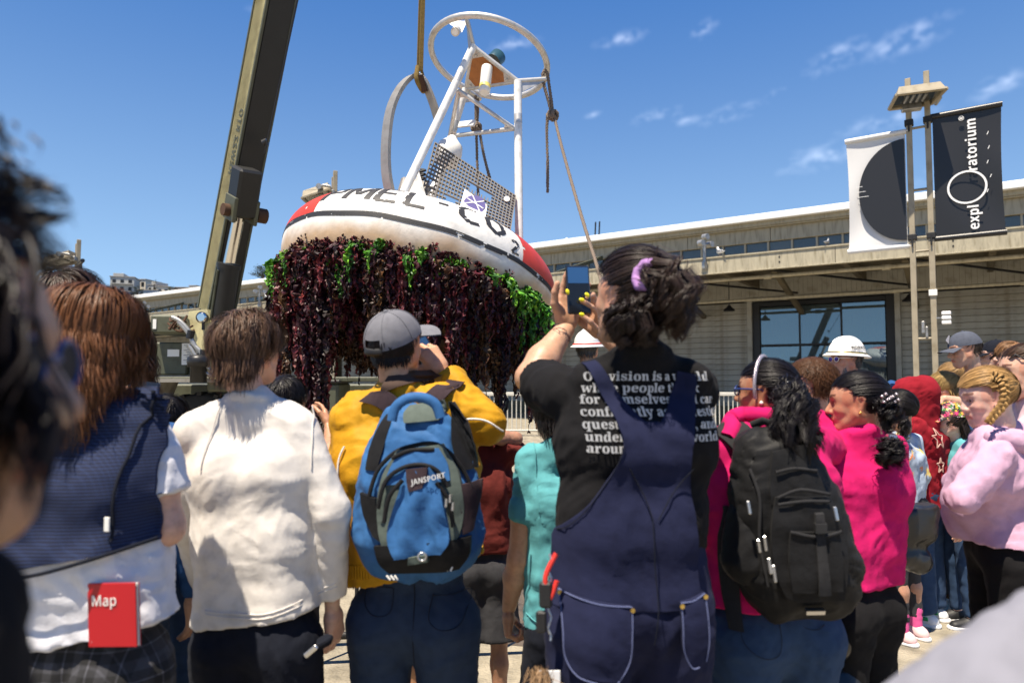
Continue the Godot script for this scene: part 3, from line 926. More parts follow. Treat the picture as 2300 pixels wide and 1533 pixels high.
# ---------- the crane truck
func make_crane():
	var t := thing("crane_truck", "olive green crane truck lifting the buoy with its raised boom", "crane", Vector3(-3.9, 0, -9.6))
	var o := t.position
	var a := P(486, 700, 9.5) - o
	var tip := Vector3(P(1000, 0, 6.15).x, 14.2, -6.1) - o
	var q := P(640, -40, 8.25) - o
	var dir := (tip - a).normalized()
	# boom: a box section, left side coloured as sunlit, underside towards the camera as shaded
	var side := Vector3(0.72, 0, 0.69)
	var L := a.distance_to(tip)
	var s := st()
	var T := along(a - dir * 0.6, tip, side)
	box(s, T, Vector3(0.34, L + 0.6, 0.37), 0.02)
	put("boom", done(s), M.green_shade_tint, t)
	s = st()
	var X := T.basis.x; var Z := T.basis.z
	for e in [-1.0, 1.0]:
		beam(s, a + X * e * 0.0 - Z * 0 + X * (-0.18) , tip + X * (-0.18), 0.02, 0.33, side)
	put("sun_tinted_side", done(s), M.green_sun_tint, t)  # thin sheet on the left face, carrying the painted sunlight
	s = st()
	for e in [-1.0, 1.0]:
		beam(s, a + X * 0.17 + Z * 0.165 * e, tip + X * 0.17 + Z * 0.165 * e, 0.03, 0.05, side)
		beam(s, a - X * 0.185 + Z * 0.175 * e, tip - X * 0.185 + Z * 0.175 * e, 0.03, 0.035, side)
	put("edge_rail", done(s), M.green, t)
	# lettering on the lit side
	var tx := text_mesh("REW22 RTO", 0.16, M.green, t)
	tx.transform = Transform3D(Basis(dir, -Z, X).orthonormalized(), a + dir * 1.9 - X * 0.193 + Z * 0.05)
	tx.transform.basis = Basis(dir, dir.cross(X).normalized() * -1.0, -X)
	# lift cylinder with its bracket under the boom
	s = st()
	var c0 := P(497, 720, 9.0) - o; var c1 := P(514, 592, 8.86) - o; var c2 := P(536, 488, 8.72) - o
	tube(s, [c0, c1], 0.135, 20); tube(s, [c1 - (c1 - c0).normalized() * 0.06, c1], 0.15, 20)
	put("lift_cylinder", done(s), M.green_shade_tint, t)
	s = st(); tube(s, [c0 + Vector3(-0.1, 0, 0.1), c1 + Vector3(-0.1, -0.1, 0.1)], 0.018, 6); put("fluid_pipe", done(s), M.green, t)
	s = st(); tube(s, [c1, c2], 0.075, 18); put("piston_rod", done(s), M.chrome, t)
	s = st()
	var b0 := P(540, 485, 8.72) - o; var b1 := P(556, 378, 8.52) - o
	beam(s, b0, b1, 0.3, 0.3, side, 0.03)
	put("rod_bracket", done(s), M.green_shade_tint, t)
	s = st(); tube(s, [b0 - X * 0.24 + (b1 - b0) * 0.08, b0 + X * 0.28 + (b1 - b0) * 0.08], 0.08, 14); tube(s, [b0 + X * 0.2 + (b1 - b0) * 0.08, b0 + X * 0.33 + (b1 - b0) * 0.08], 0.1, 14)
	put("pivot_pin", done(s), M.rust, t)
	s = st()
	for e in [-1.0, 1.0]: beam(s, b0 + X * 0.14 * e - (b1 - b0) * 0.12, b0 + X * 0.14 * e + (b1 - b0) * 0.4, 0.05, 0.3, side, 0.01)
	put("lug", done(s), M.green, t)
	s = st(); tube(s, [P(594, 345, 8.6) - o, P(668, 0, 7.9) - o, tip + Z * 0.3 + X * 0.3], 0.012, 5); put("cable", done(s), M.dark_metal, t)
	s = st(); tube(s, [P(590, 322, 8.6) - o, P(600, 318, 8.6) - o], 0.05, 8); put("cable_guide", done(s), M.dark_metal, t)
	# turret and deck
	s = st()
	var pl := []
	for p in [[430, 700], [470, 695], [512, 800], [520, 850], [478, 850], [455, 790], [425, 735]]:
		var w := P(p[0], p[1], 9.0) - o
		pl.append(Vector2(w.x, w.y))
	slab(s, pl, 0.12, Transform3D(Basis(), Vector3(0, 0, 0.62)))
	put("turret_plate", done(s), M.green_sun_tint, t)
	s = st(); slab(s, pl, 0.12, Transform3D(Basis(), Vector3(0.45, 0, 0.1))); bx(s, Vector3(0.25, 1.75, 0.1), Vector3(0.8, 0.8, 0.9), 0.03)
	put("turret", done(s), M.green, t)
	var l := put("work_lamp", null, null, t)
	l.position = P(455, 713, 8.85) - o
	s = st(); tube(s, [Vector3(0, 0, -0.08), Vector3(0, 0, 0.04)], [0.05, 0.075], 18); l.mesh = done(s); l.material_override = M.dark_metal
	s = st(); tube(s, [Vector3(0, 0, 0.04), Vector3(0, 0, 0.055)], [0.066, 0.05], 18); put("lens", done(s), M.chrome, l)
	s = st(); bx(s, Vector3(0, -0.1, -0.02), Vector3(0.03, 0.12, 0.03)); put("bracket", done(s), M.dark_metal, l)
	var cab := P(392, 728, 9.1) - o
	s = st(); bx(s, cab + Vector3(0.0, 0, -0.3), Vector3(0.62, 0.26, 0.7), 0.03); put("winch_cover", done(s), M.green, t)
	s = st(); bx(s, cab + Vector3(-0.24, 0.0, 0.056), Vector3(0.045, 0.13, 0.01)); put("sticker", done(s), M.paper, t)
	s = st()
	rng.seed = 8
	for k in 10:
		var p0 := P(rng.randf_range(375, 420), rng.randf_range(712, 740), 8.95) - o
		var p1 := P(rng.randf_range(395, 440), rng.randf_range(705, 745), 8.9) - o
		tube(s, catmull([p0, (p0 + p1) / 2 + Vector3(0, -0.06, 0.08), p1], 5), 0.014, 6)
	put("winch_gear", done(s), M.rust, t)
	for hs in [[[386, 712], [405, 722], [425, 745], [432, 770], [452, 792], [470, 830]], [[400, 722], [420, 745], [440, 780], [456, 800], [462, 822], [485, 838]], [[425, 775], [440, 800], [458, 832], [480, 846]]]:
		s = st()
		var pts := []
		for p in hs: pts.append(P(p[0], p[1], 8.72) - o)
		tube(s, catmull(pts, 6), 0.028, 8)
		put("hose", done(s), M.galv, t)
	s = st(); tube(s, [P(430, 742, 8.72) - o, P(425, 760, 8.72) - o], 0.05, 8); tube(s, [P(457, 785, 8.7) - o, P(455, 812, 8.7) - o], 0.045, 8); put("hose_clamp", done(s), M.dark_metal, t)
	# deck box with notices
	s = st()
	var d0 := P(312, 842, 9.0) - o; var d1 := P(392, 766, 9.0) - o
	bx(s, Vector3((d0.x + d1.x) / 2, (d0.y + d1.y) / 2, -0.1), Vector3(d1.x - d0.x + 0.1, d1.y - d0.y, 0.9), 0.02)
	put("deck_box", done(s), M.green, t)
	s = st()
	var wd := []
	for p in [[393, 766], [420, 785], [495, 842], [393, 842]]:
		var w := P(p[0], p[1], 9.0) - o
		wd.append(Vector2(w.x, w.y))
	slab(s, wd, 0.7, Transform3D(Basis(), Vector3(0, 0, -0.05)))
	put("sloped_guard", done(s), M.green, t)
	for n in [[352, 765, 391, 817, 0], [318, 780, 347, 797, 1], [399, 786, 424, 802, 2], [401, 805, 420, 820, 3]]:
		s = st()
		var p0 := P(n[0], n[3], 8.6) - o; var p1 := P(n[2], n[1], 8.6) - o
		var nn := put("notice", null, M.paper if n[4] < 2 or n[4] == 3 else M.black, t)
		bx(s, Vector3((p0.x + p1.x) / 2, (p0.y + p1.y) / 2, 0.362), Vector3(p1.x - p0.x, p1.y - p0.y, 0.004))
		nn.mesh = done(s)
		if n[4] == 0:
			s = st()
			for r in 11: bx(s, Vector3((p0.x + p1.x) / 2 + (0.02 if r % 3 else 0.0), p1.y - 0.03 - r * 0.022, 0.366), Vector3((p1.x - p0.x) * (0.75 - 0.12 * (r % 3)), 0.006, 0.002))
			put("print", done(s), M.print, nn)
		if n[4] == 2:
			var c := text_mesh("CAUTION", 0.035, M.paper, nn)
			c.position = Vector3(p0.x + 0.02, p1.y - 0.04, 0.366)
	# bed, fender and wheel
	s = st()
	var e0 := P(300, 848, 9.0) - o
	bx(s, Vector3(0.6, e0.y - 0.02, 0.0), Vector3(4.4, 0.06, 1.2), 0.01)
	bx(s, Vector3(0.0, e0.y - 0.35, -1.2), Vector3(6.5, 0.5, 1.0), 0.02)
	put("bed", done(s), M.green, t)
	s = st()
	var fp := []
	for p in [[315, 850], [500, 850], [500, 858], [368, 858], [350, 900], [330, 900]]:
		var w := P(p[0], p[1], 9.0) - o
		fp.append(Vector2(w.x, w.y))
	slab(s, fp, 0.5, Transform3D(Basis(), Vector3(0, 0, 0.45)))
	put("fender", done(s), M.fender, t)
	for wx in [P(430, 900, 9.0).x - o.x, P(430, 900, 9.0).x - o.x - 2.4]:
		var w := put("wheel", null, null, t)
		w.position = Vector3(wx, 0.66, 0.2)
		s = st()
		lathe(s, [Vector2(0.4, -0.2), Vector2(0.62, -0.2), Vector2(0.66, -0.15), Vector2(0.67, 0), Vector2(0.66, 0.15), Vector2(0.62, 0.2), Vector2(0.4, 0.2)], 40, Transform3D(Basis(Vector3(1, 0, 0), PI / 2), Z3))
		for k in 36:
			box(s, Transform3D(Basis(Vector3(0, 0, 1), TAU * k / 36), Z3) * Transform3D(Basis(), Vector3(0.66, 0, 0.1 * (1 if k % 2 else -1))), Vector3(0.05, 0.06, 0.2))
		w.mesh = done(s); w.material_override = M.rubber
		s = st(); lathe(s, [Vector2(0.0, 0.1), Vector2(0.2, 0.12), Vector2(0.38, 0.05), Vector2(0.42, 0.2)], 30, Transform3D(Basis(Vector3(1, 0, 0), PI / 2), Z3)); put("rim", done(s), M.green, w)
	var br := put("filter_pot", null, null, t)
	s = st(); lathe(s, [Vector2(0.0, -0.25), Vector2(0.1, -0.25), Vector2(0.1, -0.05), Vector2(0.14, -0.05), Vector2(0.14, 0.06), Vector2(0.1, 0.1), Vector2(0, 0.11)], 20)
	br.mesh = done(s); br.material_override = M.dark_metal; br.position = P(446, 815, 8.7) - o
	# green machine box on the right, with a warning label
	var g := thing("generator_box", "low dark green machine box with white warning label left of the seaweed", "machine", Vector3(P(675, 900, 9.0).x, 0, -9.3))
	var gt := P(675, 860, 9.0).y
	s = st(); bx(s, Vector3(0, gt / 2, 0), Vector3(1.0, gt, 0.7), 0.03); put("body", done(s), M.green, g)
	s = st(); bx(s, Vector3(0, gt + 0.02, 0), Vector3(1.06, 0.04, 0.76), 0.01); put("lid", done(s), M.green_shade_tint, g)
	var lb := P(690, 880, 9.0) - g.position
	s = st(); bx(s, Vector3(lb.x, lb.y, 0.353), Vector3(0.165, 0.09, 0.004)); var lab := put("warning_label", done(s), M.paper, g)
	s = st(); bx(s, Vector3(lb.x + 0.02, lb.y + 0.032, 0.357), Vector3(0.12, 0.018, 0.002)); put("red_strip", done(s), M.red, lab)
	s = st(); beam(s, Vector3(lb.x - 0.055, lb.y - 0.035, 0.357), Vector3(lb.x - 0.045, lb.y + 0.02, 0.357), 0.006, 0.002); beam(s, Vector3(lb.x - 0.033, lb.y - 0.035, 0.357), Vector3(lb.x - 0.045, lb.y + 0.02, 0.357), 0.006, 0.002)
	for r in 3: bx(s, Vector3(lb.x + 0.025, lb.y + 0.008 - r * 0.016, 0.357), Vector3(0.09, 0.005, 0.002))
	put("print", done(s), M.print, lab)
	# sling from the boom tip
	var sl := thing("lifting_sling", "worn yellow-brown webbing sling holding the buoy's bail", "sling", P(945, 182, 6.1))
	s = st(); s.set_smooth_group(-1)
	var top := o + tip - sl.position
	var p1 := Vector3(-0.01, 0.1, 0)
	for e in [-1.0, 1.0]:
		beam(s, p1 + Vector3(e * 0.012, 0, e * 0.012), top + Vector3(e * 0.02, 0, e * 0.02), 0.04, 0.008, Vector3(0.5, 0, 0.8))
	tube(s, catmull([Vector3(-0.02, 0.12, 0.05), Vector3(-0.03, 0.0, 0.07), Vector3(0.0, -0.07, 0.03), Vector3(0.03, -0.09, -0.02), Vector3(0.03, 0.0, -0.06), Vector3(0.0, 0.12, -0.02)], 5), 0.022, 8, true, 0.5)
	put("webbing", done(s), M.webbing, sl)
	s = st(); tube(s, [Vector3(0.0, 0.03, 0.06), Vector3(0.035, -0.1, 0.0)], 0.03, 8); put("stitched_eye", done(s), M.rust, sl)

# ---------- fences and loose boards
func fence_run(a: Vector3, b: Vector3, h: float, gap: float, m: Material, label: String, group: String, top_h := 0.0):
	var t := thing("railing" if top_h > 0 else "crowd_barrier", label, "railing" if top_h > 0 else "barrier", (a + b) / 2.0, 0, group)
	var u := (b - a) / 2.0
	var n := int(a.distance_to(b) / gap)
	var s := st()
	if top_h > 0: beam(s, -u + Vector3(0, h, 0), u + Vector3(0, h, 0), 0.1, top_h, Vector3(0, 1, 0), 0.01)
	else: tube(s, [-u + Vector3(0, h, 0), u + Vector3(0, h, 0)], 0.024, 8)
	put("top_rail", done(s), m, t)
	s = st(); tube(s, [-u + Vector3(0, 0.16, 0), u + Vector3(0, 0.16, 0)], 0.021, 8); put("bottom_rail", done(s), m, t)
	for k in n + 1:
		var c := -u + 2.0 * u * float(k) / n
		s = st(); tube(s, [c + Vector3(0, 0.16, 0), c + Vector3(0, h, 0)], 0.011 if top_h == 0.0 else 0.014, 6)
		put("upright", done(s), m, t)
	for e in [-1.0, 1.0]:
		s = st()
		tube(s, [u * e * 0.995 + Vector3(0, 0.0, 0), u * e * 0.995 + Vector3(0, h, 0)], 0.022, 8)
		var w := Vector3(u.z, 0, -u.x).normalized() * 0.25
		tube(s, [u * e * 0.9 + w + Vector3(0, 0.02, 0), u * e * 0.9 + Vector3(0, 0.1, 0), u * e * 0.9 - w + Vector3(0, 0.02, 0)], 0.02, 6)
		put("foot", done(s), m, t)
	return t

func make_fences():

	for q in [[1060, 1330, "pale railing panel behind the right side of the seaweed"], [1335, 1600, "pale railing panel hidden behind the person in overalls"], [1605, 1860, "pale railing panel left of the pink hoodie in front of the shed"], [1865, 2120, "pale railing panel behind the workers by the glazed door"]]:
		var a := P(q[0], 845, 17.8); var b := P(q[1], 845, 17.8)
		a.y = 0; b.y = 0
		fence_run(a, b, 1.1, 0.115, M.fence, q[2], "pale railings before the shed", 0.09)
	# black crowd barriers
	var a := Vector3(-2.6, 0, -3.55); var b := Vector3(-0.62, 0, -3.78)
	fence_run(a, b, 1.09, 0.2, M.black, "black barrier panel on the left in front of the crowd", "black crowd barriers")
	a = Vector3(-0.58, 0, -3.8); b = Vector3(1.4, 0, -4.02)
	fence_run(a, b, 1.09, 0.2, M.black, "black barrier panel in the middle by the boy in maroon", "black crowd barriers")
	a = Vector3(1.44, 0, -4.1); b = Vector3(2.9, 0, -5.2)
	fence_run(a, b, 1.09, 0.14, M.black, "black barrier panel right of centre behind the women in pink", "black crowd barriers")
	a = Vector3(2.95, 0, -5.15); b = Vector3(4.3, 0, -5.5)
	fence_run(a, b, 1.09, 0.13, M.black, "black barrier panel where the man in the cap leans", "black crowd barriers")
	# boards under the buoy
	rng.seed = 17
	for q in [[1105, 1262, "orange-brown plywood sheet on the wet ground below the buoy", 0.6, 0.5], [1120, 1180, "dark wet plywood sheet behind the orange one", 0.9, 0.7]]:
		var p := G(q[0], q[1])
		var t := thing("plywood_sheet", q[2], "board", p, rng.randf_range(-0.2, 0.2), "plywood sheets below the buoy")
		var s := st(); bx(s, Vector3(0, 0.018 if q[1] > 1200 else 0.012, 0), Vector3(q[3], 0.018, q[4]), 0.003)
		put("sheet", done(s), M.ply if q[1] > 1200 else M.ply_wet, t)
	var cr := thing("timber_cribbing", "tan timber blocks stacked on the ground left under the seaweed", "timber", Vector3(P(735, 1000, 7.0).x, 0, -7.0), 0.3)
	for k in 8:
		var s := st(); bx(s, Z3, Vector3(1.0, 0.19, 0.22), 0.012)
		var o := put("block", done(s), M.wood, cr)
		o.position = Vector3(0 if (k / 2) % 2 == 0 else (0.35 if k % 2 else -0.35), 0.1 + (k / 2) * 0.195, (0.3 if k % 2 else -0.3) if (k / 2) % 2 == 0 else 0.0)
		if (k / 2) % 2: o.rotation.y = PI / 2

# ---------- the buoy
const HR := 1.2
func hull_profile(v: float) -> Vector2:   # v 0 bottom .. 1 deck centre
	var pr := [Vector2(0.0, -0.74), Vector2(0.3, -0.72), Vector2(0.62, -0.63), Vector2(0.9, -0.49), Vector2(1.08, -0.33), Vector2(1.17, -0.17), Vector2(1.2, -0.02), Vector2(1.18, 0.12), Vector2(1.1, 0.24), Vector2(0.97, 0.33), Vector2(0.78, 0.385), Vector2(0.45, 0.41), Vector2(0.0, 0.42)]
	var f := clampf(v, 0.0, 0.99999) * 12.0
	var i := int(f)
	var t := f - i
	var a: Vector2 = pr[maxi(i - 1, 0)]; var b: Vector2 = pr[i]; var c: Vector2 = pr[i + 1]; var d: Vector2 = pr[mini(i + 2, 12)]
	var r: Vector2 = 0.5 * ((2.0 * b) + (c - a) * t + (2.0 * a - 5.0 * b + 4.0 * c - d) * t * t + (3.0 * b - a - 3.0 * c + d) * t * t * t)
	return Vector2(maxf(r.x, 0.0), r.y)

# angle: 0 towards local +Z (the camera), growing to the right
func hull_at(ang: float, v: float, out := 0.0) -> Vector3:
	var p := hull_profile(v)
	var q := hull_profile(v + 0.004)
	var t := (q - p).normalized()
	var n := Vector2(t.y, -t.x)
	p += n * out
	return Vector3(sin(ang) * p.x, p.y, cos(ang) * p.x)

var buoy: Node3D
var growth := {}
func growth_v(ang: float) -> float:   # where the sea growth begins on the hull
	return 0.372 + 0.02 * sin(ang * 1.3 + 0.6) + 0.022 * nz.get_noise_1d(ang * 90.0)

func strip(s: SurfaceTool, pts: Array, w: float, out := 0.003, worn := 0.0):   # a painted stroke on the hull, pts are (angle, v)
	for i in pts.size() - 1:
		var a: Vector2 = pts[i]; var b: Vector2 = pts[i + 1]
		var n := maxi(1, int(a.distance_to(b) / 0.012))
		for k in n:
			var p := a.lerp(b, float(k) / n); var q := a.lerp(b, float(k + 1) / n)
			var d := (b - a)
			var asp := 2.6   # v units are shorter than angle units on the shoulder
			var dn := Vector2(d.x, d.y * asp).normalized()
			var nn := Vector2(-dn.y, dn.x / asp)
			var m := 4
			for j in m:
				var e0 := (float(j) / m - 0.5) * w; var e1 := (float(j + 1) / m - 0.5) * w
				if worn > 0.0:
					var c := (p + q) / 2.0 + nn * (e0 + e1) / 2.0
					if nz.get_noise_2d(c.x * 160.0, c.y * 420.0) + 0.5 * nz.get_noise_2d(c.x * 500, c.y * 900) > worn: continue
				quad(s, hull_at(p.x + nn.x * e0, p.y + nn.y * e0, out), hull_at(q.x + nn.x * e0, q.y + nn.y * e0, out), hull_at(q.x + nn.x * e1, q.y + nn.y * e1, out), hull_at(p.x + nn.x * e1, p.y + nn.y * e1, out))

func make_buoy():
	buoy = thing("research_buoy", "red and white discus research buoy hung with seaweed, tower on top", "buoy", P(945, 626, 6.0))
	buoy.basis = Basis.from_euler(Vector3(deg_to_rad(-12.5), deg_to_rad(0), deg_to_rad(-12.0)), EULER_ORDER_ZXY)
	var inv := buoy.transform.affine_inverse()
	var s := st()
	s.set_smooth_group(1)
	var na := 192; var nv := 72
	var red0 := deg_to_rad(46.0); var red1 := deg_to_rad(-39.0)
	for i in na:
		var a0 := TAU * i / na - PI; var a1 := TAU * (i + 1) / na - PI
		for j in nv:
			var c := []
			for e in [[a0, float(j) / nv], [a1, float(j) / nv], [a1, float(j + 1) / nv], [a0, float(j + 1) / nv]]: c.append(e)
			for k in [0, 1, 2, 0, 2, 3]:
				var v: float = c[k][1]; var a: float = c[k][0]
				var p := hull_at(a, v)
				var g := growth_v(a)
				var n1 := nz.get_noise_3d(p.x * 40, p.y * 40, p.z * 40); var n2 := nz.get_noise_3d(p.x * 140, p.y * 140, p.z * 140)
				var col := Color(0.78, 0.765, 0.73)
				if v < 0.5: # rust and slime tint towards the growth line
					var w := clampf((0.51 - v) / 0.075 + n1 * 0.9, 0.0, 1.0)
					col = col.lerp(Color(0.56, 0.33, 0.13), w * 0.8)
				if v < g: col = Color(0.27, 0.15, 0.06).lerp(Color(0.05, 0.03, 0.018), clampf(n1 * 1.5 + n2 + 0.5, 0.0, 1.0))
				col = col * (1.0 - 0.2 * clampf(n1 + n2, 0.0, 1.0)); col.a = 1.0
				s.set_color(col); s.add_vertex(p)
	put("hull", done(s), M.hull, buoy)
	# red quarters above the band
	for q in [[red0, red0 + 1.2, "right"], [red1 - 1.1, red1, "left"]]:
		s = st(); s.set_smooth_group(1)
		for i in 50:
			for j in 24:
				var a0: float = lerpf(q[0], q[1], i / 50.0); var a1: float = lerpf(q[0], q[1], (i + 1) / 50.0)
				var v0 := lerpf(0.523, 0.93, j / 24.0); var v1 := lerpf(0.523, 0.93, (j + 1) / 24.0)
				if nz.get_noise_2d(a0 * 130, v0 * 330) + 0.4 * nz.get_noise_2d(a0 * 400, v0 * 900) > 0.62: continue
				quad(s, hull_at(a0, v0, 0.003), hull_at(a1, v0, 0.003), hull_at(a1, v1, 0.003), hull_at(a0, v1, 0.003))
		put("red_panel", done(s), M.red_hull, buoy)
	# black band
	s = st()
	var band := []
	for i in 241: band.append(Vector2(-PI + TAU * i / 240.0, 0.511 + 0.0025 * sin(i * 0.35)))
	strip(s, band, 0.058, 0.004, 0.5)
	put("black_band", done(s), M.black_paint, buoy)
	# PMEL-CO2
	s = st()
	var lh := 0.112
	var v0 := 0.59
	var glyphs := {"P": [[0, 0, 0, 1], [0, 1, 0.75, 1], [0.75, 1, 0.75, 0.45], [0.75, 0.45, 0, 0.45]], "M": [[0, 0, 0, 1], [0, 1, 0.5, 0.25], [0.5, 0.25, 1.0, 1], [1, 1, 1, 0]], "E": [[0, 0, 0, 1], [0, 1, 0.75, 1], [0, 0.5, 0.62, 0.5], [0, 0, 0.75, 0]],
		"L": [[0, 1, 0, 0], [0, 0, 0.7, 0]], "-": [[0, 0.55, 0.4, 0.55]], "C": [[0.75, 0.95, 0.35, 1], [0.35, 1, 0.03, 0.75], [0.03, 0.75, 0.03, 0.25], [0.03, 0.25, 0.35, 0], [0.35, 0, 0.75, 0.05]],
		"O": [[0.4, 1, 0.75, 0.75], [0.75, 0.75, 0.75, 0.25], [0.75, 0.25, 0.4, 0], [0.4, 0, 0.05, 0.25], [0.05, 0.25, 0.05, 0.75], [0.05, 0.75, 0.4, 1]], "2": [[0, 0.8, 0.3, 1], [0.3, 1, 0.6, 0.75], [0.6, 0.75, 0, 0], [0, 0, 0.65, 0]]}
	var x := -0.66
	for ch in ["P", "M", "E", "L", "-", "C", "O", "2"]:
		var sc := 0.55 if ch == "2" else 1.0
		var w := 0.17 * sc
		for g in glyphs[ch]:
			strip(s, [Vector2(x + g[0] * w, v0 - (0.05 if ch == "2" else 0.0) + g[1] * lh * 1.15 * sc), Vector2(x + g[2] * w, v0 - (0.05 if ch == "2" else 0.0) + g[3] * lh * 1.15 * sc)], 0.042 if sc == 1.0 else 0.026, 0.004, 0.52)
		x += w * (1.0 if ch in ["M"] else 0.55 if ch == "-" else 0.78) + 0.062
	put("lettering", done(s), M.black_paint, buoy)
	# tower legs
	var lg := [[P(1166, 565, 5.9), P(1163, 182, 6.1), "white"], [P(897, 452, 5.6), P(1063, 104, 6.05), "white"], [P(962, 475, 6.5), P(1046, 200, 6.5), "white"]]
	for l in lg:
		s = st(); tube(s, [inv * l[0], inv * l[1]], 0.036, 18)
		put("leg", done(s), M.white_paint, buoy)
		s = st(); var u: Vector3 = (l[1] - l[0]).normalized()
		tube(s, [inv * (l[1] - u * 0.42), inv * (l[1] - u * 0.33)], 0.0368, 18)
		put("weld_collar", done(s), M.alu, buoy)
	# foot gusset of the left leg
	s = st(); slab(s, [Vector2(0, 0), Vector2(0.2, -0.06), Vector2(0.04, 0.24)], 0.012, Transform3D(Basis(), inv * P(915, 440, 5.6))); put("gusset", done(s), M.alu, buoy)
	# ring
	s = st()
	var rc := inv * P(1098, 134, 6.3)
	var pts := []
	for k in 65: pts.append(rc + Vector3(cos(TAU * k / 64) * 0.56, 0, sin(TAU * k / 64) * 0.56))
	tube(s, pts, 0.03, 14, false)
	put("ring", done(s), M.alu, buoy)
	var A: Vector3 = inv * lg[0][1]; var B: Vector3 = inv * lg[1][1]; var C: Vector3 = inv * lg[2][1]
	for q in [[B, P(1047, 36, 5.95)], [A, P(1226, 178, 6.2)], [C, P(1078, 222, 6.75)]]:
		s = st(); tube(s, [q[0], inv * q[1]], 0.022, 10); put("strut", done(s), M.alu, buoy)
		s = st(); var m: Vector3 = (q[0] + inv * q[1]) / 2.0 
		var e: Vector3 = inv * q[1]
		tri(s, q[0] + Vector3(0, -0.02, 0), e + Vector3(0, -0.02, 0), q[0] + Vector3(0, -0.16, 0)); tri(s, q[0] + Vector3(0, -0.02, 0.006), q[0] + Vector3(0, -0.16, 0.006), e + Vector3(0, -0.02, 0.006))
		put("gusset", done(s), M.alu, buoy)
	var cm := put("camera", null, null, buoy)
	s = st(); var cp := inv * P(1026, 68, 6.05); tube(s, [cp, cp + Vector3(0.0, -0.06, 0.05)], 0.04, 14); tri(s, cp + Vector3(-0.14, 0.08, 0), cp + Vector3(0.07, 0.12, 0), cp + Vector3(0.05, -0.01, 0)); cm.mesh = done(s); cm.material_override = M.alu
	s = st(); tube(s, [cp + Vector3(0, -0.06, 0.05), cp + Vector3(0, -0.066, 0.055)], 0.028, 12); put("lens", done(s), M.white, cm)
	# triangular top plate and its frame
	s = st()
	for e in [[A, B], [B, C], [C, A]]: tube(s, [e[0], e[1]], 0.02, 10)
	put("top_frame", done(s), M.alu, buoy)
	s = st()
	var up := (B - A).cross(C - A).normalized()
	if up.y < 0: up = -up
	var ctr := (A + B + C) / 3.0
	for e in [1.0, -1.0]:
		tri(s, ctr + (A - ctr) * 0.95 + up * 0.01 * e, ctr + (B - ctr) * 0.95 + up * 0.01 * e, ctr + (C - ctr) * 0.95 + up * 0.01 * e)
	put("mounting_plate", done(s), M.ply_plate, buoy)
	for e in [A, B, C]:
		s = st(); var d0: Vector3 = (ctr - e)
		var sd: Vector3 = d0.cross(up).normalized() * 0.07
		tri(s, e - up * 0.012, e + d0 * 0.4 + sd - up * 0.012, e + d0 * 0.4 - sd - up * 0.012)
		tube(s, [e + d0 * 0.3 - up * 0.01, e + d0 * 0.3 - up * 0.03], 0.012, 6)
		put("corner_plate", done(s), M.alu, buoy)
	s = st(); var lp := inv * P(1094, 152, 6.1); var lq := inv * P(1088, 206, 6.0)
	tube(s, [lp, lq, lq + (lq - lp).normalized() * 0.012], [0.052, 0.05, 0.04], 20); put("instrument_cylinder", done(s), M.white_plastic, buoy)
	s = st(); tube(s, [lq.lerp(lp, 0.12), lq.lerp(lp, 0.26)], 0.0515, 20); 
	put("yellow_label", done(s), M.label_y, buoy)
	s = st(); var bl := inv * P(1108, 138, 6.3); tube(s, [bl, bl + up * 0.1, bl + up * 0.12], [0.075, 0.075, 0.05], 18); put("beacon", done(s), M.teal_dark, buoy)
	# middle brace
	var b1 := inv * P(1030, 203, 6.0); var b2 := inv * P(1155, 289, 6.05); var b3 := inv * P(1010, 306, 6.5)
	for e in [[b1, b2], [b2, b3], [b3, b1]]:
		s = st(); tube(s, [e[0], e[1]], 0.02, 10); put("brace", done(s), M.alu, buoy)
		s = st(); var w0: Vector3 = e[0]; var w1: Vector3 = e[1]
		tri(s, w0, w0.lerp(w1, 0.16), w0.lerp(b1 if e[0] == b2 else b2 if e[0] == b3 else b3, 0.16)); put("gusset", done(s), M.alu, buoy)
	s = st(); beam(s, inv * P(1031, 280, 6.4), inv * P(1066, 276, 6.3), 0.06, 0.02); put("bracket", done(s), M.white_paint, buoy)
	# white float sphere on the back leg
	s = st(); var fc := inv * P(1009, 340, 6.3)
	lathe(s, [Vector2(0.0, -0.16), Vector2(0.1, -0.13), Vector2(0.125, -0.02), Vector2(0.115, 0.06), Vector2(0.06, 0.12), Vector2(0.035, 0.16), Vector2(0, 0.16)], 22, Transform3D(Basis(), fc)); put("white_housing", done(s), M.white_plastic, buoy)
	# grating panel
	s = st()
	var g00 := inv * P(945, 444, 5.75); var g10 := inv * P(1146, 518, 5.72); var g01 := inv * P(977, 321, 5.95); var g11 := inv * P(1158, 441, 5.92)
	var gx := 27; var gy := 13
	var hole := func(i: float, j: float) -> bool: return (i > 12.6 and i < 20.4 and j > 6.6 and j < 8.9) or (i > 6.6 and i < 10.2 and j < 2.7)
	var gp := func(u: float, v: float) -> Vector3: return g00.lerp(g10, u).lerp(g01.lerp(g11, u), v)
	var gn := (g10 - g00).cross(g01 - g00).normalized()
	for i in gx + 1:
		for j in gy:
			if hole.call(i, j + 0.5): continue
			beam(s, gp.call(float(i) / gx, float(j) / gy), gp.call(float(i) / gx, float(j + 1) / gy), 0.0085, 0.026, gn)
	for j in gy + 1:
		for i in gx:
			if hole.call(i + 0.5, j): continue
			beam(s, gp.call(float(i) / gx, float(j) / gy), gp.call(float(i + 1) / gx, float(j) / gy), 0.0085, 0.0245, gn)
	put("grating", done(s), M.grating, buoy)
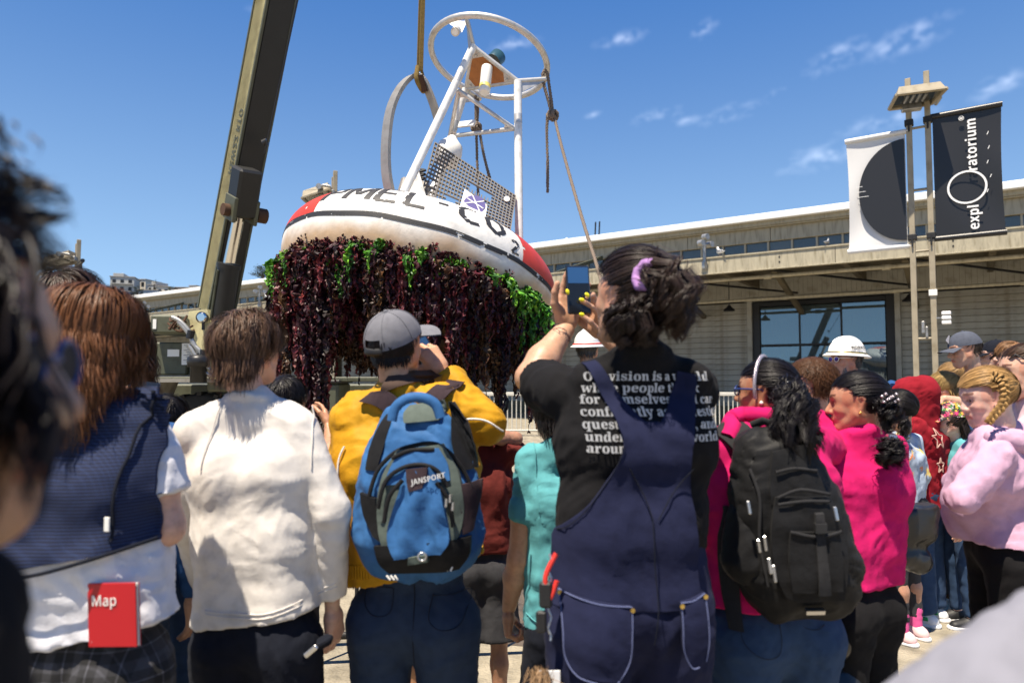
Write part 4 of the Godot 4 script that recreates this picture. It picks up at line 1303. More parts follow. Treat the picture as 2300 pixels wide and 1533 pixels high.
	for e in [[2.2, 3.5], [24.5, 9.6]]:
		s = st(); var c: Vector3 = gp.call(e[0] / gx, e[1] / gy); tube(s, [c + gn * 0.02, c + gn * 0.03], 0.028, 10); put("bolt", done(s), M.alu, buoy)
	# sticker: white square, purple disc crossed by white lines
	s = st(); var so := gn * 0.02
	var k0: Vector3 = gp.call(11.6 / gx, 0.9 / gy); var k1: Vector3 = gp.call(19.4 / gx, 0.5 / gy); var k2: Vector3 = gp.call(19.2 / gx, 4.6 / gy); var k3: Vector3 = gp.call(11.8 / gx, 6.0 / gy)
	for e in [0.0, 0.004]: quad(s, k0 + so + gn * e, k1 + so + gn * e, k2 + so + gn * e, k3 + so + gn * e)
	var sk := put("sticker", done(s), M.paper, buoy)
	s = st()
	var kc := (k0 + k1 + k2 + k3) / 4.0 + so + gn * 0.006
	var ku := (k1 - k0).normalized(); var kv := gn.cross(ku).normalized()
	for k in 28:
		tri(s, kc, kc + (ku * cos(TAU * k / 28) + kv * sin(TAU * k / 28)) * 0.095, kc + (ku * cos(TAU * (k + 1) / 28) + kv * sin(TAU * (k + 1) / 28)) * 0.095)
	put("disc", done(s), M.purple, sk)
	s = st()
	for e in [[-0.085, -0.03, 0.06, 0.07], [-0.05, 0.075, 0.08, -0.05], [-0.08, 0.03, 0.085, 0.0]]:
		beam(s, kc + ku * e[0] + kv * e[1] + gn * 0.002, kc + ku * e[2] + kv * e[3] + gn * 0.002, 0.008, 0.002, gn)
	put("line", done(s), M.white, sk)
	# flat bail (big crescent)
	s = st()
	var bp := []
	for q in [[880, 450, 5.95], [868, 390, 5.95], [867, 320, 5.95], [876, 250, 6.0], [897, 200, 6.05], [925, 172, 6.1], [948, 178, 6.1], [962, 205, 6.12], [975, 240, 6.14], [985, 275, 6.16]]: bp.append(inv * P(q[0], q[1], q[2]))
	bp = catmull(bp, 6)
	for i in bp.size() - 1:
		var w := 0.1 if i < 30 else 0.07
		beam(s, bp[i], bp[i + 1] + (bp[i + 1] - bp[i]) * 0.06, 0.035, w, Vector3(0.75, 0, 0.66))
	put("bail", done(s), M.steel, buoy)
	s = st(); bx(s, inv * P(955, 435, 6.0) + Vector3(-0.1, 0, 0), Vector3(0.25, 0.16, 0.2), 0.02); put("bail_shoe", done(s), M.steel, buoy)
	s = st(); var wr := []
	for k in 40: wr.append(inv * P(945 + 10 * sin(k * 0.9), 380 + k * 1.3, 6.1 + 0.04 * cos(k * 0.9)))
	tube(s, wr, 0.012, 6); put("cable_coil", done(s), M.black, buoy)
	make_chain(inv)
	make_seaweed(inv)
	make_ropes()

func make_chain(inv: Transform3D):
	var pts := []
	for q in [[672, 512, 5.9], [655, 545, 5.7], [643, 590, 5.6], [637, 650, 5.5], [634, 720, 5.5], [633, 800, 5.5], [632, 868, 5.5]]: pts.append(inv * P(q[0], q[1], q[2]))
	pts = catmull(pts, 5)
	for i in pts.size() - 1:
		var s := st()
		var a: Vector3 = pts[i]; var b: Vector3 = pts[i + 1]
		var T := along(a, b, Vector3(1, 0, 0) if i % 2 else Vector3(0, 0, 1))
		var L := a.distance_to(b) * 0.62
		var ring := []
		for k in 13: ring.append(T * Vector3(cos(TAU * k / 12) * 0.032, sin(TAU * k / 12) * L, 0))
		tube(s, ring, 0.011, 6, false)
		put("chain_link", done(s), M.rust, buoy)

func rope_mesh(s: SurfaceTool, pts: Array, r: float):
	var n := pts.size()
	for k in 3:
		var o := []
		var tw := 0.0
		for i in n:
			var p: Vector3 = pts[i]
			var t: Vector3 = (pts[mini(i + 1, n - 1)] - pts[maxi(i - 1, 0)])
			var x := t.normalized().cross(Vector3(0.3, 0.1, 1)).normalized(); var y := t.normalized().cross(x)
			if i > 0: tw += pts[i].distance_to(pts[i - 1]) * 75.0
			o.append(p + (x * cos(tw + k * TAU / 3) + y * sin(tw + k * TAU / 3)) * r * 0.55)
		tube(s, o, r * 0.58, 6)

func dense(pts: Array, step: float) -> Array:
	var c := catmull(pts, 8)
	var o := [c[0]]
	for i in range(1, c.size()):
		var n := maxi(1, int(c[i].distance_to(c[i - 1]) / step))
		for k in n: o.append(c[i - 1].lerp(c[i], float(k + 1) / n))
	return o

func make_ropes():
	var t := thing("tag_line", "twisted brown rope knotted to the tower ring and running down right", "rope", P(1226, 182, 6.2))
	var o := t.position
	var run := func(l: Array, d: float) -> Array:
		var r := []
		for q in l: r.append(P(q[0], q[1], q[2] if q.size() > 2 else d) - o)
		return dense(r, 0.018)
	var s := st()
	rope_mesh(s, run.call([[1219, 165], [1222, 190], [1230, 220], [1238, 250]], 6.2), 0.015)
	rope_mesh(s, run.call([[1230, 165], [1234, 195], [1239, 230], [1241, 252]], 6.2), 0.015)
	rope_mesh(s, run.call([[1219, 168], [1224, 158], [1231, 168]], 6.2), 0.015)
	rope_mesh(s, run.call([[1230, 262], [1228, 300], [1230, 360], [1230, 432]], 6.2), 0.015)
	rope_mesh(s, run.call([[1245, 262, 6.2], [1262, 330, 5.9], [1290, 430, 5.5], [1320, 530, 5.1], [1342, 600, 4.8], [1365, 690, 4.4], [1375, 800, 4.3], [1378, 880, 4.25]], 6.2), 0.014)
	put("strand", done(s), M.rope, t)
	s = st()
	for k in 3:
		var p := []
		for i in 15:
			var a := TAU * i / 14.0
			p.append(P(1241, 259, 6.2) - o + Basis(Vector3(0.3, 1, 0.2 * k).normalized(), k * 1.1) * Vector3(cos(a) * 0.045, sin(a) * 0.04, 0.018 * sin(a * 2)))
		rope_mesh(s, dense(p, 0.02), 0.016)
	put("knot", done(s), M.rope, t)
	t = thing("tag_line", "darker rope knotted inside the tower and hanging behind the grating", "rope", P(1070, 235, 6.4))
	o = t.position
	run = func(l: Array, d: float) -> Array:
		var r := []
		for q in l: r.append(P(q[0], q[1], q[2] if q.size() > 2 else d) - t.position)
		return dense(r, 0.018)
	s = st()
	rope_mesh(s, run.call([[1068, 215], [1069, 250], [1069, 280]], 6.4), 0.015)
	rope_mesh(s, run.call([[1073, 222], [1073, 250], [1071, 280]], 6.42), 0.015)
	rope_mesh(s, run.call([[1070, 290], [1071, 340], [1073, 400], [1074, 445]], 6.4), 0.015)
	rope_mesh(s, run.call([[1077, 292], [1085, 340], [1096, 385], [1100, 400]], 6.4), 0.015)
	put("strand", done(s), M.rope, t)
	s = st()
	for k in 3:
		var p := []
		for i in 13:
			var a := TAU * i / 12.0
			p.append(P(1070, 287, 6.4) - o + Basis(Vector3(0.3, 1, 0.2 * k).normalized(), k * 1.1) * Vector3(cos(a) * 0.04, sin(a) * 0.04, 0.018 * sin(a * 2)))
		rope_mesh(s, dense(p, 0.02), 0.016)
	put("knot", done(s), M.rope, t)

# hanging weed: each strand a chain of crumpled blades
func blade(s: SurfaceTool, p: Vector3, dirn: Vector3, w: float, l: float, c: Color):
	var x := dirn.cross(Vector3(rng.randfn(), rng.randfn(), rng.randfn())).normalized() * w
	var n := x.cross(dirn).normalized()
	var q := p + dirn * l * 0.5 + n * rng.randf_range(-0.5, 0.5) * w
	var e := p + dirn * l + n * rng.randf_range(-0.8, 0.8) * w
	var a := p + x * 0.35; var b := p - x * 0.35
	var q0 := q + x + n * rng.randf_range(-0.7, 0.7) * w; var q1 := q - x + n * rng.randf_range(-0.7, 0.7) * w
	s.set_color(c)
	tri(s, a, q, b); tri(s, a, q0, q); tri(s, b, q, q1); tri(s, q0, e, q); tri(s, q1, q, e)

func weed(s: SurfaceTool, p0: Vector3, down: Vector3, out: Vector3, L: float, w: float, cols: Array, den := 1.0):
	var fr := down.cross(Vector3(0.2, 0.1, 1)).normalized()
	var fs := down.cross(fr)
	for r in int(3.0 * den + 1.0):
		var dr := rng.randf() * 500.0
		var ang := rng.randf() * TAU
		var rad := w * sqrt(rng.randf()) * 1.3
		var ll := L * rng.randf_range(0.45, 1.0)
		var n := int(ll / 0.021) + 2
		var base: Color = cols[rng.randi() % cols.size()]
		var l0: Vector3; var c0: Vector3; var r0: Vector3
		for i in n + 1:
			var f := float(i) / n
			var a2 := dr + f * ll * 14.0 + 1.2 * nz.get_noise_2d(dr, i * 20.0)
			var p := p0 + out * (0.03 + 0.05 * minf(1.0, f * 4.0)) + down * ll * f + (fr * cos(ang) + fs * sin(ang)) * rad * (1.0 - 0.55 * f)
			p += Vector3(nz.get_noise_2d(dr, f * ll * 90.0), 0.2 * nz.get_noise_2d(dr + 90, f * ll * 200.0), nz.get_noise_2d(dr + 50, f * ll * 90.0)) * 0.035
			var ww := 0.017 * (0.45 + 0.8 * sin(minf(f * 4.0 + 0.3, 1.57))) * (1.1 - 0.75 * f * f) * rng.randf_range(0.55, 1.35)
			var x := (fr * cos(a2) + fs * sin(a2)) * ww
			var z := (fs * cos(a2) - fr * sin(a2)) * ww
			var l1 := p - x + z * rng.randf_range(-0.9, 0.9); var r1 := p + x + z * rng.randf_range(-0.9, 0.9); var c1 := p + z * rng.randf_range(-0.6, 0.6)
			if i > 0:
				var c := base * rng.randf_range(0.55, 1.5); c.a = 1.0
				s.set_color(c)
				tri(s, l0, c0, l1); tri(s, c0, c1, l1); tri(s, c0, r0, c1); tri(s, r0, r1, c1)
				if rng.randf() < 0.3: blade(s, p, (down + Vector3(rng.randfn(), rng.randfn(), rng.randfn()) * 0.7).normalized(), 0.009, 0.035, c)
			l0 = l1; c0 = c1; r0 = r1

func make_seaweed(inv: Transform3D):
	var down := (inv.basis * Vector3(0, -1, 0)).normalized()
	var reds := [Color(0.03, 0.007, 0.011), Color(0.055, 0.01, 0.014), Color(0.014, 0.006, 0.008), Color(0.09, 0.016, 0.018), Color(0.012, 0.007, 0.009), Color(0.024, 0.008, 0.012)]
	var browns := [Color(0.035, 0.018, 0.01), Color(0.02, 0.012, 0.009), Color(0.06, 0.03, 0.013)]
	var greens := [Color(0.03, 0.11, 0.012), Color(0.05, 0.17, 0.014), Color(0.09, 0.22, 0.02), Color(0.018, 0.07, 0.012)]
	rng.seed = 404
	# separate long strands that can be picked out: [angle, v below growth, length, width]
	var big := []
	for a in [-1.5, -1.38, -1.25, -1.1, -0.98, -0.85]: big.append([a, 0.0, rng.randf_range(1.0, 1.3), 0.05])
	for a in [-0.72, -0.66, -0.6, -0.53]: big.append([a, 0.05, rng.randf_range(1.45, 1.75), 0.08])
	for k in 46: big.append([rng.randf_range(-1.6, 1.55), rng.randf_range(0.0, 0.1), rng.randf_range(0.35, 0.85), 0.04])
	for a in [0.78, 0.95, 1.1, 1.25, 1.4]: big.append([a, 0.06, rng.randf_range(0.65, 1.0), 0.05])
	for b in big:
		var s := st()
		var a: float = b[0]
		var v: float = growth_v(a) - 0.01 - b[1]
		var p := hull_at(a, v)
		var out := Vector3(sin(a), 0, cos(a))
		var cols := reds
		if rng.randf() < 0.1: cols = browns
		weed(s, p, down, out, b[2], b[3], cols, 4.0)
		put("seaweed_strand", done(s), M.weed, buoy)
	# the rest of the red weed and the brown beard below
	var s := st()
	for k in 760:
		var a := rng.randf_range(-PI, PI)
		if absf(a) > 1.9 and rng.randf() < 0.5: continue
		var v := growth_v(a) - pow(rng.randf(), 2.2) * 0.24
		if v < growth_v(a) - 0.06 and sin(a * 7.0) + sin(a * 17.0) > 0.1: continue
		var p := hull_at(a, v)
		weed(s, p, down, Vector3(sin(a), 0.0, cos(a)), rng.randf_range(0.12, 0.5) * (1.0 if v > 0.3 else 0.8), 0.035, reds if rng.randf() < 0.8 else browns, 1.0)
	put("red_seaweed", done(s), M.weed, buoy).set_meta("kind", "stuff")
	s = st()
	for k in 700:
		var a := rng.randf_range(-PI, PI)
		var v := rng.randf_range(0.04, 0.3)
		weed(s, hull_at(a, v), down, Vector3(sin(a), 0, cos(a)) * 0.3, rng.randf_range(0.06, 0.22), 0.025, browns, 0.8)
	put("brown_growth", done(s), M.weed, buoy).set_meta("kind", "stuff")
	# leafy rosettes of red weed along the growth line
	s = st()
	for k in 260:
		var a := rng.randf_range(-1.8, 1.7)
		var p := hull_at(a, growth_v(a) + rng.randfn() * 0.02, 0.012)
		var r := rng.randf_range(0.012, 0.05)
		for i in 26:
			var d := Vector3(rng.randfn(), rng.randfn(), rng.randfn()).normalized()
			var c: Color = reds[rng.randi() % 6] * rng.randf_range(0.7, 1.8); c.a = 1
			blade(s, p + d * r * rng.randf_range(0.2, 0.8), (d + down * 0.2).normalized(), 0.011, 0.026, c)
	put("rosettes", done(s), M.weed, buoy).set_meta("kind", "stuff")
	# green sea lettuce clumps along the upper edge
	for lump in 165:
		s = st()
		var a := rng.randf_range(-1.75, 1.6)
		if lump % 3 == 0: a = rng.randf_range(-1.7, -0.75) if lump % 2 else rng.randf_range(0.75, 1.55)
		var v := growth_v(a) + rng.randf_range(-0.075, 0.012)
		if lump < 9: v = growth_v(a) + 0.025
		var p := hull_at(a, v, 0.02)
		var r := rng.randf_range(0.025, 0.055)
		var n := 110
		for i in n:
			var d := Vector3(rng.randfn(), rng.randfn(), rng.randfn()).normalized()
			var c: Color = greens[rng.randi() % 4] * rng.randf_range(0.6, 1.4); c.a = 1
			blade(s, p + d * r * rng.randf_range(0.3, 0.9), (d + down * 0.4).normalized(), 0.014, 0.025, c)
		if rng.randf() < (0.75 if absf(a) > 0.7 else 0.3): weed(s, p, down, Vector3(sin(a), 0, cos(a)), rng.randf_range(0.08, 0.32) * (1.3 if a > 0.7 else 1.0), 0.032, greens, 1.5)
		put("sea_lettuce", done(s), M.weed, buoy)

# ---------- people: one continuous skin, clothes over it, hair of many strands
func head_field(cell: float, child: bool) -> Dictionary:
	var key := "%s%s" % [cell, child]
	if head_cache.has(key): return head_cache[key]
	var X := Vector3(1, 0, 0)
	var b := [
		bn(Vector3(0, 0.032, 0.018), Vector3(0, 0.032, -0.022), 0.084, 0.082, 0.02, X, 0.92),
		bn(Vector3(0, 0.0, -0.04), Vector3(0, -0.055, -0.052), 0.062, 0.05, 0.03),
		bn(Vector3(0, -0.075, -0.06), Vector3(0, -0.095, -0.072), 0.036, 0.026, 0.025),
	]
	for e in [-1.0, 1.0]:
		b.append(bn(Vector3(e * 0.052, -0.04, -0.012), Vector3(e * 0.018, -0.095, -0.068), 0.028, 0.022, 0.025))
		b.append(bn(Vector3(e * 0.038, -0.026, -0.07), Vector3(e * 0.03, -0.045, -0.075), 0.024, 0.018, 0.02))
		b.append(bn(Vector3(e * 0.042, 0.028, -0.078), Vector3(e * 0.014, 0.026, -0.095), 0.012, 0.012, 0.012))
	for e in [-1.0, 1.0]: b.append(bn(Vector3(e * 0.034, 0.006, -0.106), Vector3(e * 0.028, 0.004, -0.106), 0.017, 0.017, -0.012))
	for e in [-1.0, 1.0]: b.append(bn(Vector3(e * 0.033, 0.005, -0.082), Vector3(e * 0.032, 0.005, -0.0825), 0.0135, 0.0135, 0.003))
	b.append(bn(Vector3(0, 0.012, -0.096), Vector3(0, -0.028, -0.119 if not child else -0.112), 0.009, 0.0125, 0.008))
	for e in [-1.0, 1.0]: b.append(bn(Vector3(e * 0.011, -0.033, -0.106), Vector3(e * 0.012, -0.034, -0.1), 0.009, 0.009, 0.006))
	b.append(bn(Vector3(-0.02, -0.062, -0.096), Vector3(0.02, -0.062, -0.096), 0.007, 0.007, 0.008))
	b.append(bn(Vector3(0, -0.058, -0.104), Vector3(0, -0.0585, -0.103), 0.0085, 0.0085, 0.008))
	b.append(bn(Vector3(0, -0.07, -0.102), Vector3(0, -0.0705, -0.101), 0.009, 0.009, 0.008))
	b.append(bn(Vector3(-0.024, -0.065, -0.108), Vector3(0.024, -0.065, -0.108), 0.0022, 0.0022, -0.004))
	for e in [-1.0, 1.0]:
		b.append(bn(Vector3(e * 0.077, 0.018, 0.006), Vector3(e * 0.072, -0.03, -0.004), 0.021, 0.012, 0.006, X, 0.5))
		b.append(bn(Vector3(e * 0.088, 0.012, 0.002), Vector3(e * 0.085, -0.012, -0.002), 0.009, 0.007, -0.005))
	b.append(bn(Vector3(0, -0.05, 0.018), Vector3(0, -0.115, 0.024), 0.054, 0.051, 0.03))
	var f := field(b, cell)
	var c := PackedColorArray()
	c.resize(f.v.size())
	for k in f.v.size():
		var p: Vector3 = f.v[k]
		var col := Color(1, 1, 1)
		var ax := absf(p.x)
		if p.z < -0.085 and absf(p.y + 0.0645) < 0.0095 and ax < 0.026: col = Color(0.86, 0.55, 0.52)
		var ed := Vector2((ax - 0.0325) / 0.0155, (p.y - 0.005) / 0.0075).length()
		if p.z < -0.08 and ed < 1.0:
			col = Color(1.25, 1.3, 1.35)
			if Vector2(ax - 0.0325, p.y - 0.005).length() < 0.0065: col = Color(0.06, 0.045, 0.04)
		elif p.z < -0.08 and ed < 1.35: col = Color(0.6, 0.5, 0.45)
		if p.z < -0.07 and ax > 0.013 and ax < 0.055 and absf(p.y - 0.034 - 0.05 * (ax - 0.02)) < 0.0055: col = Color(0.28, 0.22, 0.2)
		if p.z < -0.06 and p.y < 0.0 and p.y > -0.045 and ax > 0.02: col *= Color(1.04, 0.9, 0.88)
		if ax > 0.068: col *= Color(1.05, 0.84, 0.8)
		col.a = 1
		c[k] = col
	f.c = c
	head_cache[key] = f
	return f

# a left hand seen with its wrist at the origin, fingers along -Y, palm facing -Z, thumb on -X side
func hand_field(curl: float, spread: float, thumb: float, cell: float) -> Dictionary:
	var key := "%s %s %s %s" % [curl, spread, thumb, cell]
	if hand_cache.has(key): return hand_cache[key]
	var b := [bn(Vector3(0, 0.03, 0), Vector3(0, -0.03, 0), 0.025, 0.028, 0.02, Vector3(0, 0, 1), 0.75)]
	var lens := [[0.041, 0.026, 0.019], [0.046, 0.03, 0.021], [0.043, 0.028, 0.02], [0.033, 0.021, 0.017]]
	for k in 4:
		var x := -0.031 + k * 0.0205
		var base := Vector3(x, -0.088 + 0.006 * absf(k - 1.2), 0)
		b.append(bn(Vector3(x * 0.55, -0.02, 0), base, 0.017, 0.0125, 0.014))
		var p := base
		var a := curl * (0.75 + 0.12 * k)
		var dx := (k - 1.5) * spread
		for s in 3:
			var dir := Vector3(dx * cos(a), -cos(a), -sin(a)).normalized()
			var q: Vector3 = p + dir * lens[k][s]
			b.append(bn(p, q, 0.0095 - 0.0008 * s, 0.0088 - 0.0009 * s, 0.004))
			p = q
			a += curl * 0.85
	var t0 := Vector3(-0.022, -0.028, -0.006)
	var d1 := Vector3(-0.75, -0.62, -0.25 - 0.4 * thumb).normalized()
	var t1 := t0 + d1 * 0.045
	var d2 := Vector3(-0.35 + 0.35 * thumb, -0.85, -0.3 - 0.6 * thumb).normalized()
	var t2 := t1 + d2 * 0.034
	var d3 := Vector3(-0.1 + 0.5 * thumb, -0.85, -0.3 - 0.6 * thumb).normalized()
	b.append(bn(t0, t1, 0.018, 0.0125, 0.012))
	b.append(bn(t1, t2, 0.0115, 0.0105, 0.004))
	b.append(bn(t2, t2 + d3 * 0.026, 0.0105, 0.0085, 0.003))
	var f := field(b, cell)
	var c := PackedColorArray()
	c.resize(f.v.size())
	c.fill(Color(1.02, 0.95, 0.92))
	f.c = c
	hand_cache[key] = f
	return f

class Tress:
	var v := PackedVector3Array()
	var n := PackedVector3Array()
	var c := PackedColorArray()
	var i := PackedInt32Array()
	func ribbon(p: PackedVector3Array, w: float, col: Color, ctr: Vector3):
		var m := p.size()
		if m < 2: return
		var base := v.size()
		for k in m:
			var t := (p[mini(k + 1, m - 1)] - p[maxi(k - 1, 0)]).normalized()
			var o := p[k] - ctr
			var nn := (o - t * o.dot(t)).normalized()
			var f := float(k) / (m - 1)
			var s := t.cross(nn) * (w * (1.0 - 0.75 * f * f))
			v.append(p[k] - s); v.append(p[k] + s)
			n.append((nn - t.cross(nn) * 0.6).normalized()); n.append((nn + t.cross(nn) * 0.6).normalized())
			c.append(col); c.append(col)
			if k > 0:
				var q := base + k * 2
				i.append(q - 2); i.append(q); i.append(q - 1)
				i.append(q - 1); i.append(q); i.append(q + 1)
	func mesh() -> ArrayMesh:
		var a := []
		a.resize(Mesh.ARRAY_MAX)
		a[Mesh.ARRAY_VERTEX] = v; a[Mesh.ARRAY_NORMAL] = n; a[Mesh.ARRAY_COLOR] = c; a[Mesh.ARRAY_INDEX] = i
		var m := ArrayMesh.new()
		m.add_surface_from_arrays(Mesh.PRIMITIVE_TRIANGLES, a)
		return m

const SKC := Vector3(0, 0.03, 0.0)
const SKR := Vector3(0.081, 0.091, 0.105)
func scalp(d: Vector3, lift: float) -> Vector3:
	return SKC + d * SKR + d * lift

func hairy(d: Vector3, line := 0.42) -> bool:
	if d.z < -0.35: return d.y > line
	if d.z < 0.14: return d.y > -0.02 + (line - 0.02) * clampf((-d.z - 0.05) / 0.3, 0.0, 1.0)
	return d.y > -0.72

func hair_mat(c: Color) -> StandardMaterial3D:
	var m := mat(c, 0.4)
	m.metallic_specular = 0.32
	return m

# o: n, len, style (short | tie | long | curly), tie (direction on the skull), tail guide points (root space), tail radii, curl, colours
func hair(parent: Node3D, T: Transform3D, o: Dictionary):
	var tr := Tress.new()
	rng.seed = o.get("seed", 1)
	var line: float = o.get("line", 0.42)
	var n: int = o.get("n", 2200)
	var style: String = o.get("style", "short")
	var L: float = o.get("len", 0.08)
	var w: float = o.get("w", 0.0016)
	var lift0: float = o.get("lift", 0.01)
	var ctr := T * SKC
	var tie: Vector3 = o.get("tie", Vector3(0, 0.1, 1)).normalized()
	var tint: float = o.get("tint", 0.35)
	var curl: float = o.get("curl", 0.0)
	# the dark layer close to the skull
	var base := PackedVector3Array()
	var st1 := st()
	st1.set_smooth_group(1)
	var na := 28; var nb := 18
	for i in na:
		for j in nb:
			var dd := []
			for e in [[i, j], [i + 1, j], [i + 1, j + 1], [i, j + 1]]:
				var a: float = TAU * e[0] / na; var b: float = PI * e[1] / nb
				dd.append(Vector3(sin(b) * cos(a), cos(b), sin(b) * sin(a)))
			var mid: Vector3 = (dd[0] + dd[1] + dd[2] + dd[3]).normalized()
			if not hairy(mid, line + 0.05) or mid.y > o.get("top", 2.0): continue
			quad(st1, T * scalp(dd[0], 0.004), T * scalp(dd[1], 0.004), T * scalp(dd[2], 0.004), T * scalp(dd[3], 0.004))
	var hm: Material = o.get("mat", null)
	if hm == null: hm = hair_mat(o.get("color", Color(0.02, 0.014, 0.01)))
	var hn := put("hair", null, hm, parent)
	put("scalp", done(st1), hm, hn)
	var k := 0
	var tries := 0
	while k < n and tries < n * 4:
		tries += 1
		var d := Vector3(rng.randfn(), rng.randfn(), rng.randfn()).normalized()
		if not hairy(d, line + rng.randf_range(-0.06, 0.03)) or d.y > o.get("top", 2.0): continue
		k += 1
		var pts := PackedVector3Array()
		var g := nz.get_noise_3d(d.x * 75.0, d.y * 75.0, d.z * 75.0 + o.get("seed", 1) * 40.0)
		var g2 := nz.get_noise_3d(d.x * 75.0 + 900.0, d.y * 75.0, d.z * 75.0)
		var lift := lift0 * (0.45 + 0.55 * rng.randf())
		if style == "tie":
			var m := 8
			for s in m:
				var t := float(s) / (m - 1)
				var e := d.slerp(tie, t * 0.985)
				var lf := lift * (1.0 + 0.4 * sin(t * 3.0)) + 0.003 * g * sin(t * PI)
				var q := scalp(e, lf)
				q += Vector3(g2, g, -g2) * 0.006 * sin(t * PI)
				pts.append(T * q)
		elif style == "long":
			var part: Vector3 = o.get("part", Vector3(0.0, 1, -0.1)).normalized()
			var ax := part.cross(d)
			var flow := (d - part * d.dot(part)).normalized()
			var ang := acos(clampf(d.dot(part), -1, 1))
			var m := 16
			var x := 0.0
			var end_a := 1.75
			var steps := 16
			var tot := L * rng.randf_range(0.75, 1.05)
			var cur := scalp(d, lift * 0.4)
			var e := d
			var stp := tot / steps
			for s in steps:
				pts.append(T * cur)
				if e.y > -0.15 and s < steps - 1:
					ang += stp / 0.095
					e = (part * cos(ang) + flow * sin(ang)).normalized()
					cur = scalp(e, lift * minf(1.0, 0.4 + s * 0.2) + 0.006 * g)
				else:
					var f := float(s) / steps
					cur += Vector3(g * 0.35 * curl + sin(s * 1.1 + g * 11.0) * 0.5 * curl, -1.0, g2 * 0.35 * curl + cos(s * 1.1 + g * 11.0) * 0.4 * curl).normalized() * stp
					var push: Vector3 = o.get("push", Z3)
					cur += push * stp
		elif style == "curly":
			var m := 16
			var dir := (d + Vector3(g2, -0.3, g) * 0.5).normalized()
			var side := dir.cross(Vector3(0.3, 1, 0.2)).normalized()
			var sd2 := dir.cross(side)
			var ph := g * 14.0 + rng.randf() * 0.9
			var ll := L * rng.randf_range(0.7, 1.1)
			for s in m:
				var t := float(s) / (m - 1)
				var q := scalp(d, 0.004) + dir * ll * (t * 0.75) + Vector3(0, -ll * 0.55 * t * t, 0)
				q += (side * cos(ph + t * 11.0) + sd2 * sin(ph + t * 11.0)) * 0.011 * minf(1.0, t * 3.0)
				pts.append(T * q)
		else:
			var crown: Vector3 = o.get("crown", Vector3(0.12, 0.8, 0.55)).normalized()
			var sweep: Vector3 = o.get("sweep", Vector3(0.3, 0, 0))
			var m := 9
			var e := d
			var ll := L * rng.randf_range(0.6, 1.15) * (1.0 + 0.5 * g)
			var cur := Z3
			for s in m:
				var t := float(s) / (m - 1)
				if s > 0 and e.z > 0.1 and e.y < -0.5:
					if cur == Z3: cur = T.affine_inverse() * pts[s - 1]
					cur += Vector3(g * 0.5 + 0.2 * sin(s + g * 9.0), -1.0, 0.25 + g2 * 0.5).normalized() * ll / 8.0
					pts.append(T * cur)
					continue
				pts.append(T * scalp(e, lift * (0.35 + 0.75 * sin(t * 2.0)) + o.get("mess", 0.014) * (g * sin(t * 2.3) + t * t * (0.6 * g2 + 0.5 * rng.randf() - 0.2)) + 0.003))
				var fl := (e - crown * 0.999)
				fl = (fl - e * fl.dot(e)).normalized()
				fl += Vector3(g2, -0.3, g) * 1.7 + sweep + e.cross(crown) * 0.5
				fl = (fl - e * fl.dot(e)).normalized()
				e = (e + fl * (ll / 8.0 / 0.09)).normalized()
		var sh := maxf(0.25, 1.0 + tint * (rng.randf() - 0.5) * 1.4 + 0.75 * g + 0.4 * g2)
		var hl: Color = o.get("color2", Color(1, 1, 1))
		tr.ribbon(pts, w * rng.randf_range(0.7, 1.3), Color(sh, sh, sh) if rng.randf() < 0.75 else Color(hl.r * sh, hl.g * sh, hl.b * sh), ctr)
	# loose tail
	if o.has("tail"):
		var gd: Array = o.tail
		var rd: Array = o.tail_r
		var nt: int = o.get("tail_n", 900)
		var ca: float = o.get("tail_curl", 0.008)
		var cf: float = o.get("tail_freq", 9.0)
		var locks: int = o.get("locks", 34)
		var lk := []
		for q in locks: lk.append([rng.randf() * TAU, sqrt(rng.randf()), rng.randf() * TAU, rng.randf_range(0.5, 1.0), rng.randf_range(0.7, 1.4), rng.randf_range(0.55, 1.5)])
		for q in nt:
			var K: Array = lk[q % locks]
			var pts := PackedVector3Array()
			var m := 24
			var endt: float = K[3] * rng.randf_range(0.8, 1.0)
			var jit: Vector2 = Vector2(rng.randfn(), rng.randfn()) * o.get("lock_r", 0.0035)
			var stray := 3.0 if rng.randf() < 0.07 else 1.0
			for s in m:
				var t := endt * float(s) / (m - 1) * (gd.size() - 1)
				var i0 := mini(int(t), gd.size() - 2)
				var f := t - i0
				var p: Vector3 = gd[i0].lerp(gd[i0 + 1], f)
				var tg: Vector3 = (gd[i0 + 1] - gd[i0]).normalized()
				var rr: float = lerpf(rd[i0], rd[i0 + 1], f)
				var sx := tg.cross(Vector3(0.2, 0.1, 1)).normalized()
				var sy := tg.cross(sx)
				var tt := float(s) / m
				var pinch := 1.0 - 0.6 * tt
				p += (sx * cos(K[0]) + sy * sin(K[0])) * K[1] * rr + (sx * jit.x + sy * jit.y) * pinch * stray
				var hc: float = ca * K[4] * minf(1.0, tt * 3.0)
				p += (sx * cos(K[2] + tt * cf) + sy * sin(K[2] + tt * cf)) * hc
				pts.append(p)
			var sh: float = K[5] * (1.0 + tint * (rng.randf() - 0.5))
			var c2: Vector3 = gd[gd.size() / 2]
			tr.ribbon(pts, w * rng.randf_range(0.7, 1.3), Color(sh, sh, sh), c2 + Vector3(0, 0, -0.05))
	hn.mesh = tr.mesh()
	return hn

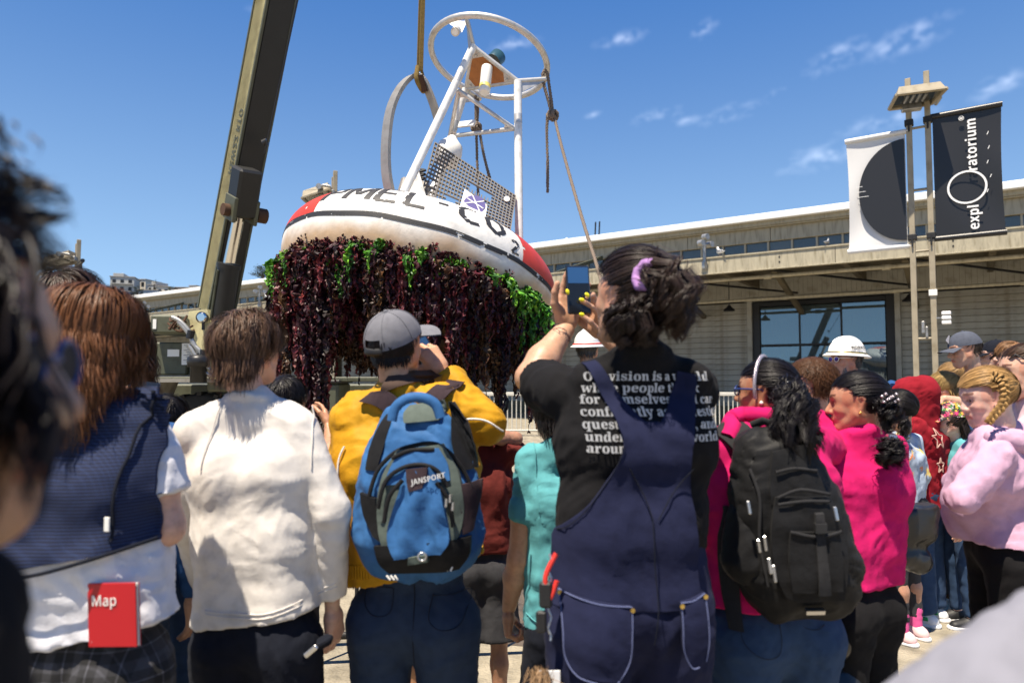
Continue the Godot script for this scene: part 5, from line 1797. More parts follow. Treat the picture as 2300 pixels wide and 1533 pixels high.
# distance to a skeleton at a point, the same joining as in field()
func dist(bones: Array, p: Vector3) -> float:
	var v := 1.0
	for b in bones:
		var e: Vector3 = b[1] - b[0]
		var q: Vector3 = p - b[0]
		var L := e.length()
		var tr := q.dot(e) / maxf(L * L, 1e-9)
		var t := clampf(tr, 0.0, 1.0)
		var w := q - e * t
		var l2 := w.length_squared()
		if b[5] != 1.0:
			var c := w.dot(b[4])
			l2 += c * c * (1.0 / (b[5] * b[5]) - 1.0)
		var d: float = sqrt(l2) - b[2] - (b[3] - b[2]) * t
		if b[7]: d = maxf(d, (tr - 1.0) * L)
		var k: float = absf(b[6]) + 1e-5
		if b[6] < 0.0: v = maxf(v, -d)
		else:
			var h := maxf(k - absf(v - d), 0.0)
			v = minf(v, d) - h * h * 0.25 / k
	return v

# lays a point (x, y) onto the back (+Z side) of a skeleton
func lay(bones: Array, x: float, y: float, out: float, z0 := 0.6) -> Vector3:
	var p := Vector3(x, y, z0)
	var near := 9.0
	var nz0 := 0.0
	for k in 40:
		var d := dist(bones, p)
		if d < near:
			near = d
			nz0 = p.z
		if d < 0.0015 or p.z < -0.35: break
		p.z -= maxf(d * 0.8, 0.001)
	p.z = nz0 + out
	return p

# a sheet of cloth laid on the back between two edges given as (x, y) rows from top to bottom
func sheet(bones: Array, left: Array, right: Array, out: float, nu := 10, per := 4, amp := 0.0, sd := 0.0, thick := 0.006, taper := 0.0) -> ArrayMesh:
	var l := catmull(left, per); var r := catmull(right, per)
	var s := st()
	s.set_smooth_group(1)
	var g := []
	for j in l.size():
		var row := []
		for i in nu + 1:
			var q: Vector2 = l[j].lerp(r[j], float(i) / nu)
			var p := lay(bones, q.x, q.y, out * (1.0 - taper * pow(float(j) / (l.size() - 1), 3.0)))
			if amp > 0.0: p.z += fold(p, amp, sd)
			row.append(p)
		g.append(row)
	for j in l.size() - 1:
		for i in nu: quad(s, g[j][i], g[j][i + 1], g[j + 1][i + 1], g[j + 1][i])
	s.set_smooth_group(-1)
	var th := Vector3(0, 0, -thick)
	for j in l.size() - 1:
		quad(s, g[j][0] + th, g[j][0], g[j + 1][0], g[j + 1][0] + th)
		quad(s, g[j][nu], g[j][nu] + th, g[j + 1][nu] + th, g[j + 1][nu])
	var e := l.size() - 1
	for i in nu:
		quad(s, g[0][i] + th, g[0][i + 1] + th, g[0][i + 1], g[0][i])
		quad(s, g[e][i], g[e][i + 1], g[e][i + 1] + th, g[e][i] + th)
	return done(s)

# a cord or seam laid on the back
func seam(s: SurfaceTool, bones: Array, pts: Array, r: float, out := 0.0, flat := 1.0):
	var o := []
	for q in catmull(pts, 5): o.append(lay(bones, q.x, q.y, out))
	tube(s, o, r, 6, true, flat, Vector3(0, 0, 1))

# several seams, each a part of its own
func seams(parent: Node3D, n: String, m: Material, bones: Array, l: Array, r: float, out: float, flat := 1.0, t := Transform3D()):
	for k in l.size():
		var s := st()
		seam(s, bones, l[k], r, out, flat)
		var o := put(n, done(s), m, parent)
		o.transform = t

func rows_all(q: Dictionary, l: Array, d: float) -> Array:
	var o := []
	for e in l: o.append(rows(q, e, d))
	return o

func lay_text(txt: String, size: float, at: Vector2, bones: Array, m: Material, parent: Node3D, out := 0.004, amp := 0.0, sd := 0.0, serif := true, turn := 0.0, n := "lettering"):
	var o := text_mesh(txt, size, m, parent, n, serif, 700, 0.001)
	var src: Mesh = o.mesh
	var a: Array = src.get_mesh_arrays() if src is PrimitiveMesh else src.surface_get_arrays(0)
	var v: PackedVector3Array = a[Mesh.ARRAY_VERTEX]
	var nn := PackedVector3Array()
	if a[Mesh.ARRAY_INDEX]:
		var flat := PackedVector3Array()
		for k in a[Mesh.ARRAY_INDEX]: flat.append(v[k])
		v = flat
	var front := PackedVector3Array()
	for k in range(0, v.size(), 3):
		if v[k].z > 1e-5 and v[k + 1].z > 1e-5 and v[k + 2].z > 1e-5: front.append(v[k]); front.append(v[k + 1]); front.append(v[k + 2])
	v = front
	nn.resize(v.size())
	var cs := cos(turn); var sn := sin(turn)
	var memo := {}
	for k in v.size():
		var key := Vector2(v[k].x, v[k].y)
		var p: Vector3
		if memo.has(key): p = memo[key]
		else:
			p = lay(bones, at.x + key.x * cs - key.y * sn, at.y + key.x * sn + key.y * cs, out)
			if amp > 0.0: p.z += fold(p, amp, sd)
			memo[key] = p
		v[k] = p
		nn[k] = Vector3(0, 0, 1)
	var b := []
	b.resize(Mesh.ARRAY_MAX)
	b[Mesh.ARRAY_VERTEX] = v; b[Mesh.ARRAY_NORMAL] = nn
	var am := ArrayMesh.new()
	am.add_surface_from_arrays(Mesh.PRIMITIVE_TRIANGLES, b)
	o.mesh = am

var SKIN := {}
func skin(c: Color) -> StandardMaterial3D:
	if not SKIN.has(c):
		var m := mat(Color(minf(c.r * 1.22, 0.8), c.g * 1.27, c.b * 1.32), 0.48, 0, M.mottle, M.bumps, 6.0, 0.14)
		m.subsurf_scatter_enabled = true
		m.subsurf_scatter_strength = 0.12
		SKIN[c] = m
	return SKIN[c]

# builds a person; returns {root, J (joints), shirt (bones), pants (bones), head (transform), inv}
func person(label: String, px: float, d: float, h: float, turn: float, o: Dictionary) -> Dictionary:
	var at := P(px, 845, d)
	var root := thing("person", label, "person", Vector3(at.x, o.get("y", 0.0), at.z), turn)
	var inv := root.transform.affine_inverse()
	var s := h / 1.75
	var w: float = o.get("w", 1.0)
	var gr: float = o.get("girth", 1.0) * s
	var J := {}
	var defs := {"pel": [0, 0.96, 0], "waist": [0, 1.1, 0], "chest": [0, 1.29, 0.0], "neck": [0, 1.47, 0.012], "head": [0, 1.632, -0.015]}
	var defl := {"hip": [0.085, 0.92, 0], "knee": [0.092, 0.5, -0.012], "ank": [0.095, 0.09, 0.015], "sh": [0.172, 1.415, 0.0], "el": [0.225, 1.13, 0.025], "wr": [0.225, 0.885, -0.05]}
	for k in defs: J[k] = Vector3(defs[k][0], defs[k][1], defs[k][2]) * s
	for k in defl:
		J[k + "L"] = Vector3(-defl[k][0] * w, defl[k][1], defl[k][2]) * s
		J[k + "R"] = Vector3(defl[k][0] * w, defl[k][1], defl[k][2]) * s
	var given: Dictionary = o.get("J", {})
	for k in given: J[k] = inv * given[k]
	if given.has("pel"):
		for e in ["L", "R"]:
			var sg := -1.0 if e == "L" else 1.0
			if not given.has("hip" + e): J["hip" + e] = J.pel + Vector3(sg * 0.085 * w, -0.04, 0) * s
			if not given.has("knee" + e): J["knee" + e].x = J["hip" + e].x + sg * 0.005
			if not given.has("ank" + e): J["ank" + e].x = J["hip" + e].x + sg * 0.01
	for e in ["shL", "shR"]: J[e] += Vector3(0, -0.024, 0) * s
	if not given.has("waist"): J.waist = J.pel.lerp(J.neck, 0.27)
	if not given.has("chest"): J.chest = J.pel.lerp(J.neck, 0.65)
	var latc: Vector3 = (J.shR - J.shL)
	latc = (latc * Vector3(1, 0.3, 1)).normalized()
	var lath: Vector3 = (J.hipR - J.hipL).normalized()
	var cell: float = o.get("cell", 0.014)
	var skc: StandardMaterial3D = skin(o.get("skin", Color(0.5, 0.29, 0.19)))
	# head placement
	var yaw: float = deg_to_rad(o.get("yaw", 0.0)); var pit: float = deg_to_rad(o.get("pitch", 0.0)); var rol: float = deg_to_rad(o.get("roll", 0.0))
	var hs: float = o.get("hs", 1.0)
	var HT := Transform3D(Basis.from_euler(Vector3(pit, yaw, rol)).scaled(Vector3(hs, hs, hs)), J.head)
	# torso bones
	var torso := []
	var hem: float = o.get("hem", 0.83)
	var hem2: float = o.get("hem2", hem)
	var ease: float = o.get("ease", 0.0)
	var belly: float = o.get("belly", 0.0)
	for e in [-1.0, 1.0]:
		var p0: Vector3 = J.pel + lath * e * 0.068 * w * s
		var p1: Vector3 = J.waist + (lath + latc).normalized() * e * 0.055 * w * s
		var p2: Vector3 = J.chest + latc * e * 0.07 * w * s
		var p3: Vector3 = J.neck + latc * e * 0.105 * w * s + Vector3(0, -0.075 * s, 0)
		var hb := Vector3(p0.x + (p0.x - p1.x) * 0.1, (hem if e < 0 else hem2) - 0.07, p0.z)
		torso.append(bn(p1, hb, (0.098 + ease) * gr, (0.118 + ease) * gr, 0.05 * s))
		torso.append(bn(p1, p2, (0.098 + ease) * gr, (0.108 + ease) * gr, 0.06 * s))
		torso.append(bn(p2, p3, (0.106 + ease) * gr, (0.055 + ease * 0.5) * gr, 0.04 * s))
		torso.append(bn(J.neck + latc * e * 0.025 * s + Vector3(0, -0.04 * s, 0), J.shL if e < 0 else J.shR, 0.058 * gr + ease * 0.3, 0.05 * gr + ease * 0.5, 0.025 * s))
	torso.append(bn(J.neck + Vector3(0, -0.07, 0) * s, J.neck + Vector3(0, -0.012, 0) * s, 0.066 * gr + ease * 0.3, 0.06 * gr, 0.03 * s))
	if belly > 0: torso.append(bn(J.waist + Vector3(0, -0.02, -0.04) , J.waist + Vector3(0, 0.08, -0.03), belly, belly, 0.06))
	var shirt := torso.duplicate()
	var sl: float = o.get("sleeve", 2.0)
	var sr: float = o.get("sl_r", 0.0) * s
	for e in ["L", "R"]:
		var a: Vector3 = J["sh" + e]; var b: Vector3 = J["el" + e]; var c: Vector3 = J["wr" + e]
		var se: float = o.get("sleeve" + e, sl)
		if se <= 0.0: continue
		if se <= 1.0: shirt.append(bn(a, a.lerp(b, se), 0.055 * gr + sr, 0.06 * gr + sr, 0.016 * s, Z3, 1.0, true))
		else:
			shirt.append(bn(a, b, 0.052 * gr + sr, 0.045 * gr + sr, 0.014 * s))
			shirt.append(bn(b, b.lerp(c, se - 1.0), 0.045 * gr + sr, 0.035 * gr + sr * 0.6, 0.008 * s, Z3, 1.0, true))
	if o.has("extra_shirt"): shirt.append_array(o.extra_shirt)
	var nb: Vector3 = J.neck
	var amp: float = o.get("fold", 0.005)
	var sd: float = J.pel.x * 31.0 + px * 0.37
	if o.get("collar", true):
		for k in 10:
			var a0 := TAU * k / 10; var a1 := TAU * (k + 1) / 10
			var cr := 0.064 * gr
			shirt.append(bn(nb + Vector3(cos(a0) * cr, -0.012 - 0.018 * sin(-a0), sin(a0) * cr * 0.95), nb + Vector3(cos(a1) * cr, -0.012 - 0.018 * sin(-a1), sin(a1) * cr * 0.95), 0.011, 0.011, 0.012))
	var hn := Vector3((hem2 - hem) / (0.3 * s), -1, 0).normalized()
	var sf := field(shirt, cell, [[Vector3(J.pel.x, (hem + hem2) / 2.0, J.pel.z), hn]])
	if o.has("paint"): put(o.get("top", "shirt"), mesh_of(sf, amp, sd, o.paint), o.shirt, root)
	else: put(o.get("top", "shirt"), mesh_of(sf, amp, sd), o.shirt, root)
	# trousers
	var pants := []
	var pl: float = o.get("leg", 2.0)
	var lr: float = o.get("leg_r", 0.0)
	pants.append(bn(J.pel - lath * 0.055 * w * s, J.pel + lath * 0.055 * w * s, 0.112 * gr, 0.112 * gr, 0.05 * s))
	pants.append(bn(J.waist.lerp(J.pel, 0.25) - lath * 0.05 * w * s, J.waist.lerp(J.pel, 0.25) + lath * 0.05 * w * s, 0.096 * gr, 0.096 * gr, 0.05 * s))
	for e in ["L", "R"]:
		var a: Vector3 = J["hip" + e]; var b: Vector3 = J["knee" + e]; var c: Vector3 = J["ank" + e]
		pants.append(bn(a + Vector3(0, 0, 0.03) * s, a + Vector3(0, -0.05, 0.025) * s, 0.098 * gr, 0.09 * gr, 0.04 * s))
		if pl <= 1.0: pants.append(bn(a, a.lerp(b, pl), 0.095 * gr, 0.085 * gr + lr, 0.03 * s, Z3, 1.0, true))
		else:
			pants.append(bn(a, b, 0.092 * gr + lr * 0.5, 0.064 * gr + lr, 0.025 * s))
			pants.append(bn(b, b.lerp(c, pl - 1.0), 0.064 * gr + lr, 0.05 * gr + lr, 0.02 * s, Z3, 1.0, true))
	if o.has("extra_pants"): pants.append_array(o.extra_pants)
	if o.has("pants"): put(o.get("bottom", "trousers"), mesh_of(field(pants, cell * o.get("pcell", 1.1)), o.get("pfold", 0.005), sd + 7.0), o.pants, root)
	# the skin: head, neck, torso, arms, legs and hands in one surface
	var body := []
	for e in [-1.0, 1.0]:
		body.append(bn(J.pel + lath * e * 0.05 * s, J.waist + lath * e * 0.04 * s, 0.07 * s, 0.065 * s, 0.04))
		body.append(bn(J.waist + lath * e * 0.04 * s, J.chest + latc * e * 0.06 * s, 0.065 * s, 0.075 * s, 0.04))
		body.append(bn(J.chest + latc * e * 0.06 * s, J.neck + latc * e * 0.06 * s + Vector3(0, -0.07, 0), 0.075 * s, 0.035 * s, 0.03))
		body.append(bn(J.neck + Vector3(0, -0.06, 0), J.shL if e < 0 else J.shR, 0.034 * s, 0.04 * s, 0.02))
	body.append(bn(J.neck + Vector3(0, -0.03, 0), HT * Vector3(0, -0.06, 0.02), 0.049 * s, 0.053 * hs, 0.02))
	var ar: float = o.get("arm", 1.0) * s * (0.82 if sl > 1.0 else 1.0)
	for e in ["L", "R"]:
		var a: Vector3 = J["sh" + e]; var b: Vector3 = J["el" + e]; var c: Vector3 = J["wr" + e]
		body.append(bn(a, a.lerp(b, 0.55), 0.047 * ar, 0.047 * ar, 0.02))
		body.append(bn(a.lerp(b, 0.55), b, 0.046 * ar, 0.037 * ar, 0.02))
		body.append(bn(b, b.lerp(c, 0.35), 0.038 * ar, 0.042 * ar, 0.02))
		body.append(bn(b.lerp(c, 0.35), c, 0.041 * ar, 0.027 * ar, 0.02))
		a = J["hip" + e]; b = J["knee" + e]; c = J["ank" + e]
		body.append(bn(a, b, 0.07 * s, 0.05 * s, 0.02))
		body.append(bn(b, b.lerp(c, 0.35) + Vector3(0, 0, 0.012) * s, 0.048 * s, 0.051 * s, 0.02))
		body.append(bn(b.lerp(c, 0.35) + Vector3(0, 0, 0.012) * s, c, 0.05 * s, 0.034 * s, 0.02))
		body.append(bn(c, c + Vector3(0, -0.05, 0) * s, 0.034 * s, 0.034 * s, 0.02))
	var sk := field(body, maxf(0.011, cell))
	join(sk, head_field(o.get("hcell", 0.006), o.get("child", false)), HT)
	for e in ["L", "R"]:
		if o.get("nohand" + e, false): continue
		var hd: Array = o.get("hand" + e, [0.35, 0.05, 0.2])   # curl, spread, thumb, direction, palm
		var c: Vector3 = J["wr" + e]
		var dir: Vector3 = (c - J["el" + e]).normalized()
		if hd.size() > 3: dir = (inv.basis * hd[3]).normalized()
		var palm := Vector3(1 if e == "L" else -1, 0, -0.15)
		if hd.size() > 4: palm = inv.basis * hd[4]
		palm = (palm - dir * palm.dot(dir)).normalized()
		var y := -dir
		var z := -palm
		var x := y.cross(z)
		var B := Basis(x, y, z)
		# made as a left hand; mirrored for the right
		var mir: bool = e == "R"
		if mir: B = Basis(-x, y, z)
		var hsc: float = o.get("hand_s", 0.55 + 0.45 * s)
		join(sk, hand_field(hd[0], hd[1], hd[2], o.get("hand_cell", 0.0045)), Transform3D(B.scaled_local(Vector3(hsc, hsc, hsc)), c + dir * 0.01), mir)
	if o.has("extra_skin"):
		for xf in o.extra_skin: join(sk, field(xf, 0.004))
	put("body", mesh_of(sk), skc, root)
	# shoes
	if o.has("shoe") or o.get("feet", false):
		for e in ["L", "R"]:
			var c: Vector3 = J["ank" + e]
			var f: Vector3 = o.get("toe" + e, Vector3(0.1 if e == "R" else -0.1, 0, -1)).normalized()
			var up := Vector3(0, c.y, 0)
			var g := c - up
			var sh2 := [bn(c + Vector3(0, -0.02, 0) * s, g + Vector3(0, 0.05, 0) * s - f * 0.03 * s, 0.044 * s, 0.044 * s, 0.02), bn(g - f * 0.045 * s + Vector3(0, 0.035, 0) * s, g + f * 0.13 * s + Vector3(0, 0.026, 0) * s, 0.042 * s, 0.036 * s, 0.02), bn(g + f * 0.05 * s + Vector3(0, 0.04, 0) * s, g + f * 0.12 * s + Vector3(0, 0.03, 0) * s, 0.042 * s, 0.036 * s, 0.02)]
			var so := put("shoe", mesh_of(field(sh2, 0.009, [[g + Vector3(0, 0.02, 0), Vector3(0, -1, 0)]])), o.get("shoe", M.black), root)
			var sole := [bn(g - f * 0.055 * s + Vector3(0, 0.014, 0), g + f * 0.145 * s + Vector3(0, 0.014, 0), 0.047 * s, 0.043 * s, 0.01)]
			put("sole", mesh_of(field(sole, 0.009, [[g + Vector3(0, 0.026, 0), Vector3(0, 1, 0)], [g + Vector3(0, 0.002, 0), Vector3(0, -1, 0)]])), o.get("sole", M.white), so)
			if o.has("sock"):
				var sk2 := field([bn(c + Vector3(0, 0.12, 0.004) * s, c + Vector3(0, -0.03, 0) * s, 0.041 * s, 0.041 * s, 0.01)], 0.009)
				put("sock", mesh_of(sk2, 0.003, 3.0), o.sock, root)
	if o.has("hair"):
		var ho: Dictionary = o.hair
		if not ho.has("seed"): ho.seed = int(px)
		hair(root, HT, ho)
	return {"root": root, "J": J, "shirt": shirt, "pants": pants, "torso": torso, "head": HT, "inv": inv, "amp": amp, "sd": sd}

# pixels of the photograph at a distance -> rows of (x, y) in a person's own space
func rows(q: Dictionary, l: Array, d: float) -> Array:
	var o := []
	for p in l:
		var v: Vector3 = q.inv * P(p[0], p[1], d)
		o.append(Vector2(v.x, v.y))
	return o

# caps and helmets, worn
func cap(q: Dictionary, m: Material, brim_dir: float, label := "", n := "cap", panels := true, tilt := 0.0) -> MeshInstance3D:
	var root: Node3D = q.root
	var T: Transform3D = q.head * Transform3D(Basis(Vector3(0, 1, 0), brim_dir), Vector3(0, 0.03, 0.004)) * Transform3D(Basis(Vector3(1, 0, 0), tilt).scaled(Vector3(0.98, 0.98, 0.98)), Z3)
	var s := st()
	s.set_smooth_group(1)
	var pt := func(a: float, b: float) -> Vector3:
		var y := cos(b)
		var fr := 1.0 + 0.025 * sin(a * 3.0 + 1.0) * sin(b) + 0.02 * sin(b * 4.0)
		return T * (Vector3(sin(b) * sin(a) * 0.094, y * 0.098 + 0.006, -sin(b) * cos(a) * 0.113) * fr)
	var na := 30; var nb := 12
	for i in na:
		for j in nb:
			var a0 := TAU * i / na; var a1 := TAU * (i + 1) / na
			var b0 := 1.62 * j / nb; var b1 := 1.62 * (j + 1) / nb
			var back := absf(absf(a0 + PI / na - PI)) < 0.42 and j >= nb - 3
			if back and panels: continue
			quad(s, pt.call(a0, b0), pt.call(a1, b0), pt.call(a1, b1), pt.call(a0, b1))
	var o := put(n, done(s), m, root)
	s = st()
	s.set_smooth_group(1)
	for e in [0.0, -0.004]:
		for i in 12:
			for j in 5:
				var f := func(u: float, v: float) -> Vector3:
					var a := (u - 0.5) * 2.1
					return T * (Vector3(sin(a) * (0.094 + v * 0.022), -0.004 + e - 0.012 * v - 0.03 * a * a * v * 0.5, -cos(a * (1.0 - 0.3 * v)) * (0.112 + v * 0.075)))
				quad(s, f.call(i / 12.0, j / 5.0), f.call((i + 1) / 12.0, j / 5.0), f.call((i + 1) / 12.0, (j + 1) / 5.0), f.call(i / 12.0, (j + 1) / 5.0))
	put("visor", done(s), m, o)
	s = st()
	tube(s, [T * Vector3(0, 0.1, 0), T * Vector3(0, 0.112, 0)], [0.011, 0.006], 10)
	put("button", done(s), m, o)
	if panels:
		s = st()
		for k in 6:
			var l := []
			for j in 10: l.append(pt.call(TAU * k / 6.0 + 0.52, 0.05 + 1.5 * j / 9.0))
			tube(s, l, 0.0022, 5)
		put("panel_seam", done(s), m, o)
		s = st()
		var l2 := []
		for j in 9: l2.append(T * (Vector3(sin(PI + (j - 4) * 0.11) * 0.094, 0.002, -cos(PI + (j - 4) * 0.11) * 0.113)))
		tube(s, l2, 0.011, 6, true, 0.3)
		put("back_strap", done(s), M.black, o)
	return o

func helmet(q: Dictionary, accent: Material) -> MeshInstance3D:
	var root: Node3D = q.root
	var T: Transform3D = q.head * Transform3D(Basis(Vector3(1, 0, 0), 0.06), Vector3(0, 0.05, 0.0))
	var s := st()
	var prof := []
	for k in 11:
		var b := PI / 2 * k / 10.0
		prof.append(Vector2(cos(b) * 0.118, sin(b) * 0.118))
	prof.push_front(Vector2(0.15, -0.022)); prof.push_front(Vector2(0.152, -0.03)); prof.push_front(Vector2(0.11, -0.02))
	lathe(s, prof, 32, T * Transform3D(Basis().scaled(Vector3(0.92, 1, 1.12)), Z3))
	var o := put("hard_hat", done(s), M.helmet, root)
	s = st()
	for e in [-0.02, 0.0, 0.02]:
		var l := []
		for k in 9:
			var a := -0.9 + 1.8 * k / 8.0
			l.append(T * Vector3(e, cos(a) * 0.118, sin(a) * 0.13))
		tube(s, l, 0.006, 6)
	put("ridge", done(s), M.helmet, o)
	s = st()
	var l := []
	for k in 25: l.append(T * Vector3(cos(TAU * k / 24) * 0.112, -0.004, sin(TAU * k / 24) * 0.135))
	tube(s, l, 0.009, 6)
	put("band", done(s), accent, o)
	return o

func glasses(q: Dictionary, frame: Material, lens: Material, up := 0.0):
	var root: Node3D = q.root
	var T: Transform3D = q.head * Transform3D(Basis(Vector3(1, 0, 0), up), Vector3(0, 0, 0))
	var s := st()
	var o := put("glasses", null, frame, root)
	for e in [-1.0, 1.0]:
		var l := []
		for k in 17: l.append(T * Vector3(e * 0.034 + cos(TAU * k / 16) * 0.024, 0.004 + sin(TAU * k / 16) * 0.018, -0.108))
		tube(s, l, 0.0024, 6)
		tube(s, [T * Vector3(e * 0.058, 0.01, -0.108), T * Vector3(e * 0.078, 0.012, -0.09), T * Vector3(e * 0.08, 0.014, 0.0), T * Vector3(e * 0.076, 0.0, 0.015)], 0.0028, 6)
		var g := st()
		for k in 16: tri(g, T * Vector3(e * 0.034, 0.004, -0.1085), T * Vector3(e * 0.034 + cos(TAU * k / 16) * 0.023, 0.004 + sin(TAU * k / 16) * 0.017, -0.108), T * Vector3(e * 0.034 + cos(TAU * (k + 1) / 16) * 0.023, 0.004 + sin(TAU * (k + 1) / 16) * 0.017, -0.108))
		put("lens", done(g), lens, o)
	tube(s, [T * Vector3(-0.011, 0.008, -0.11), T * Vector3(0.011, 0.008, -0.11)], 0.003, 6)
	o.mesh = done(s)

func make_people():
	people_materials()
	person_overalls()
	person_white()
	person_yellow()
	person_map()
	person_hoodie_pack()
	person_pink()
	person_teal()
	person_maroon()
	person_lavender()
	blurred_people()
	far_people()

func people_materials():
	M.c_black = cloth(Color(0.011, 0.0105, 0.0115), 0.7, 3.0)
	M.c_navy = cloth(Color(0.016, 0.019, 0.05), 0.7, 3.5)
	M.c_navy_dark = cloth(Color(0.012, 0.014, 0.022), 0.7, 3.5)
	M.c_white = cloth(Color(0.74, 0.7, 0.65), 0.5, 2.2)
	M.c_tee = cloth(Color(0.74, 0.74, 0.78), 0.8, 2.2)
	M.c_yellow = cloth(Color(0.54, 0.275, 0.014), 0.9, 2.5, 0.6)
	M.c_pink = cloth(Color(0.56, 0.012, 0.125), 0.7, 2.5)
	M.c_teal = cloth(Color(0.11, 0.37, 0.41), 0.6, 2.5)
	M.c_maroon = cloth(Color(0.12, 0.022, 0.018), 0.7, 3.0)
	M.c_hood = cloth(Color(0.26, 0.012, 0.022), 0.7, 3.0)
	M.c_lav = cloth(Color(0.58, 0.36, 0.49), 0.6, 2.5)
	M.c_grey = cloth(Color(0.25, 0.25, 0.29), 0.6, 3.0)
	M.c_char = cloth(Color(0.05, 0.05, 0.055), 0.6, 3.0)
	M.c_khaki = cloth(Color(0.32, 0.25, 0.15), 0.6, 3.0)
	M.c_blue = cloth(Color(0.03, 0.09, 0.24), 0.7, 3.0)
	M.c_pastel = cloth(Color(1, 1, 1), 0.5, 3.0)
	M.c_vc = cloth(Color(1, 1, 1), 0.5, 3.0)
	M.c_cap = cloth(Color(0.18, 0.18, 0.2), 0.6, 4.0)
	M.c_cap2 = cloth(Color(0.09, 0.1, 0.13), 0.6, 4.0)
	M.c_brown = cloth(Color(0.075, 0.05, 0.04), 0.5, 4.0)
	M.c_strap = cloth(Color(0.045, 0.03, 0.035), 0.5, 6.0)
	M.c_pblue = cloth(Color(0.04, 0.135, 0.33), 0.6, 5.0, 0.6)
	M.c_pgrey = cloth(Color(0.1, 0.125, 0.11), 0.6, 5.0)
	M.c_pblack = cloth(Color(0.014, 0.014, 0.015), 0.8, 5.0, 0.55)
	M.helmet = mat(Color(0.8, 0.8, 0.78), 0.25)
	M.phone = mat(Color(0.015, 0.016, 0.02), 0.12)
	M.nail = mat(Color(0.85, 0.75, 0.02), 0.25)
	M.scrunch = cloth(Color(0.42, 0.23, 0.5), 0.7, 5.0)
	M.purple_lens = mat(Color(0.07, 0.02, 0.25), 0.08, 0.6)
	M.thread = mat(Color(0.45, 0.36, 0.24), 0.8)
	M.silver = mat(Color(0.6, 0.6, 0.6), 0.3, 0.9)
	M.leather = mat(Color(0.015, 0.015, 0.016), 0.3, 0, null, M.bumps, 5, 0.2)
	M.pinkshoe = mat(Color(0.75, 0.5, 0.5), 0.7)
	M.pinksock = mat(Color(0.75, 0.1, 0.32), 0.85)
	M.gold = mat(Color(0.7, 0.5, 0.15), 0.3, 1.0)

func phone(at: Vector3, b: Basis, label: String):
	var t := thing("phone", label, "phone", at)
	t.basis = b
	put("case", boxmesh(Vector3(0.074, 0.152, 0.009), 0.004), M.phone, t)
	var s := st(); bx(s, Vector3(0, 0, 0.005), Vector3(0.066, 0.142, 0.001))
	put("screen", done(s), M.screen, t)
	s = st(); bx(s, Vector3(0, 0.045, 0.0058), Vector3(0.064, 0.05, 0.0005))
	put("picture", done(s), M.screen_sky, t)
	return t

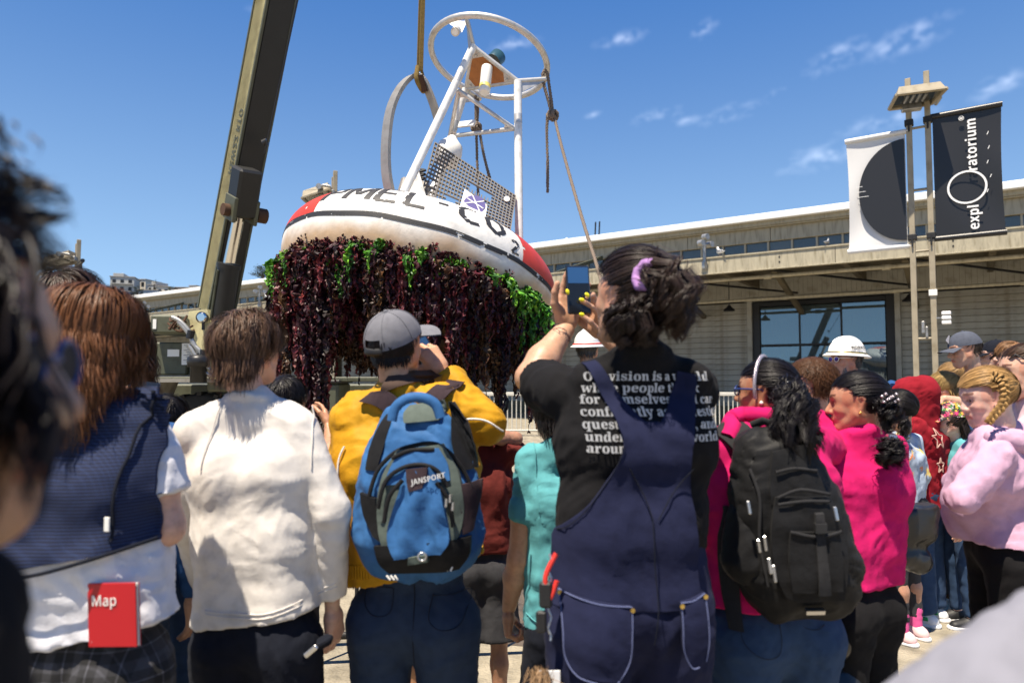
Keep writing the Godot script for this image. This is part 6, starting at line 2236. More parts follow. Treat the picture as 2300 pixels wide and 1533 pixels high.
# --- the person in navy overalls holding up a phone
func person_overalls():
	var d := 1.72
	var j := {"pel": P(1412, 1360, d), "waist": P(1415, 1180, d + 0.02), "chest": P(1420, 985, d + 0.04), "neck": P(1440, 788, d - 0.0), "head": P(1425, 672, d - 0.0), "shL": P(1272, 862, d + 0.06), "shR": P(1560, 858, d + 0.08), "elL": P(1192, 848, d + 0.3), "wrL": P(1268, 742, d + 0.4), "elR": P(1530, 880, d + 0.32), "wrR": P(1362, 752, d + 0.42)}
	var ex := []
	# fingers of the far hand that reach round to the screen, thumb below
	var pt := func(l: Array, r: float) -> Array:
		var o := []
		for i in l.size() - 1: o.append(bn(l[i], l[i + 1], r, r * 0.9, 0.004))
		return o
	var q0 := {"inv": Transform3D(Basis(Vector3(0, 1, 0), deg_to_rad(10)), Vector3(P(1420, 845, d).x, 0, -d)).affine_inverse()}
	var lc := func(l: Array) -> Array:
		var o := []
		for p in l: o.append(q0.inv * P(p[0], p[1], p[2]))
		return o
	for f in [[[1362, 752, 2.14], [1352, 700, 2.12], [1332, 662, 2.1], [1318, 668, 2.07]], [[1362, 752, 2.14], [1350, 715, 2.1], [1330, 690, 2.07], [1308, 676, 2.06]], [[1362, 755, 2.13], [1345, 742, 2.08], [1326, 722, 2.06], [1308, 709, 2.06]]]:
		ex.append(pt.call(lc.call(f[0] if f[0] is Array and f[0][0] is Array else f), 0.0088))
	var wide := func(x0: float, x1: float, y: float, r: float) -> Array: return bn(q0.inv * P(x0, y, d), q0.inv * P(x1, y, d), r, r, 0.05)
	var q := person("person in navy overalls and black printed tee holding up a phone", 1420, d, 1.82, deg_to_rad(10), {"J": j, "w": 1.15, "girth": 1.0, "cell": 0.0095, "skin": Color(0.46, 0.25, 0.15), "yaw": 28, "pitch": 8, "hs": 0.94, "shirt": M.c_black, "hem": 0.93, "sleeve": 0.62, "sl_r": 0.012, "fold": 0.006, "pants": M.c_navy, "leg_r": 0.025, "pfold": 0.006, "pcell": 1.0, "bottom": "overalls", "arm": 1.12, "handL": [0.25, 0.06, 0.1, P(1286, 650, 2.14) - P(1268, 742, 2.12), Vector3(0.35, 0, 1)], "hand_cell": 0.0035, "hand_s": 1.05, "extra_skin": ex, "extra_shirt": [wide.call(1372, 1508, 1000, 0.115), wide.call(1362, 1490, 1150, 0.108)], "extra_pants": [wide.call(1345, 1490, 1330, 0.115), wide.call(1362, 1480, 1220, 0.105)], "top": "black_tee", "nohandR": false, "handR": [0.6, 0.05, 0.5, Vector3(-0.5, 0.6, -0.3), Vector3(-0.6, 0, 0.7)],
		"hair": {"style": "tie", "n": 3800, "tie": Vector3(0.18, 0.42, 0.9), "lift": 0.022, "w": 0.0014, "color": Color(0.02, 0.012, 0.009), "line": 0.3, "tint": 0.45}})
	var inv: Transform3D = q.inv
	var root: Node3D = q.root
	var b: Array = q.shirt + q.pants
	# bun of loose curls
	var T: Transform3D = q.head
	var hl := hair_loose(q, [[1452, 622, 1.6], [1485, 622, 1.57], [1512, 645, 1.56], [1525, 690, 1.56], [1522, 735, 1.57], [1508, 770, 1.58]], [0.018, 0.036, 0.044, 0.046, 0.04, 0.028], 2400, 0.014, 17.0, Color(0.03, 0.017, 0.012), "curly_bun")
	hair_loose(q, [[1405, 690, 1.63], [1425, 735, 1.615], [1440, 790, 1.62]], [0.07, 0.065, 0.05], 2000, 0.014, 14.0, Color(0.02, 0.012, 0.01), "nape_hair")
	var s := st()
	for l in [[[1530, 690, 1.56], [1548, 720, 1.56], [1556, 700, 1.56], [1548, 660, 1.56]], [[1532, 730, 1.56], [1530, 745, 1.56], [1541, 752, 1.56], [1530, 768, 1.57]], [[1500, 600, 1.57], [1540, 610, 1.56], [1556, 640, 1.56], [1548, 690, 1.57]]]:
		var pp := []
		for e in l: pp.append(inv * P(e[0], e[1], e[2]))
		s = st(); tube(s, catmull(pp, 8), 0.0016, 5)
		put("loose_curl", done(s), hair_mat(Color(0.02, 0.012, 0.01)), root)
	# scrunchie
	s = st()
	var l := []
	for k in 25:
		var a := TAU * k / 24
		l.append(inv * P(1452 + cos(a) * 20 - sin(a) * 8, 617 + sin(a) * 26 + 3 * sin(a * 7), 1.585 - 0.02 * cos(a)))
	tube(s, l, 0.0125, 10, false)
	put("scrunchie", done(s), M.scrunch, root)
	# yellow nails
	for n in [[1275, 655, 2.045, 0.3], [1319, 662, 2.05, 0.9], [1307, 673, 2.045, 1.3], [1307, 706, 2.045, 1.3]]:
		s = st()
		var c := inv * P(n[0], n[1], n[2])
		lathe(s, [Vector2(0, -0.003), Vector2(0.0055, -0.0015), Vector2(0.006, 0.0), Vector2(0.004, 0.002), Vector2(0, 0.003)], 12, Transform3D(Basis(Vector3(0, 0, 1), n[3]) * Basis(Vector3(1, 0, 0), PI / 2) * Basis().scaled(Vector3(1.0, 1.0, 1.5)), c))
		put("fingernail", done(s), M.nail, root)
	# tattoo lines along the forearm
	s = st()
	rng.seed = 12
	var e0: Vector3 = q.J.elL; var e1: Vector3 = q.J.wrL
	var u := (e1 - e0).normalized(); var vv := u.cross(Vector3(0, 0, 1)).normalized(); var ww := u.cross(vv)
	for k in 26:
		var t0 := rng.randf_range(0.1, 0.85); var a0 := rng.randf_range(-2.4, 0.4)
		var tl := []
		for i in 9:
			var t := t0 + 0.1 * sin(i * 0.5 + k) * 0.6 + i * 0.006; var a := a0 + 0.5 * sin(i * 0.8 + k * 2.0)
			var rr := lerpf(0.047, 0.033, t) 
			if t < 0.4: rr = lerpf(0.0435, 0.0478, t / 0.4)
			tl.append(e0.lerp(e1, t) + (vv * cos(a) + ww * sin(a)) * rr)
		tube(s, tl, 0.0011, 4)
	put("tattoo", done(s), mat(Color(0.1, 0.06, 0.06), 0.6), root).set_meta("kind", "stuff")
	# text on the tee
	var dz := 1.6
	var lines := [["Our vision is a world", 845, 1325], ["where people think", 872, 1321], ["for themselves and can", 898, 1318], ["confidently ask questions,", 926, 1316], ["question answers, and", 954, 1317], ["understand the world", 982, 1320], ["around", 1008, 1322]]
	for t in lines:
		var v: Vector3 = inv * P(t[2], t[1], dz)
		lay_text(t[0], 0.029, Vector2(v.x, v.y), q.shirt, M.print_white, root, 0.005, q.amp, q.sd, true, 0.0, "tee_print")
	# overalls: straps, back panel
	var mk := func(left: Array, right: Array, out: float, n: String, amp := 0.004):
		put(n, sheet(b, rows(q, left, dz), rows(q, right, dz), out, 14, 5, amp, 3.0, 0.006, 0.85 if n == "back_panel" else 0.0), M.c_navy, root)
	mk.call([[1330, 812], [1354, 865], [1384, 930], [1398, 985]], [[1360, 806], [1388, 852], [1428, 915], [1478, 972]], 0.012, "strap")
	mk.call([[1550, 832], [1543, 858], [1520, 905], [1476, 970]], [[1588, 840], [1589, 868], [1578, 920], [1552, 985]], 0.0135, "strap")
	mk.call([[1386, 945], [1398, 1000], [1375, 1060], [1330, 1130], [1268, 1205], [1256, 1290], [1252, 1370]], [[1564, 950], [1552, 1005], [1553, 1070], [1562, 1135], [1572, 1205], [1576, 1290], [1584, 1370]], 0.017, "back_panel", 0.006)
	s = st()
	seams(root, "stitching", M.c_navy_dark, b, rows_all(q, [[[1412, 1052], [1445, 1110], [1462, 1165]], [[1556, 1052], [1510, 1110], [1475, 1165]], [[1462, 1165], [1464, 1250], [1470, 1340], [1462, 1440]], [[1398, 1003], [1373, 1066], [1327, 1136], [1270, 1205]]], dz), 0.0014, 0.0195)
	# back pockets with pale edges and brass rivets
	for pk in [[[[1262, 1330], [1260, 1400], [1262, 1460], [1285, 1500]], [[1406, 1350], [1404, 1410], [1400, 1470], [1372, 1512]]], [[[1518, 1344], [1520, 1400], [1524, 1450], [1545, 1490]], [[1580, 1330], [1584, 1390], [1586, 1440], [1582, 1480]]]]:
		var lf := rows(q, pk[0], dz); var rt := rows(q, pk[1], dz)
		var po := put("back_pocket", sheet(b, lf, rt, 0.027, 10, 5, 0.004, 3.0, 0.01), M.c_navy, root)
		seams(po, "stitching", M.pale_navy, b, [[lf[0], (lf[0] + rt[0]) / 2.0 + Vector2(0, -0.004), rt[0]], lf + [(lf[3] + rt[3]) / 2.0 + Vector2(0, -0.006)], rt], 0.0016, 0.028)
		for c in [lf[0], rt[0]]:
			s = st(); var p := lay(b, c.x, c.y - 0.006, 0.03)
			tube(s, [p, p + Vector3(0, 0, 0.003)], 0.0055, 10)
			put("rivet", done(s), M.gold, po)
	# keys and charms on the left hip
	s = st()
	var kb := inv * P(1244, 1240, 1.6)
	for k in 14: tube(s, [kb + Vector3(-0.012 + 0.004 * sin(k * 2.0), -k * 0.014, 0.01), kb + Vector3(-0.014 + 0.004 * cos(k * 2.0), -k * 0.014 - 0.012, 0.013)], 0.003, 5)
	var keys := thing("key_bunch", "bunch of keys, red strap and fur charm hanging at the overalls' left hip", "keys", root.transform * kb)
	put("chain", done(s), M.silver, keys)
	keys.get_node("chain").transform = keys.transform.affine_inverse() * root.transform
	s = st(); tube(s, catmull([Vector3(0.005, 0, 0.01), Vector3(-0.02, -0.05, 0.02), Vector3(-0.012, -0.1, 0.02), Vector3(0.006, -0.06, 0.015)], 6), 0.006, 6); put("red_strap", done(s), M.red, keys)
	s = st(); bx(s, Vector3(-0.02, -0.09, 0.02), Vector3(0.03, 0.06, 0.014), 0.006); bx(s, Vector3(-0.03, -0.15, 0.02), Vector3(0.025, 0.05, 0.012), 0.005); put("key_fob", done(s), M.black, keys)
	var tr := Tress.new()
	rng.seed = 5
	for k in 500:
		var p0 := Vector3(rng.randfn() * 0.012 - 0.032, -0.25 - rng.randf() * 0.07, 0.02 + rng.randfn() * 0.01)
		tr.ribbon(PackedVector3Array([p0, p0 + Vector3(rng.randfn() * 0.008, -0.02, rng.randfn() * 0.008), p0 + Vector3(rng.randfn() * 0.01, -0.035, rng.randfn() * 0.008)]), 0.0012, Color(1, 1, 1) * rng.randf_range(0.5, 1.2), Vector3(-0.03, -0.28, 0))
	put("fur_charm", tr.mesh(), hair_mat(Color(0.35, 0.22, 0.12)), keys)
	s = st(); bx(s, Vector3(-0.012, -0.3, 0.015), Vector3(0.05, 0.08, 0.003), 0.001); put("card", done(s), M.white, keys)
	phone(P(1299, 651, 2.07), Basis.from_euler(Vector3(-0.12, 0.16, 0.02)), "phone held up by the person in overalls, screen towards us")

func hair_loose(q: Dictionary, px: Array, rad: Array, n: int, curl: float, freq: float, c: Color, name := "ponytail") -> MeshInstance3D:
	var gd := []
	for p in px: gd.append(q.inv * P(p[0], p[1], p[2]))
	var o := {"n": 0, "tail": gd, "tail_r": rad, "tail_n": n, "tail_curl": curl, "tail_freq": freq, "color": c, "seed": int(px[0][0]), "w": 0.0014, "locks": maxi(24, n / 40), "lock_r": 0.0055}
	var tmp := Node3D.new()
	var h: MeshInstance3D = hair(tmp, q.head, o)
	var m := h.mesh
	tmp.free()
	return put(name, m, hair_mat(c), q.root)

# --- the man in the off-white long-sleeved tee
func person_white():
	var d := 2.0
	var j := {"pel": P(580, 1415, d), "waist": P(575, 1210, d), "chest": P(570, 1060, d), "neck": P(562, 890, d), "head": P(552, 785, d), "shL": P(440, 950, d - 0.02), "shR": P(668, 942, d + 0.0), "elL": P(420, 1170, d + 0.05), "wrL": P(470, 1330, d + 0.25), "elR": P(745, 1150, d - 0.02), "wrR": P(746, 1362, d + 0.06)}
	var q := person("young man in off-white long-sleeved tee and dark trousers, back to us", 570, d, 1.77, deg_to_rad(-6), {"J": j, "w": 1.03, "girth": 0.92, "cell": 0.0095, "skin": Color(0.56, 0.33, 0.23), "yaw": -22, "pitch": 6, "hs": 0.88, "shirt": M.c_white, "hem": (q_y(585, 1398, d)), "hem2": q_y(700, 1362, d), "ease": 0.012, "sleeve": 1.98, "sl_r": 0.012, "fold": 0.0042, "pants": M.c_navy_dark, "leg_r": 0.03, "top": "long_sleeved_tee", "handR": [0.55, 0.04, 0.4, Vector3(0.05, -1, -0.2), Vector3(-0.9, 0, -0.3)], "hand_cell": 0.0035,
		"hair": {"style": "short", "n": 5200, "len": 0.088, "lift": 0.022, "mess": 0.036, "w": 0.0015, "color": Color(0.1, 0.056, 0.034), "tint": 0.6, "crown": Vector3(-0.1, 0.9, 0.35), "sweep": Vector3(0.25, -0.25, 0.0), "line": 0.35}})
	# hem, shoulder seams, neck rib
	var s := st()
	var b: Array = q.shirt
	seams(q.root, "seam", M.c_white, b, rows_all(q, [[[440, 1392], [520, 1400], [600, 1394], [712, 1356]], [[437, 1384], [520, 1390], [600, 1384], [710, 1346]]], 1.85), 0.0018, 0.002)
	seams(q.root, "seam", M.c_white, b, rows_all(q, [[[655, 915], [668, 990], [672, 1060]], [[452, 925], [440, 990], [436, 1060]]], 1.85), 0.0022, 0.004)
	# cargo pocket with a silvery wrapper
	s = st()
	var c: Vector3 = q.inv * P(728, 1440, 1.95)
	box(s, Transform3D(Basis(Vector3(0, 0, 1), 0.5), c), Vector3(0.05, 0.03, 0.04), 0.012)
	put("pocket_flap", done(s), M.c_navy_dark, q.root)
	s = st(); box(s, Transform3D(Basis(Vector3(0, 0, 1), 0.7), q.inv * P(698, 1462, 1.87)), Vector3(0.045, 0.014, 0.01), 0.003)
	put("silver_trim", done(s), M.silver, q.root)

func q_y(px: float, py: float, d: float) -> float: return P(px, py, d).y

# --- the man in the yellow jacket with the blue pack
func person_yellow():
	var d := 2.2
	var j := {"pel": P(930, 1370, d), "waist": P(925, 1220, d), "chest": P(912, 1040, d), "neck": P(893, 872, d), "head": P(886, 782, d), "shL": P(800, 930, d - 0.02), "shR": P(1000, 902, d), "elL": P(782, 1120, d + 0.02), "wrL": P(830, 1120, d + 0.3), "elR": P(1090, 952, d + 0.02), "wrR": P(997, 838, d + 0.16)}
	var q := person("man in yellow jacket and grey cap worn backwards-tilted, blue pack on his back", 905, d, 1.78, deg_to_rad(-8), {"J": j, "w": 1.2, "girth": 1.05, "cell": 0.0105, "skin": Color(0.5, 0.28, 0.17), "yaw": -10, "pitch": 12, "hs": 0.93, "shirt": M.c_yellow, "hem": q_y(800, 1300, d), "hem2": q_y(1060, 1250, d), "ease": 0.03, "sleeve": 1.95, "sl_r": 0.022, "fold": 0.009, "pants": M.jean_dark, "leg_r": 0.02, "top": "jacket", "handR": [0.75, 0.05, 0.5, P(962, 800, 2.34) - P(1000, 850, 2.34), Vector3(-0.4, -0.3, -0.8)], "hand_cell": 0.0035,
		"hair": {"style": "short", "n": 1100, "len": 0.026, "lift": 0.005, "mess": 0.003, "top": 0.1, "w": 0.0015, "color": Color(0.012, 0.009, 0.009), "line": 0.5}})
	q.root.set_meta("label", "man in yellow jacket and grey cap filming with a blue pack on his back")
	var b: Array = q.shirt
	cap(q, M.c_cap, deg_to_rad(-16), "", "cap", true, 0.24)
	# brown collar
	var s := st()
	var root: Node3D = q.root
	put("collar", sheet(b, rows(q, [[862, 838], [855, 862], [848, 885]], 2.1), rows(q, [[930, 828], [945, 838], [962, 842]], 2.1), 0.015, 8, 4), M.c_brown, root)
	s = st()
	seams(root, "piping", M.paper, b, rows_all(q, [[[1000, 952], [1050, 942], [1090, 948], [1122, 972]], [[782, 1000], [770, 1030], [768, 1080]]], 2.1), 0.003, 0.012)
	s = st()
	for k in 40:
		var t := float(k) / 39.0
		seam(s, b, rows(q, [[784 + 290 * t, 1268 - 45 * t], [784 + 290 * t, 1300 - 50 * t]], 2.1), 0.003, 0.002)
	put("ribbed_hem", done(s), M.c_yellow, root).set_meta("kind", "stuff")
	blue_pack(q)
	# jeans pockets and stitching
	s = st()
	var pb: Array = q.pants
	seams(root, "stitching", M.thread_dark, pb, rows_all(q, [[[815, 1310], [812, 1350], [840, 1378], [878, 1372], [882, 1322]], [[975, 1330], [970, 1380], [1000, 1402], [1040, 1392], [1050, 1335]], [[930, 1310], [934, 1400], [925, 1500]], [[812, 1318], [880, 1322]], [[972, 1334], [1050, 1338]]], 2.1), 0.0014, 0.0015)
	phone(P(958, 803, 2.42), Basis.from_euler(Vector3(-0.1, 0.2, 0.5)), "dark phone held at the face of the man in yellow")

func blue_pack(q: Dictionary):
	var root: Node3D = q.root
	var inv: Transform3D = q.inv
	var t := thing("backpack", "blue and grey backpack on the yellow jacket", "backpack", root.transform * (inv * P(935, 1100, 1.95)), root.rotation.y)
	var ti := t.transform.affine_inverse()
	var L := func(px: float, py: float, dd: float) -> Vector3: return ti * P(px, py, dd)
	var ln := func(px: Array, dd: float) -> Array:
		var o := []
		for p in px: o.append(ti * P(p[0], p[1], dd))
		return o
	# shell
	var sh := []
	for r in [[935, 962, 0.06, 0.072], [935, 1020, 0.1, 0.095], [938, 1100, 0.13, 0.115], [940, 1190, 0.135, 0.115], [938, 1225, 0.11, 0.095]]:
		var c: Vector3 = L.call(r[0], r[1], 2.0)
		sh.append(bn(c - Vector3(r[2] * 0.55, 0, 0), c + Vector3(r[2] * 0.55, 0, 0), r[3], r[3], 0.05))
	put("main_shell", mesh_of(field(sh, 0.009), 0.009, 4.0), M.c_pblue, t)
	var f := func(n: String, left: Array, right: Array, out: float, m: Material, dd := 1.88, nu := 10, amp := 0.003):
		var l := []; var r := []
		for p in left: var v: Vector3 = ti * P(p[0], p[1], dd); l.append(Vector2(v.x, v.y))
		for p in right: var v: Vector3 = ti * P(p[0], p[1], dd); r.append(Vector2(v.x, v.y))
		return put(n, sheet(sh, l, r, out, nu, 5, amp, 2.0, 0.02), m, t)
	f.call("side_panel", [[868, 905], [835, 950], [812, 1010], [806, 1060]], [[878, 900], [862, 960], [850, 1010], [838, 1060]], 0.004, M.c_pblack)
	f.call("side_panel", [[985, 905], [1000, 960], [1010, 1010], [1030, 1060]], [[1000, 905], [1030, 950], [1050, 1010], [1058, 1060]], 0.004, M.c_pblack)
	f.call("grip_pad", [[900, 912], [892, 930], [898, 952]], [[975, 900], [982, 925], [975, 945]], 0.012, M.c_pgrey)
	# pocket: grey outer shell with a blue face
	f.call("front_pocket", [[880, 1015], [850, 1070], [838, 1140], [842, 1200], [860, 1255]], [[985, 1000], [1020, 1060], [1036, 1130], [1032, 1190], [1010, 1245]], 0.022, M.c_pgrey, 1.85, 14)
	f.call("pocket_top", [[885, 1020], [866, 1060], [858, 1092]], [[978, 1008], [1000, 1045], [1008, 1080]], 0.03, M.c_pblue, 1.85)
	f.call("pocket_face", [[905, 1062], [890, 1110], [868, 1180], [868, 1228], [885, 1258]], [[962, 1050], [985, 1090], [1000, 1160], [1008, 1215], [990, 1245]], 0.042, M.c_pblue, 1.84, 14, 0.011)
	f.call("logo_patch", [[908, 1056], [912, 1085], [918, 1105]], [[958, 1050], [956, 1075], [948, 1096]], 0.046, M.c_strap, 1.84)
	var v: Vector3 = ti * P(911, 1086, 1.83)
	lay_text("JANSPORT", 0.019, Vector2(v.x + 0.012, v.y + 0.002), sh, M.print_white, t, 0.051, 0, 0, false, 0.22)
	f.call("bottom_panel", [[842, 1225], [850, 1262], [872, 1290]], [[1056, 1205], [1052, 1248], [1030, 1280]], 0.028, M.c_pblack, 1.88, 14)
	var s := st()
	for z in [[[[822, 1120], [840, 1060], [880, 1018], [925, 1002], [970, 998], [1005, 1020], [1035, 1062], [1052, 1100]], 0.012], [[[852, 1140], [868, 1080], [905, 1050], [950, 1042], [985, 1055], [1010, 1090]], 0.036], [[[868, 1170], [882, 1110], [910, 1075]], 0.047], [[[985, 1080], [1012, 1120], [1022, 1180]], 0.036], [[[878, 1030], [920, 1012], [975, 1010]], 0.03]]:
		var pts := []
		for p in z[0]: var w: Vector3 = ti * P(p[0], p[1], 1.87); pts.append(Vector2(w.x, w.y))
		seams(t, "zip", M.c_pblack, sh, [pts], 0.006, z[1], 0.5)
	s = st()
	var h: Array = catmull(ln.call([[880, 945], [888, 915], [915, 895], [950, 893], [978, 908], [990, 938]], 1.86), 6)
	tube(s, h, 0.014, 8, true, 0.5)
	put("carry_handle", done(s), M.c_pblue, t)
	# straps over the shoulders
	var sb: Array = q.shirt
	for e in [[[[798, 902], [838, 912], [880, 940]], [[822, 880], [866, 880], [900, 912]]], [[[930, 905], [950, 880], [975, 852]], [[975, 918], [1000, 885], [1018, 858]]]]:
		put("shoulder_strap", sheet(sb, rows(q, e[0], 2.08), rows(q, e[1], 2.08), 0.022, 6, 4, 0.0, 0, 0.016), M.c_strap, t)
		t.get_child(t.get_child_count() - 1).transform = ti * root.transform
	# mesh side pocket, pulls, D-ring patch
	f.call("mesh_pocket", [[800, 1110], [810, 1160], [835, 1205]], [[842, 1120], [846, 1170], [852, 1215]], 0.018, M.c_pblack)
	f.call("mesh_pocket", [[1022, 1090], [1035, 1140], [1040, 1200]], [[1072, 1085], [1066, 1140], [1058, 1195]], 0.02, M.c_strap)
	s = st()
	for p in [[1012, 1110], [1018, 1128], [1003, 1120]]:
		s = st(); tube(s, ln.call([[p[0], p[1]], [p[0] - 2, p[1] + 18]], 1.83), 0.004, 6)
		put("zip_pull", done(s), M.silver, t)
	f.call("ring_patch", [[926, 1244], [924, 1262]], [[968, 1236], [970, 1252]], 0.046, M.c_pgrey)
	s = st()
	var rg := []
	for k in 17: rg.append(L.call(948 + cos(TAU * k / 16) * 9, 1250 + sin(TAU * k / 16) * 9, 1.815))
	tube(s, rg, 0.003, 6, false)
	put("ring", done(s), M.silver, t)
	s = st()
	for k in 6:
		s = st()
		if k < 3: tube(s, ln.call([[868 + k * 9, 1292], [876 + k * 9, 1302]], 1.87), 0.003, 5)
		else: tube(s, ln.call([[976 + k * 8, 1272], [972 + k * 8, 1282]], 1.87), 0.003, 5)
		put("lash_loop", done(s), M.paper, t)

# --- the woman with the red map
func person_map():
	var d := 1.6
	var j := {"pel": P(215, 1470, d), "waist": P(200, 1260, d), "chest": P(180, 1090, d), "neck": P(185, 880, d), "head": P(205, 755, d), "shL": P(40, 965, d), "shR": P(318, 960, d + 0.02), "elL": P(20, 1180, d + 0.1), "wrL": P(120, 1200, d + 0.35), "elR": P(372, 1185, d + 0.02), "wrR": P(318, 985, d + 0.3)}
	var q := person("woman with long auburn hair, white tee and a striped blue cloth over her back", 200, d, 1.72, deg_to_rad(-8), {"J": j, "w": 1.0, "girth": 0.96, "cell": 0.0095, "skin": Color(0.56, 0.31, 0.21), "yaw": -25, "pitch": -2, "hs": 0.95, "shirt": M.c_tee, "hem": q_y(100, 1440, d), "hem2": q_y(390, 1385, d), "ease": 0.02, "sleeve": 0.66, "sl_r": 0.014, "fold": 0.0075, "pants": M.plaid, "leg_r": 0.03, "handR": [0.6, 0.05, 0.4, Vector3(-0.1, 1, -0.2), Vector3(-1, 0, 0)], "arm": 1.1,
		"hair": {"style": "long", "n": 6500, "len": 0.27, "lift": 0.03, "w": 0.0014, "curl": 0.8, "color": Color(0.14, 0.056, 0.022), "tint": 0.5, "color2": Color(1.9, 1.6, 1.3), "push": Vector3(0.12, 0, 0.16), "line": 0.36}})
	var root: Node3D = q.root
	var cl := thing("striped_cloth", "blue pinstriped garment draped over the auburn-haired woman's back", "garment", root.position, root.rotation.y)
	put("fabric", sheet(q.shirt, rows(q, [[70, 880], [8, 930], [-30, 1100], [-40, 1290]], 1.48), rows(q, [[290, 868], [300, 930], [298, 1080], [300, 1232]], 1.48), 0.022, 30, 12, 0.008, 2.0, 0.008), M.striped, cl)
	var s := st()
	seam(s, q.shirt, rows(q, [[288, 880], [268, 960], [258, 1080], [252, 1215]], 1.48), 0.004, 0.03)
	put("seam", done(s), M.c_navy_dark, cl)
	s = st()
	seam(s, q.shirt, rows(q, [[-30, 1282], [80, 1285], [180, 1262], [300, 1226]], 1.48), 0.004, 0.028)
	put("hem", done(s), M.c_navy_dark, cl)
	s = st(); var lp := lay(q.shirt, rows(q, [[247, 1175]], 1.48)[0].x, rows(q, [[247, 1175]], 1.48)[0].y, 0.034); bx(s, lp, Vector3(0.012, 0.03, 0.004), 0.001); put("care_tag", done(s), M.paper, cl)
	var mp := thing("map", "red folded map tucked into the plaid trousers", "map", root.transform * (lay(q.shirt + q.pants, rows(q, [[262, 1375]], 1.48)[0].x, rows(q, [[262, 1375]], 1.48)[0].y, 0.026)), root.rotation.y)
	mp.rotation.z = 0.06
	put("cover", boxmesh(Vector3(0.112, 0.132, 0.003), 0.001), M.red_map, mp)
	for k in 3:
		var lf := put("folded_leaf", boxmesh(Vector3(0.11, 0.13, 0.0012), 0.0004), M.paper if k < 2 else M.red_map, mp)
		lf.position = Vector3(0.001 * (k + 1), -0.0006 * k, -0.0035 - 0.0016 * k)
		lf.rotation.y = 0.012 * (k + 1)
	var tx := text_mesh("Map", 0.03, M.paper, mp, "lettering", false, 400, 0.001)
	tx.position = Vector3(-0.046, 0.03, 0.003)
	phone(P(303, 880, 1.95), Basis.from_euler(Vector3(-0.5, -0.3, 1.45)), "phone in pale case held by the auburn-haired woman")

